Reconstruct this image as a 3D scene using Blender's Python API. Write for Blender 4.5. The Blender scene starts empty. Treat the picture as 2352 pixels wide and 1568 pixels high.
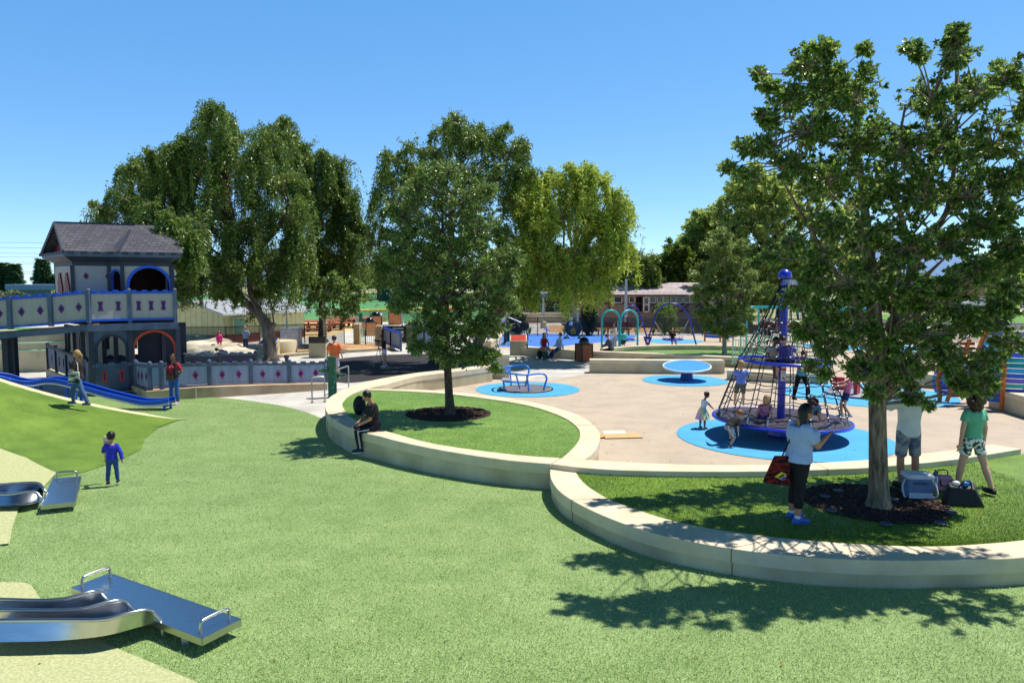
import bpy, bmesh, math, random
import numpy as np
from mathutils import Vector, Matrix
random.seed(7)
PI = math.pi
sc = bpy.context.scene
COL = sc.collection
H = 4.0; F = 1690.0; TH = math.atan(136 / F)
CT, ST = math.cos(TH), math.sin(TH)

def ray(u, v):
    a = (u - 1176) / F; b = -(v - 784) / F
    return a, CT + b * ST, -ST + b * CT
def P(u, v, z=0.0):
    dx, dy, dz = ray(u, v); t = (z - H) / dz
    return Vector((dx * t, dy * t, z))
def W(u, v, y):
    dx, dy, dz = ray(u, v); t = y / dy
    return Vector((dx * t, y, H + dz * t))
def D(u, v, z=0.0): return P(u, v, z).y
def PPM(u, v, y):                                    # size in metres of one photo unit at depth y
    dx, dy, dz = ray(u, v); return (y / dy) / F

# ---------------------------------------------------------------- camera, sky, sun
cam = bpy.data.cameras.new('camera'); co = bpy.data.objects.new('camera', cam); COL.objects.link(co)
co.location = (0, 0, H); co.rotation_euler = (PI / 2 - TH, 0, 0)
cam.sensor_width = 36; cam.lens = 36 * F / 2352; cam.clip_end = 5000; sc.camera = co
SUN = Vector((0.41, 0.21, 1.0)).normalized()
EL = math.asin(SUN.z); AZ = math.atan2(SUN.x, SUN.y)
wd = bpy.data.worlds.new('World'); sc.world = wd; wd.use_nodes = True
nt = wd.node_tree; bg = nt.nodes['Background']
sky = nt.nodes.new('ShaderNodeTexSky'); sky.sky_type = 'NISHITA'; sky.sun_disc = False
sky.sun_elevation = EL; sky.sun_rotation = AZ; sky.altitude = 0; sky.air_density = 0.6; sky.dust_density = 0.0; sky.ozone_density = 3.0
sm1 = nt.nodes.new('ShaderNodeMix'); sm1.data_type = 'RGBA'; sm1.blend_type = 'MULTIPLY'; sm1.inputs[0].default_value = 1; sm1.inputs[7].default_value = (1, .97, .8, 1)
sm2 = nt.nodes.new('ShaderNodeMix'); sm2.data_type = 'RGBA'; sm2.blend_type = 'ADD'; sm2.inputs[0].default_value = 1; sm2.inputs[7].default_value = (0.05, 1.3, 3.6, 1)
nt.links.new(sky.outputs[0], sm1.inputs[6]); nt.links.new(sm1.outputs[2], sm2.inputs[6]); tcw = nt.nodes.new('ShaderNodeTexCoord'); spw = nt.nodes.new('ShaderNodeSeparateXYZ'); nt.links.new(tcw.outputs['Generated'], spw.inputs[0])
rpw = nt.nodes.new('ShaderNodeValToRGB'); rpw.color_ramp.elements[0].position = .38; rpw.color_ramp.elements[0].color = (1, 1, 1, 1); rpw.color_ramp.elements[1].position = .72; rpw.color_ramp.elements[1].color = (.20, .19, .18, 1)
nt.links.new(spw.outputs[2], rpw.inputs[0]); sm3 = nt.nodes.new('ShaderNodeMix'); sm3.data_type = 'RGBA'; sm3.blend_type = 'MULTIPLY'; sm3.inputs[0].default_value = 1
nt.links.new(sm2.outputs[2], sm3.inputs[6]); nt.links.new(rpw.outputs[0], sm3.inputs[7]); nt.links.new(sm3.outputs[2], bg.inputs[0]); bg.inputs[1].default_value = 0.106
sl = bpy.data.lights.new('sun', 'SUN'); sl.energy = 5.0; sl.angle = math.radians(0.53); sl.color = (1, 0.955, 0.89)
so = bpy.data.objects.new('sun', sl); COL.objects.link(so); so.rotation_euler = SUN.to_track_quat('Z', 'Y').to_euler()
so.location = (10, 5, 30)
sc.view_settings.view_transform = 'Standard'; sc.view_settings.look = 'None'
sc.view_settings.exposure = 0.36; sc.view_settings.gamma = 1
sc.render.engine = 'CYCLES'
sc.cycles.max_bounces = 6; sc.cycles.diffuse_bounces = 3; sc.cycles.glossy_bounces = 3; sc.cycles.transparent_max_bounces = 6

# ---------------------------------------------------------------- materials
MATS = {}
def L(c):                                            # sRGB 0-255 -> linear
    return tuple(((x / 255) / 12.92 if x / 255 <= 0.04045 else ((x / 255 + 0.055) / 1.055) ** 2.4) for x in c[:3]) + (1,)
def M(name, col, rough=0.7, metal=0.0, var=0.12, scale=3.0, bump=0.0, bscale=60.0, spec=0.4, sheen=0.0, col2=None, coat=0.0, stretch=None, detail=4, fac=(0.35, 0.65), dirt=0.0, dscale=0.45):
    """procedural: two-tone noise colour + noise bump. col is an sRGB triple of the base colour"""
    if name in MATS: return MATS[name]
    m = bpy.data.materials.new(name); m.use_nodes = True; n = m.node_tree.nodes; l = m.node_tree.links
    b = n['Principled BSDF']; b.inputs['Roughness'].default_value = rough; b.inputs['Metallic'].default_value = metal
    b.inputs['Specular IOR Level'].default_value = spec; b.inputs['Sheen Weight'].default_value = sheen
    b.inputs['Coat Weight'].default_value = coat
    c = L(col); c2 = L(col2) if col2 else tuple(max(0, x * (1 - 2.2 * var)) for x in c[:3]) + (1,)
    tc = n.new('ShaderNodeTexCoord'); src = tc.outputs['Object']
    if stretch:
        mp = n.new('ShaderNodeMapping'); mp.inputs['Scale'].default_value = stretch; l.new(src, mp.inputs[0]); src = mp.outputs[0]
    nz = n.new('ShaderNodeTexNoise'); nz.inputs['Scale'].default_value = scale; nz.inputs['Detail'].default_value = detail; l.new(src, nz.inputs['Vector'])
    rp = n.new('ShaderNodeValToRGB'); rp.color_ramp.elements[0].position = fac[0]; rp.color_ramp.elements[1].position = fac[1]
    rp.color_ramp.elements[0].color = c2; rp.color_ramp.elements[1].color = c
    l.new(nz.outputs['Fac'], rp.inputs[0]); l.new(rp.outputs[0], b.inputs['Base Color'])
    if dirt:
        n3 = n.new('ShaderNodeTexNoise'); n3.inputs['Scale'].default_value = dscale; n3.inputs['Detail'].default_value = 9; n3.inputs['Roughness'].default_value = 0.65; l.new(tc.outputs['Object'], n3.inputs['Vector'])
        r3 = n.new('ShaderNodeValToRGB'); r3.color_ramp.elements[0].position = .38; r3.color_ramp.elements[1].position = .58; r3.color_ramp.elements[0].color = (1 - dirt, 1 - dirt, 1 - dirt, 1); r3.color_ramp.elements[1].color = (1, 1, 1, 1); l.new(n3.outputs['Fac'], r3.inputs[0])
        m3 = n.new('ShaderNodeMix'); m3.data_type = 'RGBA'; m3.blend_type = 'MULTIPLY'; m3.inputs[0].default_value = 1; l.new(rp.outputs[0], m3.inputs[6]); l.new(r3.outputs[0], m3.inputs[7]); l.new(m3.outputs[2], b.inputs['Base Color'])
    if bump:
        n2 = n.new('ShaderNodeTexNoise'); n2.inputs['Scale'].default_value = bscale; n2.inputs['Detail'].default_value = 3; l.new(src, n2.inputs['Vector'])
        bp = n.new('ShaderNodeBump'); bp.inputs['Strength'].default_value = bump; bp.inputs['Distance'].default_value = 0.02
        l.new(n2.outputs['Fac'], bp.inputs['Height']); l.new(bp.outputs[0], b.inputs['Normal'])
    MATS[name] = m; return m

def turf_mat(name, dark, mid, light, sheen, patch=1.0):
    m = bpy.data.materials.new(name); m.use_nodes = True; n = m.node_tree.nodes; l = m.node_tree.links
    b = n['Principled BSDF']; b.inputs['Roughness'].default_value = 0.55; b.inputs['Specular IOR Level'].default_value = 0.35
    b.inputs['Sheen Weight'].default_value = sheen; b.inputs['Sheen Roughness'].default_value = 0.35; b.inputs['Sheen Tint'].default_value = (0.85, 1, 0.75, 1)
    g = n.new('ShaderNodeNewGeometry')
    def noise(s, d=4, st=None):
        src = g.outputs['Position']
        if st:
            mp = n.new('ShaderNodeMapping'); mp.inputs['Scale'].default_value = st; mp.inputs['Rotation'].default_value = (0, 0, 0.5); l.new(src, mp.inputs[0]); src = mp.outputs[0]
        x = n.new('ShaderNodeTexNoise'); x.inputs['Scale'].default_value = s; x.inputs['Detail'].default_value = d; x.inputs['Roughness'].default_value = 0.6
        l.new(src, x.inputs['Vector']); return x.outputs['Fac']
    f1 = noise(75, 4, (1, 0.7, 1)); f2 = noise(1.7, 7, (0.8, 1.1, 1)); f3 = noise(0.35, 3)
    rp = n.new('ShaderNodeValToRGB'); e = rp.color_ramp.elements
    e[0].position = 0.36; e[0].color = L(dark); e[1].position = 0.66; e[1].color = L(light); k = e.new(0.5); k.color = L(mid)
    a1 = n.new('ShaderNodeMath'); a1.operation = 'MULTIPLY_ADD'; a1.inputs[1].default_value = 0.30 * patch; l.new(f2, a1.inputs[0])
    a2 = n.new('ShaderNodeMath'); a2.operation = 'MULTIPLY_ADD'; a2.inputs[1].default_value = 0.22 * patch; l.new(f3, a2.inputs[0])
    a3 = n.new('ShaderNodeMath'); a3.operation = 'SUBTRACT'; a3.inputs[1].default_value = 0.26 * patch
    l.new(f1, a1.inputs[2]); l.new(a1.outputs[0], a2.inputs[2]); l.new(a2.outputs[0], a3.inputs[0]); l.new(a3.outputs[0], rp.inputs[0])
    l.new(rp.outputs[0], b.inputs['Base Color'])
    bp = n.new('ShaderNodeBump'); bp.inputs['Strength'].default_value = 0.5; bp.inputs['Distance'].default_value = 0.02
    l.new(noise(95, 3), bp.inputs['Height']); l.new(bp.outputs[0], b.inputs['Normal'])
    MATS[name] = m; return m

def leaf_mat(name, c1, c2, c3, rough=0.38, trans=0.35):
    m = bpy.data.materials.new(name); m.use_nodes = True; n = m.node_tree.nodes; l = m.node_tree.links
    b = n['Principled BSDF']; b.inputs['Roughness'].default_value = rough; b.inputs['Specular IOR Level'].default_value = 0.55
    g = n.new('ShaderNodeNewGeometry'); rp = n.new('ShaderNodeValToRGB'); e = rp.color_ramp.elements
    e[0].position = 0.0; e[0].color = L(c1); e[1].position = 1.0; e[1].color = L(c3); k = e.new(0.5); k.color = L(c2)
    l.new(g.outputs['Random Per Island'], rp.inputs[0]); l.new(rp.outputs[0], b.inputs['Base Color'])
    t = n.new('ShaderNodeBsdfTranslucent'); hs = n.new('ShaderNodeHueSaturation'); hs.inputs['Value'].default_value = 1.5; hs.inputs['Hue'].default_value = 0.485
    l.new(rp.outputs[0], hs.inputs['Color']); l.new(hs.outputs[0], t.inputs[0])
    mx = n.new('ShaderNodeMixShader'); mx.inputs[0].default_value = trans
    l.new(b.outputs[0], mx.inputs[1]); l.new(t.outputs[0], mx.inputs[2]); l.new(mx.outputs[0], n['Material Output'].inputs[0])
    MATS[name] = m; return m

def brick_mat(name, c1, c2, mort, w, h, ms=0.01, rough=0.8, bump=0.6, vertical=True, off=0.5):
    """rows of tiles / bricks / boards, laid in the object's X (or Y) and Z"""
    m = bpy.data.materials.new(name); m.use_nodes = True; n = m.node_tree.nodes; l = m.node_tree.links
    b = n['Principled BSDF']; b.inputs['Roughness'].default_value = rough
    uv = n.new('ShaderNodeUVMap'); uv.uv_map = 'UVMap'
    br = n.new('ShaderNodeTexBrick'); l.new(uv.outputs[0], br.inputs['Vector'])
    br.inputs['Color1'].default_value = L(c1); br.inputs['Color2'].default_value = L(c2); br.inputs['Mortar'].default_value = L(mort)
    br.inputs['Scale'].default_value = 1; br.inputs['Mortar Size'].default_value = ms; br.inputs['Brick Width'].default_value = w; br.inputs['Row Height'].default_value = h
    br.offset = off
    nz = n.new('ShaderNodeTexNoise'); nz.inputs['Scale'].default_value = 2.5; nz.inputs['Detail'].default_value = 5; l.new(uv.outputs[0], nz.inputs['Vector'])
    mx = n.new('ShaderNodeMix'); mx.data_type = 'RGBA'; mx.blend_type = 'MULTIPLY'; mx.inputs[0].default_value = 0.35
    l.new(br.outputs['Color'], mx.inputs[6]); l.new(nz.outputs['Fac'], mx.inputs[7]); l.new(mx.outputs[2], b.inputs['Base Color'])
    bp = n.new('ShaderNodeBump'); bp.inputs['Strength'].default_value = bump; bp.inputs['Distance'].default_value = 0.02; bp.invert = True
    l.new(br.outputs['Fac'], bp.inputs['Height']); l.new(bp.outputs[0], b.inputs['Normal'])
    MATS[name] = m; return m

# ---------------------------------------------------------------- objects
def tag(o, label=None, cat=None, group=None, kind=None):
    if label: o['label'] = label
    if cat: o['category'] = cat
    if group: o['group'] = group
    if kind: o['kind'] = kind
    return o
def thing(name, label, cat, loc=(0, 0, 0), rz=0.0, group=None):
    o = bpy.data.objects.new(name, None); COL.objects.link(o); o.location = loc; o.rotation_euler = (0, 0, rz)
    o.empty_display_size = 0.1
    return tag(o, label, cat, group)
def link(name, me, mat, parent=None, smooth=False):
    o = bpy.data.objects.new(name, me); COL.objects.link(o)
    if mat is not None: me.materials.append(mat)
    if parent is not None: o.parent = parent
    if smooth and len(me.polygons): me.polygons.foreach_set('use_smooth', np.ones(len(me.polygons), dtype=bool))
    return o
def copytree(o, parent=None):
    c = o.copy(); COL.objects.link(c)
    if parent is not None: c.parent = parent
    for ch in list(o.children): copytree(ch, c)
    return c

class MB:
    def __init__(s): s.v = []; s.f = []
    def add(s, vs, fs):
        k = len(s.v); s.v += [tuple(x) for x in vs]; s.f += [tuple(i + k for i in f) for f in fs]; return s
    def box(s, c, size, rz=0, rx=0, ry=0, taper=1.0):
        hx, hy, hz = size[0] / 2, size[1] / 2, size[2] / 2
        R = Matrix.Rotation(rz, 3, 'Z') @ Matrix.Rotation(ry, 3, 'Y') @ Matrix.Rotation(rx, 3, 'X')
        vs = []
        for z in (-1, 1):
            t = taper if z > 0 else 1
            for x, y in ((-1, -1), (1, -1), (1, 1), (-1, 1)): vs.append(Vector(c) + R @ Vector((x * hx * t, y * hy * t, z * hz)))
        return s.add(vs, [(3, 2, 1, 0), (4, 5, 6, 7), (0, 1, 5, 4), (1, 2, 6, 5), (2, 3, 7, 6), (3, 0, 4, 7)])
    def beam(s, a, b, w, h):                              # rectangular bar from a to b
        a = Vector(a); b = Vector(b); d = (b - a); ln = d.length; d.normalize()
        up = Vector((0, 0, 1)) if abs(d.z) < 0.95 else Vector((0, 1, 0))
        sx = d.cross(up).normalized() * w / 2; sz = sx.cross(d).normalized() * h / 2
        vs = [a - sx - sz, a + sx - sz, a + sx + sz, a - sx + sz, b - sx - sz, b + sx - sz, b + sx + sz, b - sx + sz]
        return s.add(vs, [(0, 1, 2, 3), (7, 6, 5, 4), (0, 4, 5, 1), (1, 5, 6, 2), (2, 6, 7, 3), (3, 7, 4, 0)])
    def tube(s, pts, r, n=8, closed=False, sx=1.0, cap=True):
        pts = [Vector(p) for p in pts]; m = len(pts)
        rs = r if isinstance(r, (list, tuple)) else [r] * m
        vs = []; prev = None
        for i, p in enumerate(pts):
            if closed: t = pts[(i + 1) % m] - pts[i - 1]
            else: t = pts[min(i + 1, m - 1)] - pts[max(i - 1, 0)]
            t = t.normalized() if t.length > 1e-9 else Vector((0, 0, 1))
            if prev is None:
                a = Vector((0, 0, 1)) if abs(t.z) < 0.9 else Vector((1, 0, 0)); prev = (a - t * a.dot(t)).normalized()
            else:
                prev = prev - t * prev.dot(t)
                prev = prev.normalized() if prev.length > 1e-6 else t.orthogonal().normalized()
            q = t.cross(prev)
            for j in range(n):
                an = 2 * PI * j / n; vs.append(p + (prev * math.cos(an) + q * math.sin(an) * sx) * rs[i])
        fs = []
        for i in range(m if closed else m - 1):
            for j in range(n):
                a = i * n + j; b = i * n + (j + 1) % n; c = ((i + 1) % m) * n + (j + 1) % n; d = ((i + 1) % m) * n + j
                fs.append((a, b, c, d))
        if cap and not closed: fs.append(tuple(reversed(range(n)))); fs.append(tuple(range((m - 1) * n, m * n)))
        return s.add(vs, fs)
    def lathe(s, c, prof, n=20, ax=None):                 # prof: (radius, height)
        vs = []; fs = []; m = len(prof)
        R = ax if ax is not None else Matrix.Identity(3)
        for r, z in prof:
            for j in range(n): an = 2 * PI * j / n; vs.append(Vector(c) + R @ Vector((r * math.cos(an), r * math.sin(an), z)))
        for i in range(m - 1):
            for j in range(n): fs.append((i * n + j, i * n + (j + 1) % n, (i + 1) * n + (j + 1) % n, (i + 1) * n + j))
        fs.append(tuple(reversed(range(n)))); fs.append(tuple(range((m - 1) * n, m * n)))
        return s.add(vs, fs)
    def prism(s, poly, d):                                # planar 3D polygon pushed along vector d
        k = len(poly); d = Vector(d); vs = [Vector(p) for p in poly] + [Vector(p) + d for p in poly]
        fs = [tuple(reversed(range(k))), tuple(range(k, 2 * k))] + [(i, (i + 1) % k, (i + 1) % k + k, i + k) for i in range(k)]
        return s.add(vs, fs)
    def ell(s, c, r, n=12, m=8, R=None):
        R = R or Matrix.Identity(3); vs = []; fs = []
        for i in range(1, m):
            ph = PI * i / m
            for j in range(n):
                an = 2 * PI * j / n; vs.append(Vector(c) + R @ Vector((r[0] * math.sin(ph) * math.cos(an), r[1] * math.sin(ph) * math.sin(an), r[2] * math.cos(ph))))
        t = len(vs); vs.append(Vector(c) + R @ Vector((0, 0, r[2]))); vs.append(Vector(c) - R @ Vector((0, 0, r[2])))
        for i in range(m - 2):
            for j in range(n): fs.append((i * n + j, (i + 1) * n + j, (i + 1) * n + (j + 1) % n, i * n + (j + 1) % n))
        for j in range(n): fs.append((t, j, (j + 1) % n)); fs.append((t + 1, (m - 2) * n + (j + 1) % n, (m - 2) * n + j))
        return s.add(vs, fs)
    def mesh(s, name='m'):
        me = bpy.data.meshes.new(name); me.from_pydata(s.v, [], s.f)
        bm = bmesh.new(); bm.from_mesh(me); bmesh.ops.recalc_face_normals(bm, faces=bm.faces); bm.to_mesh(me); bm.free(); return me
    def build(s, name, mat, parent=None, smooth=False, bevel=0, uv=None):
        me = s.mesh(name)
        if uv is not None:                                # planar uv by dominant direction; uv = horizontal unit vector
            lay = me.uv_layers.new(name='UVMap'); e = Vector(uv)
            for p in me.polygons:
                for li in p.loop_indices:
                    co_ = me.vertices[me.loops[li].vertex_index].co; lay.data[li].uv = (co_.dot(e), co_.z)
        o = link(name, me, mat, parent, smooth)
        if bevel:
            b = o.modifiers.new('bevel', 'BEVEL'); b.width = bevel; b.segments = 2; b.limit_method = 'ANGLE'; b.angle_limit = math.radians(40)
        if smooth:
            e = o.modifiers.new('es', 'EDGE_SPLIT'); e.split_angle = math.radians(50)
        return o

def crv(pts, k=6, closed=False):                          # Catmull-Rom through points (tuples of any size)
    pts = [tuple(p) for p in pts]; n = len(pts); out = []
    for i in range(n if closed else n - 1):
        if closed: p0, p1, p2, p3 = pts[i - 1], pts[i], pts[(i + 1) % n], pts[(i + 2) % n]
        else: p0, p1, p2, p3 = pts[max(i - 1, 0)], pts[i], pts[i + 1], pts[min(i + 2, n - 1)]
        for j in range(k):
            t = j / k
            out.append(tuple(0.5 * ((2 * b) + (-a + c) * t + (2 * a - 5 * b + 4 * c - d) * t * t + (-a + 3 * b - 3 * c + d) * t ** 3) for a, b, c, d in zip(p0, p1, p2, p3)))
    if not closed: out.append(pts[-1])
    return out
def resample(pts, n):
    pts = [Vector(p) for p in pts]; ds = [0]
    for a, b in zip(pts, pts[1:]): ds.append(ds[-1] + (b - a).length)
    out = []; j = 0
    for i in range(n):
        t = ds[-1] * i / (n - 1)
        while j < len(ds) - 2 and ds[j + 1] < t: j += 1
        s_ = (t - ds[j]) / max(1e-9, ds[j + 1] - ds[j]); out.append(pts[j].lerp(pts[j + 1], s_))
    return out
def sheet(name, pts, z, mat, kind='structure'):           # flat ngon sheet from world xy points
    me = bpy.data.meshes.new(name); vs = [(p[0], p[1], z) for p in pts]; me.from_pydata(vs, [], [tuple(range(len(vs)))])
    bm = bmesh.new(); bm.from_mesh(me); bmesh.ops.triangulate(bm, faces=bm.faces); bmesh.ops.recalc_face_normals(bm, faces=bm.faces)
    for f in bm.faces:
        if f.normal.z < 0: f.normal_flip()
    bm.to_mesh(me); bm.free()
    o = link(name, me, mat); o['kind'] = kind; return o
def px(pts, z=0.0, k=5, smooth=True):                     # photo points -> world points on a level
    w = [tuple(P(u, v, z)) for u, v in pts]
    return crv(w, k) if smooth else w
# ================================================================= SETTING
turf_low = turf_mat('turf_pale_sheen', (88, 116, 50), (126, 152, 84), (168, 188, 126), 0.2, 0.7)  # pale tones hold the sun sheen of the pile as base colour
turf_hi = turf_mat('turf_deep_nosheen', (54, 84, 8), (94, 128, 18), (134, 160, 44), 0.06)  # greener copy: pile seen with less sheen, set as base colour
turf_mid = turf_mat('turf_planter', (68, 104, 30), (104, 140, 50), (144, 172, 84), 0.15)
turf_slope = turf_mat('turf_mound', (60, 88, 14), (96, 128, 26), (134, 160, 60), 0.1)  # deeper green of the pile at this viewing angle, put into the colour
conc = M('concrete_paving', (196, 192, 184), 0.9, var=0.06, scale=0.8, bump=0.15, bscale=90, detail=8, dirt=.16, dscale=.8)
beige = M('beige_rubber', (190, 175, 157), 0.9, var=0.05, scale=60, bump=0.3, bscale=120, detail=6, col2=(174, 158, 138), dirt=.14, dscale=.9)
wallc = M('cast_concrete', (218, 203, 176), 0.85, var=0.10, scale=1.6, bump=0.12, bscale=40, detail=9, col2=(204, 190, 160), dirt=.08, dscale=2.5)
wallb = M('cast_concrete_body', (206, 194, 162), 0.88, var=0.14, scale=1.3, bump=0.15, bscale=30, detail=9, col2=(182, 168, 134), stretch=(1, 1, 0.35), dirt=.14, dscale=1.6)
bark = M('bark_mulch', (84, 62, 50), 0.95, scale=42, bump=1.0, bscale=70, col2=(36, 24, 22), fac=(0.4, 0.6))
chips = M('wood_chips', (214, 172, 122), 0.95, scale=26, bump=0.8, bscale=50, col2=(150, 104, 66), fac=(0.4, 0.62))
aqua = M('aqua_rubber', (78, 168, 214), 0.85, scale=70, bump=0.2, bscale=110, detail=5, col2=(66, 152, 200), dirt=.12, dscale=1.2)
bluer = M('blue_rubber', (62, 116, 204), 0.85, var=0.05, scale=2, bump=0.2, bscale=110)
padm = M('sage_rubber', (190, 192, 142), 0.95, scale=34, bump=0.4, bscale=120, col2=(158, 162, 116), detail=5)
blackr = M('black_rubber', (46, 43, 46), 0.95, scale=9, bump=0.3, bscale=80, col2=(44, 41, 43))  # black rubber, base darkened to stand in for dappled tree shade
tan = M('tan_gravel', (226, 196, 140), 0.95, var=0.06, scale=3, bump=0.1)
fieldm = M('sports_turf', (82, 138, 84), 0.9, scale=0.15, col2=(68, 126, 72), stretch=(1, 3, 1))
grassm = M('park_grass', (104, 146, 62), 0.95, scale=0.6, col2=(80, 124, 48), bump=0.3, bscale=30)
asph = M('asphalt', (120, 120, 124), 0.9, var=0.06, scale=2)

tag(sheet('ground', [(-900, -30), (900, -30), (900, 1500), (-900, 1500)], -0.03, M('far_ground', (150, 152, 112), 0.95, scale=0.05, col2=(122, 130, 90))), kind='structure')
sheet('concrete_path', [(-45, 3), (45, 3), (45, 75), (-45, 75)], -0.02, conc)
# playground surface (beige) : everything right of the left seat wall
sheet('playground_surface', [tuple(P(u, v)) for u, v in [(800, 893), (1010, 872), (1060, 868), (1250, 874), (1352, 857), (1352, 822), (1140, 800), (1190, 789), (1330, 795), (1420, 775), (1600, 772), (2700, 772), (3300, 1100), (2500, 1150), (1300, 1100), (900, 1000)]], -0.012, beige)
sheet('blue_rubber_surface', px([(1128, 795), (1150, 768), (1445, 769), (1425, 780), (1330, 790), (1240, 797), (1180, 797), (1128, 795)], k=3), -0.004, bluer)
sheet('sand_path', px([(684, 771), (690, 737), (880, 739), (830, 752), (760, 771), (700, 775)], smooth=False), -0.012, tan)
sheet('sports_field', [tuple(P(u, v)) for u, v in [(-500, 739), (1420, 739), (1300, 676), (-300, 676)]], -0.016, fieldm)
sheet('clay_infield', [tuple(P(u, v)) for u, v in [(955, 712), (1060, 712), (1040, 704), (970, 704)]], -0.008, M('clay', (196, 92, 54), 0.95))
for i, (a, b) in enumerate([((700, 706), (1130, 700)), ((720, 722), (1130, 716)), ((760, 713), (1000, 713)), ((700, 730), (900, 727))]):
    p, q = P(*a), P(*b)
    mb = MB(); mb.beam((p.x, p.y, -0.008), (q.x, q.y, -0.008), 0.35, 0.006)
    o = mb.build('field_line', M('yellow_line', (206, 190, 70), 0.8)); o['kind'] = 'structure'
sheet('park_lawn', px([(930, 752), (960, 740), (1130, 748), (1140, 766), (1010, 770), (900, 765), (930, 752)], smooth=False), -0.008, grassm)
sheet('verge_lawn', [tuple(P(u, v)) for u, v in [(1880, 735), (2500, 742), (2500, 722), (1900, 722)]], -0.008, grassm)
sheet('left_field', [tuple(P(u, v)) for u, v in [(-300, 772), (320, 772), (420, 768), (380, 752), (-300, 752)]], -0.01, M('left_turf', (70, 132, 62), 0.9, var=0.1))
sheet('road', [(34, 62), (400, 62), (400, 100), (34, 92)], -0.012, asph)
for k in range(9):
    mb = MB(); mb.box((44 + k * 6, 77, -0.008), (2.6, 0.14, 0.006)); o = mb.build('lane_marking', M('road_white', (235, 235, 230), 0.7)); o['kind'] = 'structure'
# wood-chip beds behind the fences
sheet('chip_bed', px([(600, 814), (640, 792), (700, 790), (850, 788), (905, 793), (905, 803), (700, 815), (605, 824), (600, 814)], smooth=False), -0.006, chips)
sheet('chip_bed', [tuple(P(u, v)) for u, v in [(1100, 735), (1235, 735), (1235, 742), (1100, 742)]], -0.006, chips)
sheet('chip_bed', [tuple(P(u, v)) for u, v in [(1255, 762), (1260, 747), (1440, 746), (1620, 743), (2000, 740), (2050, 761), (1700, 763)]], -0.006, chips)
sheet('shaded_rubber', px([(745, 832), (790, 822), (900, 814), (1120, 812), (1130, 830), (1060, 840), (900, 866), (770, 876), (745, 832)], k=4), -0.004, blackr)

# ---- the lower lawn and the mound
def lawn_z(x, y):
    return 0.13 * min(1, max(0, (17.5 - y) / 5.0))
def mound_z(x, y):
    t = max(0.0, -9.6 - 0.5 * max(0, (16 - y)) * 0.2 - x)
    zc = 0.10 * t + 0.022 * t * t
    g = min(1, max(0, (y - 13.2) / 7.2)); g = g * g * (3 - 2 * g)
    return zc * g * (1.0 if y <= 21.4 else max(0.0, 1 - (y - 21.4) / 0.5))
def grid_mesh(name, poly, zf, mat, step=0.5, off=0.0):
    """turf sheet: polygon cut by a grid so that it can follow a height function"""
    me = bpy.data.meshes.new(name); me.from_pydata([(p[0], p[1], 0) for p in poly], [], [tuple(range(len(poly)))])
    bm = bmesh.new(); bm.from_mesh(me)
    xs = [p[0] for p in poly]; ys = [p[1] for p in poly]
    x = math.floor(min(xs)) + step
    while x < max(xs):
        bmesh.ops.bisect_plane(bm, geom=bm.verts[:] + bm.edges[:] + bm.faces[:], plane_co=(x, 0, 0), plane_no=(1, 0, 0)); x += step
    y = math.floor(min(ys)) + step
    while y < max(ys):
        bmesh.ops.bisect_plane(bm, geom=bm.verts[:] + bm.edges[:] + bm.faces[:], plane_co=(0, y, 0), plane_no=(0, 1, 0)); y += step
    for v in bm.verts: v.co.z = zf(v.co.x, v.co.y) + off
    for f in bm.faces:
        if f.normal.z < 0: f.normal_flip()
        f.smooth = True
    bm.to_mesh(me); bm.free(); o = link(name, me, mat); o['kind'] = 'structure'; return o
edge = [tuple(P(u, v)) for u, v in crv([(775, 972), (735.6, 959), (696, 943.7), (641, 930.5), (586, 921.7), (531, 915), (480, 912), (400, 912)], 4)]
lawn_poly = edge + [(-12.5, 25.6), (-24, 25.6), (-24, 4.0), (14, 4.0), (14, 9.0), (8, 9.0), (3, 10.5), (1.2, 13.9), (-2.2, 16.4), (-4.3, 19.2)]
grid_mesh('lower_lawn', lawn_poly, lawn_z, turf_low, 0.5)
# mound: crest runs along the pale kerb strip
mp = [(-9.7, 21.15), (-9.75, 20.0), (-9.4, 18.6), (-8.9, 17.4), (-8.75, 16.2), (-8.9, 15.0), (-9.4, 14.4), (-10.3, 13.9), (-13, 13.5), (-24, 13.5), (-24, 21.2)]
bl = lambda x, y: lawn_z(x, y) + 0.012 + mound_z(x, y)
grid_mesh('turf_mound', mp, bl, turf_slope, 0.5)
stp = MB(); n0 = 26; vs = []
for i in range(n0):
    x = -9.45 - 12 * i / (n0 - 1); e = max(0.02, min(1, i / 3.0)); 
    for yy, zz in ((21.15, 0.012), (21.15 + 0.26 * e, 0.012), (21.15 + 0.26 * e, -0.9)):
        vs.append((x, yy, mound_z(x, 21.15) + zz))
fs = []
for i in range(n0 - 1):
    for j in range(2): a = i * 3 + j; fs.append((a, a + 3, a + 4, a + 1))
stp.add(vs, fs); o = stp.build('mound_kerb', M('pale_kerb', (206, 200, 158), 0.9, var=0.06, bump=0.2)); o['kind'] = 'structure'
def G(u, v, f, off=0.0):
    z = 0.1
    for _ in range(12): p = P(u, v, z); z = 0.5 * z + 0.5 * (f(p.x, p.y) + off)
    return P(u, v, z)
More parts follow.
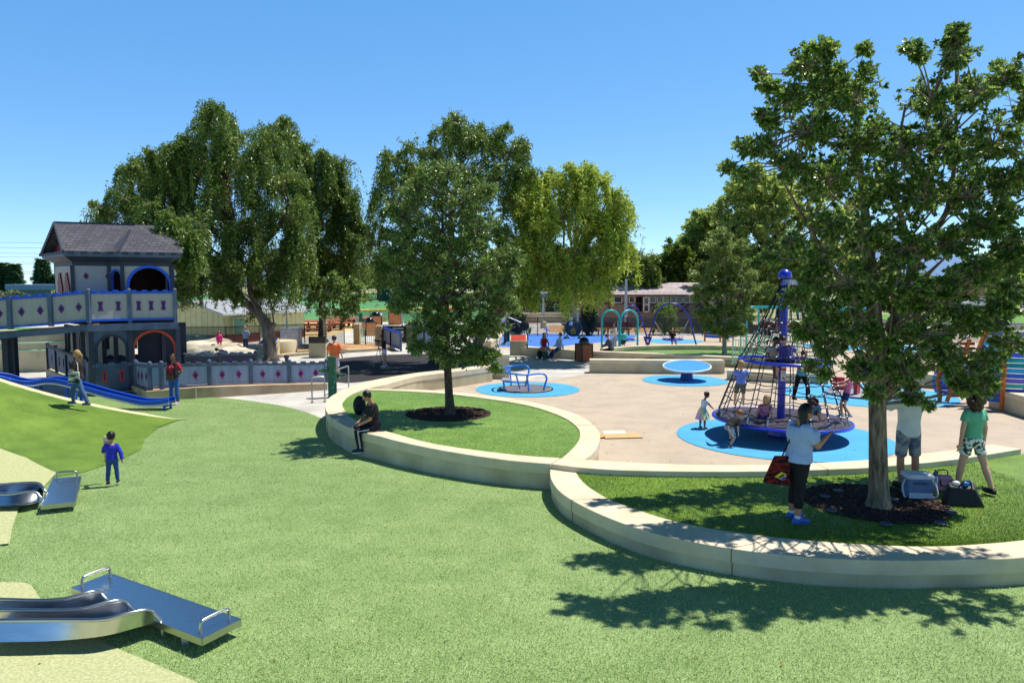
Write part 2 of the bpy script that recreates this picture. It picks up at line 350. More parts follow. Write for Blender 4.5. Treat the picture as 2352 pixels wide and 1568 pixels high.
# sage rubber run-outs of the two steel slides
pa = [tuple(G(u, v, bl))[:2] for u, v in [(0, 1031), (60, 1052), (130, 1087), (100, 1120), (60, 1150), (42, 1172), (28, 1215), (22, 1250), (-4, 1253)]]
grid_mesh('rubber_pad', pa + [(-14, pa[-1][1]), (-14, pa[0][1] + 1.0)], lambda x, y: bl(x, y), padm, 0.5, 0.02)
sheet('rubber_pad', [tuple(P(u, v, 0.13))[:2] for u, v in crv([(-10, 1338), (55, 1339), (75, 1349), (92, 1374), (130, 1410), (200, 1455), (270, 1490), (360, 1528), (470, 1576)], 3)] + [(-3.2, 5), (-9, 5), (-9, 9.05)], 0.142, padm)

# ---- seat walls
def seat_wall(name, label, outer, inner, ztop, zbot, joints=(), capn=0.2, closed_ends=True, n=60):
    O = resample([(p[0], p[1], 0) for p in outer], n); I = resample([(p[0], p[1], 0) for p in inner], n)
    t = thing(name, label, 'wall', (0, 0, 0))
    def solid(inset, z0, z1):
        vs = []; fs = []
        for o_, i_ in zip(O, I):
            d = (i_ - o_).normalized() * inset
            a = o_ + d; b = i_ - d
            vs += [(a.x, a.y, z0), (a.x, a.y, z1), (b.x, b.y, z1), (b.x, b.y, z0)]
        for k in range(n - 1):
            for j in range(4): fs.append((k * 4 + j, k * 4 + (j + 1) % 4, k * 4 + 4 + (j + 1) % 4, k * 4 + 4 + j))
        fs += [(0, 1, 2, 3), ((n - 1) * 4 + 3, (n - 1) * 4 + 2, (n - 1) * 4 + 1, (n - 1) * 4)]
        return MB().add(vs, fs)
    solid(0.0, ztop - capn, ztop).build('wall_cap', wallc, t, bevel=0.012)
    solid(0.022, zbot, ztop - capn).build('wall_body', wallb, t)
    for f in joints:
        k = int(f * (n - 1)); a = O[k]; b = I[k]; d = (b - a).normalized()
        j = MB(); j.beam((a.x - d.x * .002, a.y - d.y * .002, ztop + 0.0015), (b.x + d.x * .002, b.y + d.y * .002, ztop + 0.0015), 0.012, 0.003)
        j.beam((a.x - d.x * .003, a.y - d.y * .003, ztop), (a.x - d.x * .003, a.y - d.y * .003, ztop - capn), 0.012, 0.008)
        j.beam((a.x + d.x * .017, a.y + d.y * .017, ztop - capn), (a.x + d.x * .017, a.y + d.y * .017, zbot + .03), 0.014, 0.008)
        j.build('expansion_joint', M('joint', (150, 136, 104), 0.9), t)
    return t
ZT = 0.6; ZT2 = 0.5
w1o = px([(1129, 836), (1079, 842), (1021, 849), (955, 856), (880, 868), (832, 879), (796, 891), (761, 909), (748, 925), (748, 941), (761, 959), (784, 973), (820, 989), (872, 1001.5), (911, 1012), (975, 1026), (1038, 1037.5), (1102, 1047.6), (1165, 1056), (1228, 1062), (1264, 1064.5)], ZT)
w1i = px([(1131, 841.4), (1080, 848.6), (1022, 855.7), (956, 864), (887, 882), (844, 891.4), (807, 905), (792, 917), (786, 928), (794, 944), (810, 960), (838, 974), (867, 983.5), (911, 996), (975, 1013.6), (1038, 1025), (1102, 1034), (1165, 1041.6), (1229, 1047.6), (1286, 1050.5)], ZT)
seat_wall('seat_wall', 'long low curved beige concrete seat wall around the lawn island where the man in black sits', w1o, w1i, ZT, -0.05, (0.11, 0.62), n=120)
w2o = px([(1339, 1055.6), (1359, 1042), (1373, 1023), (1378, 1004), (1374.6, 988), (1355.6, 969), (1324, 950), (1260, 931), (1197, 917.8), (1133, 909), (1038, 898.8), (956, 894), (846, 892.2)], ZT)
w2i = px([(1290, 1050.6), (1311, 1032.7), (1327, 1013.6), (1331.8, 994.6), (1324, 978.7), (1292, 956.5), (1228.6, 934.3), (1165, 921.6), (1086, 910.5), (1006, 902), (911, 896.8), (845, 894.6)], ZT)
seat_wall('kerb_wall', 'curved pale concrete kerb closing the lawn island on its playground side', w2o, w2i, ZT - 0.004, -0.05, (0.28, 0.6), n=90)
w3o = px([(1266, 1064.6), (1325, 1072), (1401, 1077.5), (1498, 1080.4), (1644, 1082), (1790, 1080.4), (1937, 1075.6), (2005, 1072), (2132, 1061), (2229, 1049), (2346, 1030)], ZT)
w3i = px([(1288, 1051), (1376, 1056.5), (1498, 1063), (1644, 1067), (1790, 1065), (1937, 1058.5), (2034, 1051), (2180, 1033), (2278, 1019)], ZT)
seat_wall('kerb_wall', 'long low concrete kerb between the rope carousel and the lawn terrace with the big oak', w3o, w3i, ZT - 0.002, -0.05, (0.52,), n=70)
w4o = px([(1263.4, 1077), (1265, 1098), (1284, 1126.7), (1328, 1156), (1401, 1190), (1498, 1223), (1596, 1244.7), (1693, 1260.7), (1776, 1271), (1888, 1281), (2034, 1286.6), (2180, 1285.6), (2278, 1282.7), (2352, 1278.8), (2600, 1255), (2850, 1215)], ZT2)
w4i = px([(1320, 1078.5), (1332, 1097.5), (1352, 1117), (1401, 1146), (1474, 1173), (1547, 1195), (1644, 1214.4), (1786, 1233), (1937, 1246), (2083, 1253), (2180, 1252.4), (2278, 1246), (2352, 1238.8), (2580, 1212), (2800, 1175)], ZT2)
seat_wall('seat_wall', 'thick curved concrete seat wall in front of the big oak, tree shadow across its top', w4o, w4i, ZT2, 0.02, (0.4, 0.16), n=90)
# lawn island 1
isl = w1i[6 * 5:] + [p for p in w2i[1:]]
def isl_z(x, y): return 0.555
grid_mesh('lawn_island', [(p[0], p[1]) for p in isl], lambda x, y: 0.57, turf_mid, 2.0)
t2 = [(p[0], p[1]) for p in w4i] + [(16, 14.5), (12.5, 15.9), tuple(P(2307, 1047.8, 0.5))[:2]] + [(p[0], p[1]) for p in reversed(w3o[:-3])]
def ter_z(x, y):
    d = math.hypot(x - 5.6, y - 11.6); return 0.485
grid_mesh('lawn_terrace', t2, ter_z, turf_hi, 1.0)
def disc_sheet(name, c, rx, ry, z, mat, n=48, jit=0.0, kind='structure'):
    pts = [(c[0] + rx * math.cos(2 * PI * k / n) * (1 + random.uniform(-jit, jit)), c[1] + ry * math.sin(2 * PI * k / n) * (1 + random.uniform(-jit, jit))) for k in range(n)]
    return sheet(name, pts, z, mat, kind)
c1 = P(1030, 949, 0.58); disc_sheet('bark_bed', c1, 1.12, 1.12, 0.578, bark, jit=0.012)
c2 = P(2018, 1158, 0.5); disc_sheet('bark_bed', c2 + Vector((0, .15, 0)), 1.1, 1.1, 0.492, bark, jit=0.01)
# bark chips lying loose on the two beds
def chips_stuff(name, c, r, z, n, mat, label):
    mb = MB()
    for _ in range(n):
        a = random.uniform(0, 2 * PI); q = r * math.sqrt(random.random()); s_ = random.uniform(0.015, 0.035)
        mb.box((c[0] + q * math.cos(a), c[1] + q * math.sin(a), z + s_ * 0.2), (s_ * 1.8, s_ * 0.8, s_ * 0.45), rz=random.uniform(0, PI), rx=random.uniform(-.5, .5))
    o = mb.build(name, mat); tag(o, label, 'mulch', kind='stuff')
chips_stuff('bark_chips', c1, 1.1, 0.582, 900, bark, 'loose dark bark chips round the slim tree on the lawn island')
chips_stuff('bark_chips', c2 + Vector((0, .15, 0)), 1.08, 0.496, 1300, bark, 'loose dark bark chips round the trunk of the big oak')
# aqua circles
for u, v, r in [(1797, 1003, 2.68), (1212, 893, 1.95), (1573, 873, 1.72), (1990, 905, 2.9), (1432, 781, 1.15), (1545, 782.5, 2.0), (1945, 796, 2.6), (2080, 800, 2.4)]:
    c = P(u, v); disc_sheet('rubber_circle', c, r, r, 0.0 + 0.001 * random.random(), aqua)

# dry leaves and crumbs lying about on the turf
def litter(name, n, box, zf, mat, label, s0=.012, s1=.03):
    mb = MB()
    for _ in range(n):
        x = random.uniform(box[0], box[1]); y = random.uniform(box[2], box[3]); s_ = random.uniform(s0, s1); a = random.uniform(0, 6.3); z = zf(x, y) + .012
        mb.add([(x, y, z), (x + s_ * math.cos(a), y + s_ * math.sin(a), z + .01), (x + 1.6 * s_ * math.cos(a + .5), y + 1.6 * s_ * math.sin(a + .5), z + .004), (x + s_ * math.cos(a + 1), y + s_ * math.sin(a + 1), z + .012)], [(0, 1, 2, 3)])
    o = mb.build(name, mat); tag(o, label, 'leaf litter', kind='stuff')
dry = M('dry_leaf', (150, 116, 70), .9, scale=8, col2=(84, 60, 38))
litter('leaf_litter', 220, (-5, 6, 7, 16), lawn_z, dry, 'scattered dry leaves on the pale lower turf')
litter('leaf_litter', 160, (2.2, 7.6, 10.2, 13.8), lambda x, y: .485, dry, 'scattered dry leaves on the oak terrace turf')
litter('leaf_litter', 260, (-1, 9, 16, 33), lambda x, y: -.01, dry, 'dry leaves and crumbs strewn on the beige play surface')
# ================================================================= TREES
rng = np.random.default_rng(11)
LM_oak = leaf_mat('leaf_oak', (72, 104, 46), (104, 138, 58), (148, 174, 90), rough=.3, trans=.46)
LM_oak2 = leaf_mat('leaf_dark_oak', (66, 94, 44), (92, 120, 54), (134, 156, 82), rough=.32, trans=.35)
LM_weep = leaf_mat('leaf_weeping', (56, 84, 32), (84, 114, 42), (132, 152, 62), rough=.33, trans=0.38)
LM_yel = leaf_mat('leaf_yellow_green', (110, 138, 44), (144, 168, 58), (182, 196, 90), trans=0.45)
LM_far = leaf_mat('leaf_far', (106, 134, 66), (142, 164, 84), (178, 190, 108), trans=.5)
LM_con = leaf_mat('leaf_conifer', (26, 50, 30), (44, 70, 38), (66, 92, 50), trans=0.15)
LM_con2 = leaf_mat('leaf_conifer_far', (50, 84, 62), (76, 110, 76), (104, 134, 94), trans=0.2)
LM_shr = leaf_mat('leaf_shrub', (60, 92, 40), (90, 124, 52), (132, 152, 70))
LM_lime = leaf_mat('leaf_lime', (130, 150, 50), (160, 176, 66), (190, 200, 90))
bark_t = M('tree_bark', (150, 134, 112), 0.9, scale=6, bump=1.0, bscale=22, col2=(86, 72, 58), stretch=(3, 3, 0.6), detail=8)
bark_d = M('tree_bark_dark', (96, 84, 72), 0.9, scale=7, bump=1.0, bscale=25, col2=(56, 47, 40), stretch=(3, 3, 0.6), detail=8)
bark_p = M('tree_bark_pale', (190, 182, 170), 0.9, scale=7, bump=0.6, bscale=25, col2=(130, 118, 104), stretch=(3, 3, 0.6))

def leaves_mesh(name, pos, nrm, tan_, length, width, mat, parent, fold=0.25, shape='kite'):
    """pos: base of each leaf; tan_: direction it points; nrm: its face normal. all (n,3)"""
    n = len(pos)
    tan_ = tan_ / np.linalg.norm(tan_, axis=1, keepdims=True)
    sd = np.cross(tan_, nrm); sd /= np.maximum(1e-6, np.linalg.norm(sd, axis=1, keepdims=True))
    up = np.cross(sd, tan_)
    ln = (length * rng.uniform(0.7, 1.25, n))[:, None]; wd_ = (width * rng.uniform(0.7, 1.25, n))[:, None]
    if shape == 'kite':
        co_ = np.stack([pos, pos + tan_ * ln * 0.5 + sd * wd_ * 0.5 + up * wd_ * fold, pos + tan_ * ln, pos + tan_ * ln * 0.5 - sd * wd_ * 0.5 + up * wd_ * fold], 1)
        k = 4; idx = np.arange(n * 4).reshape(n, 4); tris = np.concatenate([idx[:, [0, 1, 2]], idx[:, [0, 2, 3]]], 1).reshape(-1)
        nt_ = n * 2
    else:                                               # lobed oak leaf: 9 outline points, fan of triangles
        o = [(0, 0), (.22, .14), (.30, .42), (.46, .17), (.60, .5), (.74, .2), (.88, .26), (1, 0)]
        pts = []
        for a, b in o: pts.append(pos + tan_ * ln * a + sd * wd_ * b + up * wd_ * fold * (b > 0) * b)
        for a, b in o[1:-1]: pts.append(pos + tan_ * ln * a - sd * wd_ * b + up * wd_ * fold * b)
        co_ = np.stack(pts, 1); k = 14
        f = []
        for i in range(1, 7): f.append((0, i, i + 1))
        f = [(0, 1, 2), (0, 2, 3), (0, 3, 4), (0, 4, 5), (0, 5, 6), (0, 6, 7)]
        g = [(0, 9, 8), (0, 10, 9), (0, 11, 10), (0, 12, 11), (0, 13, 12), (0, 7, 13)]
        fa = np.array(f + g); tris = (fa[None] + (np.arange(n) * k)[:, None, None]).reshape(-1); nt_ = n * 12
    me = bpy.data.meshes.new(name); me.vertices.add(n * k); me.vertices.foreach_set('co', co_.reshape(-1))
    me.loops.add(len(tris)); me.loops.foreach_set('vertex_index', tris.astype(np.int32))
    me.polygons.add(nt_); me.polygons.foreach_set('loop_start', (np.arange(nt_) * 3).astype(np.int32)); me.polygons.foreach_set('loop_total', np.full(nt_, 3, np.int32))
    me.update(calc_edges=True)
    return link(name, me, mat, parent)

def unit(n):
    v = rng.normal(size=(n, 3)); return v / np.linalg.norm(v, axis=1, keepdims=True)

def tree(name, label, base, trunk, lobes, y, leaf, style='broad', n=30000, size=(0.1, 0.06), spread=1.0, barkm=None, group=None, cat='tree', twigs=9, strand=1.6, depth=1.0, shape='kite', hang=None, open_trunk=0.0, open_x=0.0, limbs=True, clump=0.16, br=0.045, extra_limbs=()):
    """trunk: [(world x,y,z,r)...]; lobes: photo circles (u,v,r[,dy]) at depth y -> foliage masses of the crown"""
    t = thing(name, label, cat, base, group=group)
    B = Vector(base)
    tp = [Vector(p[:3]) - B for p in trunk]; tr = [p[3] for p in trunk]
    mb = MB(); sm = crv([tuple(p) + (r,) for p, r in zip(tp, tr)], 5)
    mb.tube([s_[:3] for s_ in sm], [s_[3] for s_ in sm], 12)
    for el in extra_limbs:
        e2 = crv([tuple(Vector(p[:3]) - B) + (p[3],) for p in el], 5); mb.tube([s_[:3] for s_ in e2], [s_[3] for s_ in e2], 9)
    top_ = sm[-1][2]; SA = [q for q in sm if q[2] > 0.26 * top_]
    for el in extra_limbs: SA += [tuple(Vector(q[:3]) - B) + (q[3],) for q in crv(el, 4)][2:]
    # root flare
    mb.tube([tp[0] + Vector((0, 0, z_)) for z_ in (-.05, .05, .14, .28, .5)], [tr[0] * k_ for k_ in (1.5, 1.25, 1.1, .98, .8)], 12)
    C_ = []; cx = np.mean([l[0] for l in lobes]); cw = max(abs(l[0] - cx) + l[2] for l in lobes)
    for l in lobes:
        r = l[2] * PPM(l[0], l[1], y)
        span = math.sqrt(max(0.05, 1 - ((l[0] - cx) / (cw * 1.1)) ** 2)) * cw * PPM(l[0], l[1], y) * depth
        dys = [l[3]] if len(l) > 3 else ([0.0] if r > span else ([-(span - r) * 0.7, (span - r) * 0.7] if r > span * .32 else [-(span - r) * 0.75, 0.0, (span - r) * 0.75]))
        for dy in dys:
            dy += random.uniform(-.2, .2) * r
            c = W(l[0], l[1], y + dy)
            C_.append((c - B, r * (y + dy) / y))
    twpts = []; big_ = [c for c, r in C_ if r >= 0.3]
    for c, r in C_:
        # limb from the trunk below the mass
        best = min(range(len(SA)), key=lambda i: (Vector(SA[i][:3]) - c).length + 1.6 * max(0, SA[i][2] - c.z + 0.55 * (Vector(SA[i][:3]) - c).length))
        s0 = Vector(SA[best][:3]); d = c - s0; mid = s0 + d * 0.5 + Vector((0, 0, (0.05 if style == 'broad' else 0.10) * d.length)) + Vector(unit(1)[0]) * 0.07 * d.length
        if style == 'broad' and r < 0.22 and big_:                  # outlying sprays grow from the nearest large mass
            s0 = min(big_, key=lambda q: (q - c).length); d = c - s0; mid = s0 + d * .5 + Vector((0, 0, .08 * d.length))
        r0 = min(SA[best][3] * 0.5, br * (0.25 + d.length * 0.14)) + 0.004
        if limbs and c.y > -5: mb.tube([p[:3] for p in crv([tuple(s0), tuple(mid), tuple(c)], 4)], [r0 + (r0 * 0.3 - r0) * k / 8 for k in range(9)], 6)
        for _ in range(twigs):
            e = Vector(unit(1)[0]); e.z = e.z * 0.8 + 0.15
            q = c + e * r * (random.uniform(0.55, 1.12) if random.random() < .75 else random.uniform(1.05, 1.3))
            if limbs: mb.tube([c, c.lerp(q, 0.5) + Vector((0, 0, random.uniform(-.05, .1) * r)), q], [r0 * 0.32 + .003, r0 * 0.2 + .003, 0.004], 4, cap=False)
            twpts.append((c, q, r))
    trunk_o = mb.build('trunk', barkm or bark_t, t, smooth=True)
    tw = len(twpts); A = np.array([p[0] for p in twpts]); Q = np.array([p[1] for p in twpts]); R = np.array([p[2] for p in twpts])
    wts = R ** 1.25; wts = wts / wts.sum()
    if style == 'broad':
        ncl = max(200, n // 10); ci = rng.choice(tw, ncl, p=wts); s_ = rng.uniform(0.35, 1.06, ncl)[:, None]
        cc = A[ci] * (1 - s_) + Q[ci] * s_ + unit(ncl) * (R[ci] * 0.07 + .03)[:, None] * rng.uniform(0.2, 1.0, ncl)[:, None]
        li = rng.integers(0, ncl, n); pos = cc[li] + unit(n) * rng.uniform(0, clump, n)[:, None] * np.array([1, 1, 0.6])
        out = (Q[ci[li]] - A[ci[li]]); out /= np.maximum(1e-6, np.linalg.norm(out, axis=1, keepdims=True))
        tn = out * 0.8 + unit(n) * 0.9 + np.array([0, 0, -0.25]); nr = unit(n) * 0.75 + np.array([0, 0, 0.75])
        leaves_mesh('crown', pos, nr, tn, size[0], size[1], leaf, t, shape=shape)
    else:                                               # weeping: leaves strung along hanging strands
        ns = max(80, n // 46); ng = max(20, ns // 9); cg = rng.choice(tw, ng, p=wts); gi = rng.integers(0, ng, ns); ci = cg[gi]
        sg = A[cg] + (Q[cg] - A[cg]) * rng.uniform(0.45, 1.08, ng)[:, None]; st = sg[gi] + unit(ns) * rng.uniform(0.02, 0.42, ns)[:, None] * np.array([1, 1, .6])
        lngt = strand * (rng.uniform(0.2, 1.0, ng)[gi] * rng.uniform(.55, 1.15, ns))
        if hang is not None: hg = hang * (rng.uniform(0.7, 1.5, ng)[gi] * rng.uniform(.9, 1.1, ns)) + (open_trunk * np.exp(-((st[:, 0] + open_x) / 1.9) ** 2) * (st[:, 1] < 1.2)); lngt = np.minimum(lngt, np.maximum(0.25, st[:, 2] - hg)); lngt[st[:, 2] < hg] = 0.15
        outd = st - np.array([0, 0, 0]); outd = (Q[ci] - A[ci]); outd[:, 2] = 0; outd /= np.maximum(1e-6, np.linalg.norm(outd, axis=1, keepdims=True))
        nn = 46 * ns; si = np.repeat(np.arange(ns), 46); tt = rng.uniform(0, 1, nn); ll = lngt[si]
        sway = unit(ns) * 0.18; sway[:, 2] = 0
        pos = st[si] + outd[si] * (ll * 0.28 * np.sqrt(tt))[:, None] + sway[si] * (tt * ll)[:, None] + np.array([0, 0, -1]) * (ll * (tt ** 1.3))[:, None] + unit(nn) * 0.09 * (1 - 0.45 * tt)[:, None]
        tn = unit(nn) * 0.9 + np.array([0, 0, -0.8]); nr = unit(nn) * 0.8 + np.array([0, 0, 0.5])
        # a third of the leaves fill the masses themselves
        nf = n // 3; fi = rng.choice(tw, nf, p=wts); sf = rng.uniform(0.3, 1.1, nf)[:, None]
        pf = A[fi] * (1 - sf) + Q[fi] * sf + unit(nf) * (R[fi] * 0.16)[:, None]
        pos = np.concatenate([pos, pf]); tn = np.concatenate([tn, unit(nf) + np.array([0, 0, -0.5])]); nr = np.concatenate([nr, unit(nf) * 0.7 + np.array([0, 0, 0.8])])
        leaves_mesh('crown', pos, nr, tn, size[0], size[1], leaf, t)
    return t

def tpath(pts, y0):                                     # trunk path from photo points (u,v,radius_m[,dy]) at depth y0
    return [tuple(W(p[0], p[1], y0 + (p[3] if len(p) > 3 else 0))) + (p[2],) for p in pts]

# --- the big oak on the terrace, near
b2 = P(2018, 1162, 0.49); y2 = b2.y
lob2 = [(1850, 155, 48), (1895, 120, 30), (1900, 205, 70), (1810, 235, 50), (1960, 230, 70), (1985, 115, 16), (1990, 160, 16), (2090, 115, 18), (2115, 130, 16), (2195, 130, 40), (2192, 70, 17), (2200, 95, 24), (2140, 235, 66), (2240, 215, 60), (2310, 180, 46), (2375, 250, 70),
        (1770, 280, 26), (1870, 300, 70), (1970, 330, 85), (2070, 340, 75), (2170, 340, 85), (2280, 330, 80), (1745, 170, 20), (1768, 200, 18), (1750, 262, 14), (1760, 340, 34), (1715, 340, 22), (1810, 385, 50), (1672, 388, 17), (1700, 400, 15), (1730, 408, 14),
        (1900, 420, 80), (2010, 440, 85), (2120, 450, 85), (2225, 450, 75), (2320, 420, 60), (1985, 550, 80), (2085, 570, 80), (1905, 520, 55), (2180, 560, 60), (2320, 560, 45), (2260, 520, 45), (1950, 650, 80), (2050, 680, 85), (2150, 690, 75), (1880, 640, 45), (1820, 560, 28),
        (1830, 690, 34), (1890, 720, 50), (1950, 760, 70), (2040, 790, 80), (2130, 770, 70), (2215, 740, 50), (1985, 850, 50), (2080, 850, 55), (2180, 830, 46), (1900, 800, 34), (2090, 905, 26), (2260, 830, 40), (2290, 740, 38), (2235, 890, 26), (1770, 590, 18), (2330, 660, 30), (2130, 930, 14), (2010, 905, 22), (2300, 500, 50), (2320, 600, 45), (2250, 620, 45), (2200, 650, 40), (2300, 700, 45), (2250, 740, 45), (2325, 790, 36), (2210, 885, 38), (2262, 885, 34), (1860, 760, 38), (1880, 600, 40), (2440, 260, 70, -1.4), (2460, 420, 80, -2.0), (2430, 560, 60, -1.8), (2520, 340, 80, -1.0), (2560, 480, 80, -1.6), (2480, 640, 60, -2.2), (2420, 120, 50, -.6), (1860, 845, 18), (1900, 860, 14)]
tr2 = tpath([(2018, 1162, .150), (2017, 1050, .135), (2015, 930, .125), (2012, 800, .12), (2005, 680, .10), (1990, 520, .07), (1975, 380, .045), (1960, 250, .02)], y2)
ex2 = [tpath([(2013, 860, .09), (2045, 760, .085, .1), (2088, 650, .08, .2), (2100, 590, .075, .2), (2130, 545, .055, .3), (2180, 470, .04, .4), (2195, 300, .025, .4), (2195, 110, .01, .4)], y2),
       tpath([(2100, 590, .05, .2), (2070, 500, .04, 0), (2055, 400, .03, -.2), (2080, 240, .015, -.3)], y2),
       tpath([(2100, 600, .04, .2), (2200, 540, .035, .6), (2290, 490, .025, .9), (2380, 440, .015, 1.0)], y2),
       tpath([(2014, 780, .05), (1940, 660, .04, -.3), (1880, 560, .03, -.5), (1800, 420, .015, -.6)], y2)]
lob2 = [(l[0], l[1], l[2] * .86) + tuple(l[3:]) for l in lob2]
tree('oak_tree', 'largest oak with lobed leaves, thick grey trunk rising from the bark bed beside the cooler', b2, tr2, lob2, y2, LM_oak, n=80000, size=(0.078, 0.055), barkm=bark_t, depth=0.72, shape='oak', twigs=20, clump=0.085, extra_limbs=ex2, br=0.03)
# --- slim tree on the lawn island
b1 = P(1033, 952, 0.575); y1 = b1.y
lob1 = [(1030, 400, 34), (985, 400, 30), (960, 440, 40), (1000, 450, 60), (1070, 460, 55), (1110, 440, 34), (930, 500, 45), (1010, 530, 75), (1100, 530, 60), (950, 580, 65), (1040, 610, 80), (1130, 600, 55), (900, 590, 36), (935, 660, 58), (1020, 690, 75), (1110, 690, 65), (1160, 650, 36), (975, 740, 55), (1060, 760, 65), (1130, 750, 38), (1000, 800, 38), (1080, 815, 36), (1035, 830, 26), (955, 800, 20), (1120, 820, 26), (1180, 600, 26), (1140, 845, 13), (1170, 700, 26), (915, 700, 32)]
tr1 = tpath([(1033, 952, .125), (1031, 900, .105), (1026, 800, .09), (1022, 680, .07), (1018, 560, .05), (1015, 440, .02)], y1)
tree('slim_oak_tree', 'slim upright tree with silvery dark leaves on the lawn island behind the seated man', b1, tr1, lob1, y1, LM_oak2, n=54000, size=(0.085, 0.045), barkm=bark_d, depth=0.8, twigs=17, clump=0.11, br=0.03)
# --- big weeping tree
b3 = P(620, 828); y3 = b3.y
lob3 = [(390, 500, 34, -8.5), (425, 545, 32, -9), (345, 470, 28, -8), (440, 600, 30, -8.5), (460, 520, 40, -6), (405, 590, 24, -9), (490, 262, 28), (485, 310, 44), (540, 320, 50), (440, 340, 34), (400, 345, 24), (380, 385, 42), (310, 395, 36), (340, 350, 14), (620, 320, 34), (590, 370, 55), (480, 400, 70), (380, 450, 60), (290, 460, 42), (240, 490, 22), (215, 470, 12), (540, 430, 80), (640, 420, 60), (440, 500, 75), (560, 520, 80), (330, 530, 50), (660, 500, 55), (690, 560, 30), (470, 590, 60), (380, 560, 50), (570, 610, 60), (640, 590, 40), (440, 650, 36), (520, 660, 40), (610, 660, 30)]
tr3 = tpath([(622, 828, .34), (618, 780, .31), (614, 750, .29), (592, 718, .22), (562, 692, .19), (542, 664, .16), (536, 640, .13), (545, 560, .12), (520, 420, .06)], y3)
ex3 = [tpath([(616, 765, .22), (598, 722, .19, .3), (580, 685, .17, .3), (574, 640, .15, .4), (590, 580, .16, .5), (640, 520, .14, .5), (665, 470, .1, .5)], y3), tpath([(608, 745, .2), (624, 750, .16), (629, 742, .15)], y3)]
tree('weeping_tree', 'broad weeping tree with grey forked trunk beside the play castle', b3, tr3, lob3, y3, LM_weep, style='weep', n=165000, size=(0.16, 0.058), depth=0.7, strand=3.2, hang=2.3, open_trunk=2.0, open_x=.8, extra_limbs=ex3, br=0.07, barkm=M('grey_trunk', (136, 122, 110), 0.9, scale=2, bump=0.8, bscale=12, col2=(84, 72, 64), stretch=(2, 2, 0.7)))
y3b = y3 + 5
b3b = P(737, 792); y3b = b3b.y
lob3b = [(655, 280, 16), (650, 310, 28), (630, 300, 16), (700, 350, 34), (690, 400, 50), (745, 365, 20), (770, 390, 30), (760, 440, 55), (800, 470, 34), (700, 470, 55), (770, 530, 60), (820, 520, 26), (720, 580, 55), (790, 590, 40), (745, 640, 40), (700, 640, 30)]
tr3b = tpath([(737, 792, .24), (740, 720, .2), (735, 640, .17), (725, 520, .13), (705, 400, .06)], y3b)
tree('weeping_tree', 'darker weeping tree just behind and right of the forked grey trunk', b3b, tr3b, lob3b, y3b, LM_weep, style='weep', n=85000, size=(0.19, 0.065), depth=0.7, strand=3.6, hang=2.1, br=0.07, barkm=bark_d)
# --- the weeping pair behind the slim oak
b4 = P(1000, 834); y4 = b4.y
lob4 = [(1050, 278, 22), (1020, 300, 28), (1085, 310, 34), (1135, 320, 30), (1165, 295, 16), (1195, 335, 24), (1170, 350, 36), (1000, 350, 34), (940, 340, 28), (905, 365, 28), (965, 390, 42), (890, 410, 26), (1060, 400, 55), (1140, 410, 46), (1205, 400, 26), (900, 460, 38), (950, 480, 50), (1180, 470, 40), (890, 540, 34), (870, 600, 24), (900, 640, 24), (1050, 500, 60), (1140, 530, 40), (850, 560, 14), (960, 600, 50), (925, 540, 30)]
tr4 = tpath([(1000, 834, .3), (1020, 700, .26), (1030, 600, .22), (1040, 480, .15), (1055, 350, .05)], y4)
tree('weeping_tree', 'tall dark weeping tree behind the slim tree, highest in mid skyline', b4, tr4, lob4, y4, LM_weep, style='weep', n=52000, size=(0.17, 0.06), depth=0.7, strand=1.8, hang=3.0, br=0.06, barkm=bark_d)
b5 = P(1088, 815); y5 = b5.y
lob5 = [(1180, 480, 34), (1205, 430, 26), (1150, 540, 30), (1160, 620, 26), (1200, 560, 30), (1430, 560, 16), (1220, 690, 20), (1310, 385, 20), (1350, 390, 18), (1270, 410, 26), (1380, 420, 26), (1330, 430, 36), (1240, 450, 36), (1400, 450, 30), (1425, 470, 14), (1290, 500, 55), (1370, 510, 50), (1410, 520, 24), (1215, 530, 42), (1240, 590, 45), (1330, 580, 58), (1395, 570, 32), (1190, 600, 34), (1280, 650, 45), (1360, 640, 42), (1210, 660, 32), (1170, 650, 22), (1420, 610, 22)]
tr5 = tpath([(1088, 815, .32), (1120, 742, .28), (1160, 705, .26), (1205, 660, .24), (1262, 650, .2), (1310, 610, .15), (1330, 500, .08)], y5)
ex5 = [tpath([(1205, 660, .16), (1200, 600, .12), (1240, 500, .1), (1300, 420, .05)], y5)]
tree('weeping_tree', 'yellow-green weeping tree whose pale limbs lean to the right behind the red-topped woman', b5, tr5, lob5, y5 - 3.5, LM_yel, style='weep', n=70000, size=(0.18, 0.065), depth=0.6, strand=3.0, hang=2.7, open_trunk=0.0, extra_limbs=ex5, br=0.08)
y6 = D(1420, 745)
tree('weeping_tree', 'low drooping green tree left of the brown building', P(1430, 745), tpath([(1430, 745, .25), (1432, 680, .2), (1430, 610, .1)], y6), [(1430, 580, 36), (1465, 588, 34), (1498, 603, 24), (1400, 620, 36), (1480, 655, 26), (1510, 640, 16), (1455, 620, 36), (1485, 612, 24), (1503, 625, 14), (1420, 660, 34), (1460, 650, 28)], y6, LM_weep, style='weep', n=36000, size=(0.26, 0.1), depth=0.8, strand=2.6, hang=2.2, barkm=bark_d)
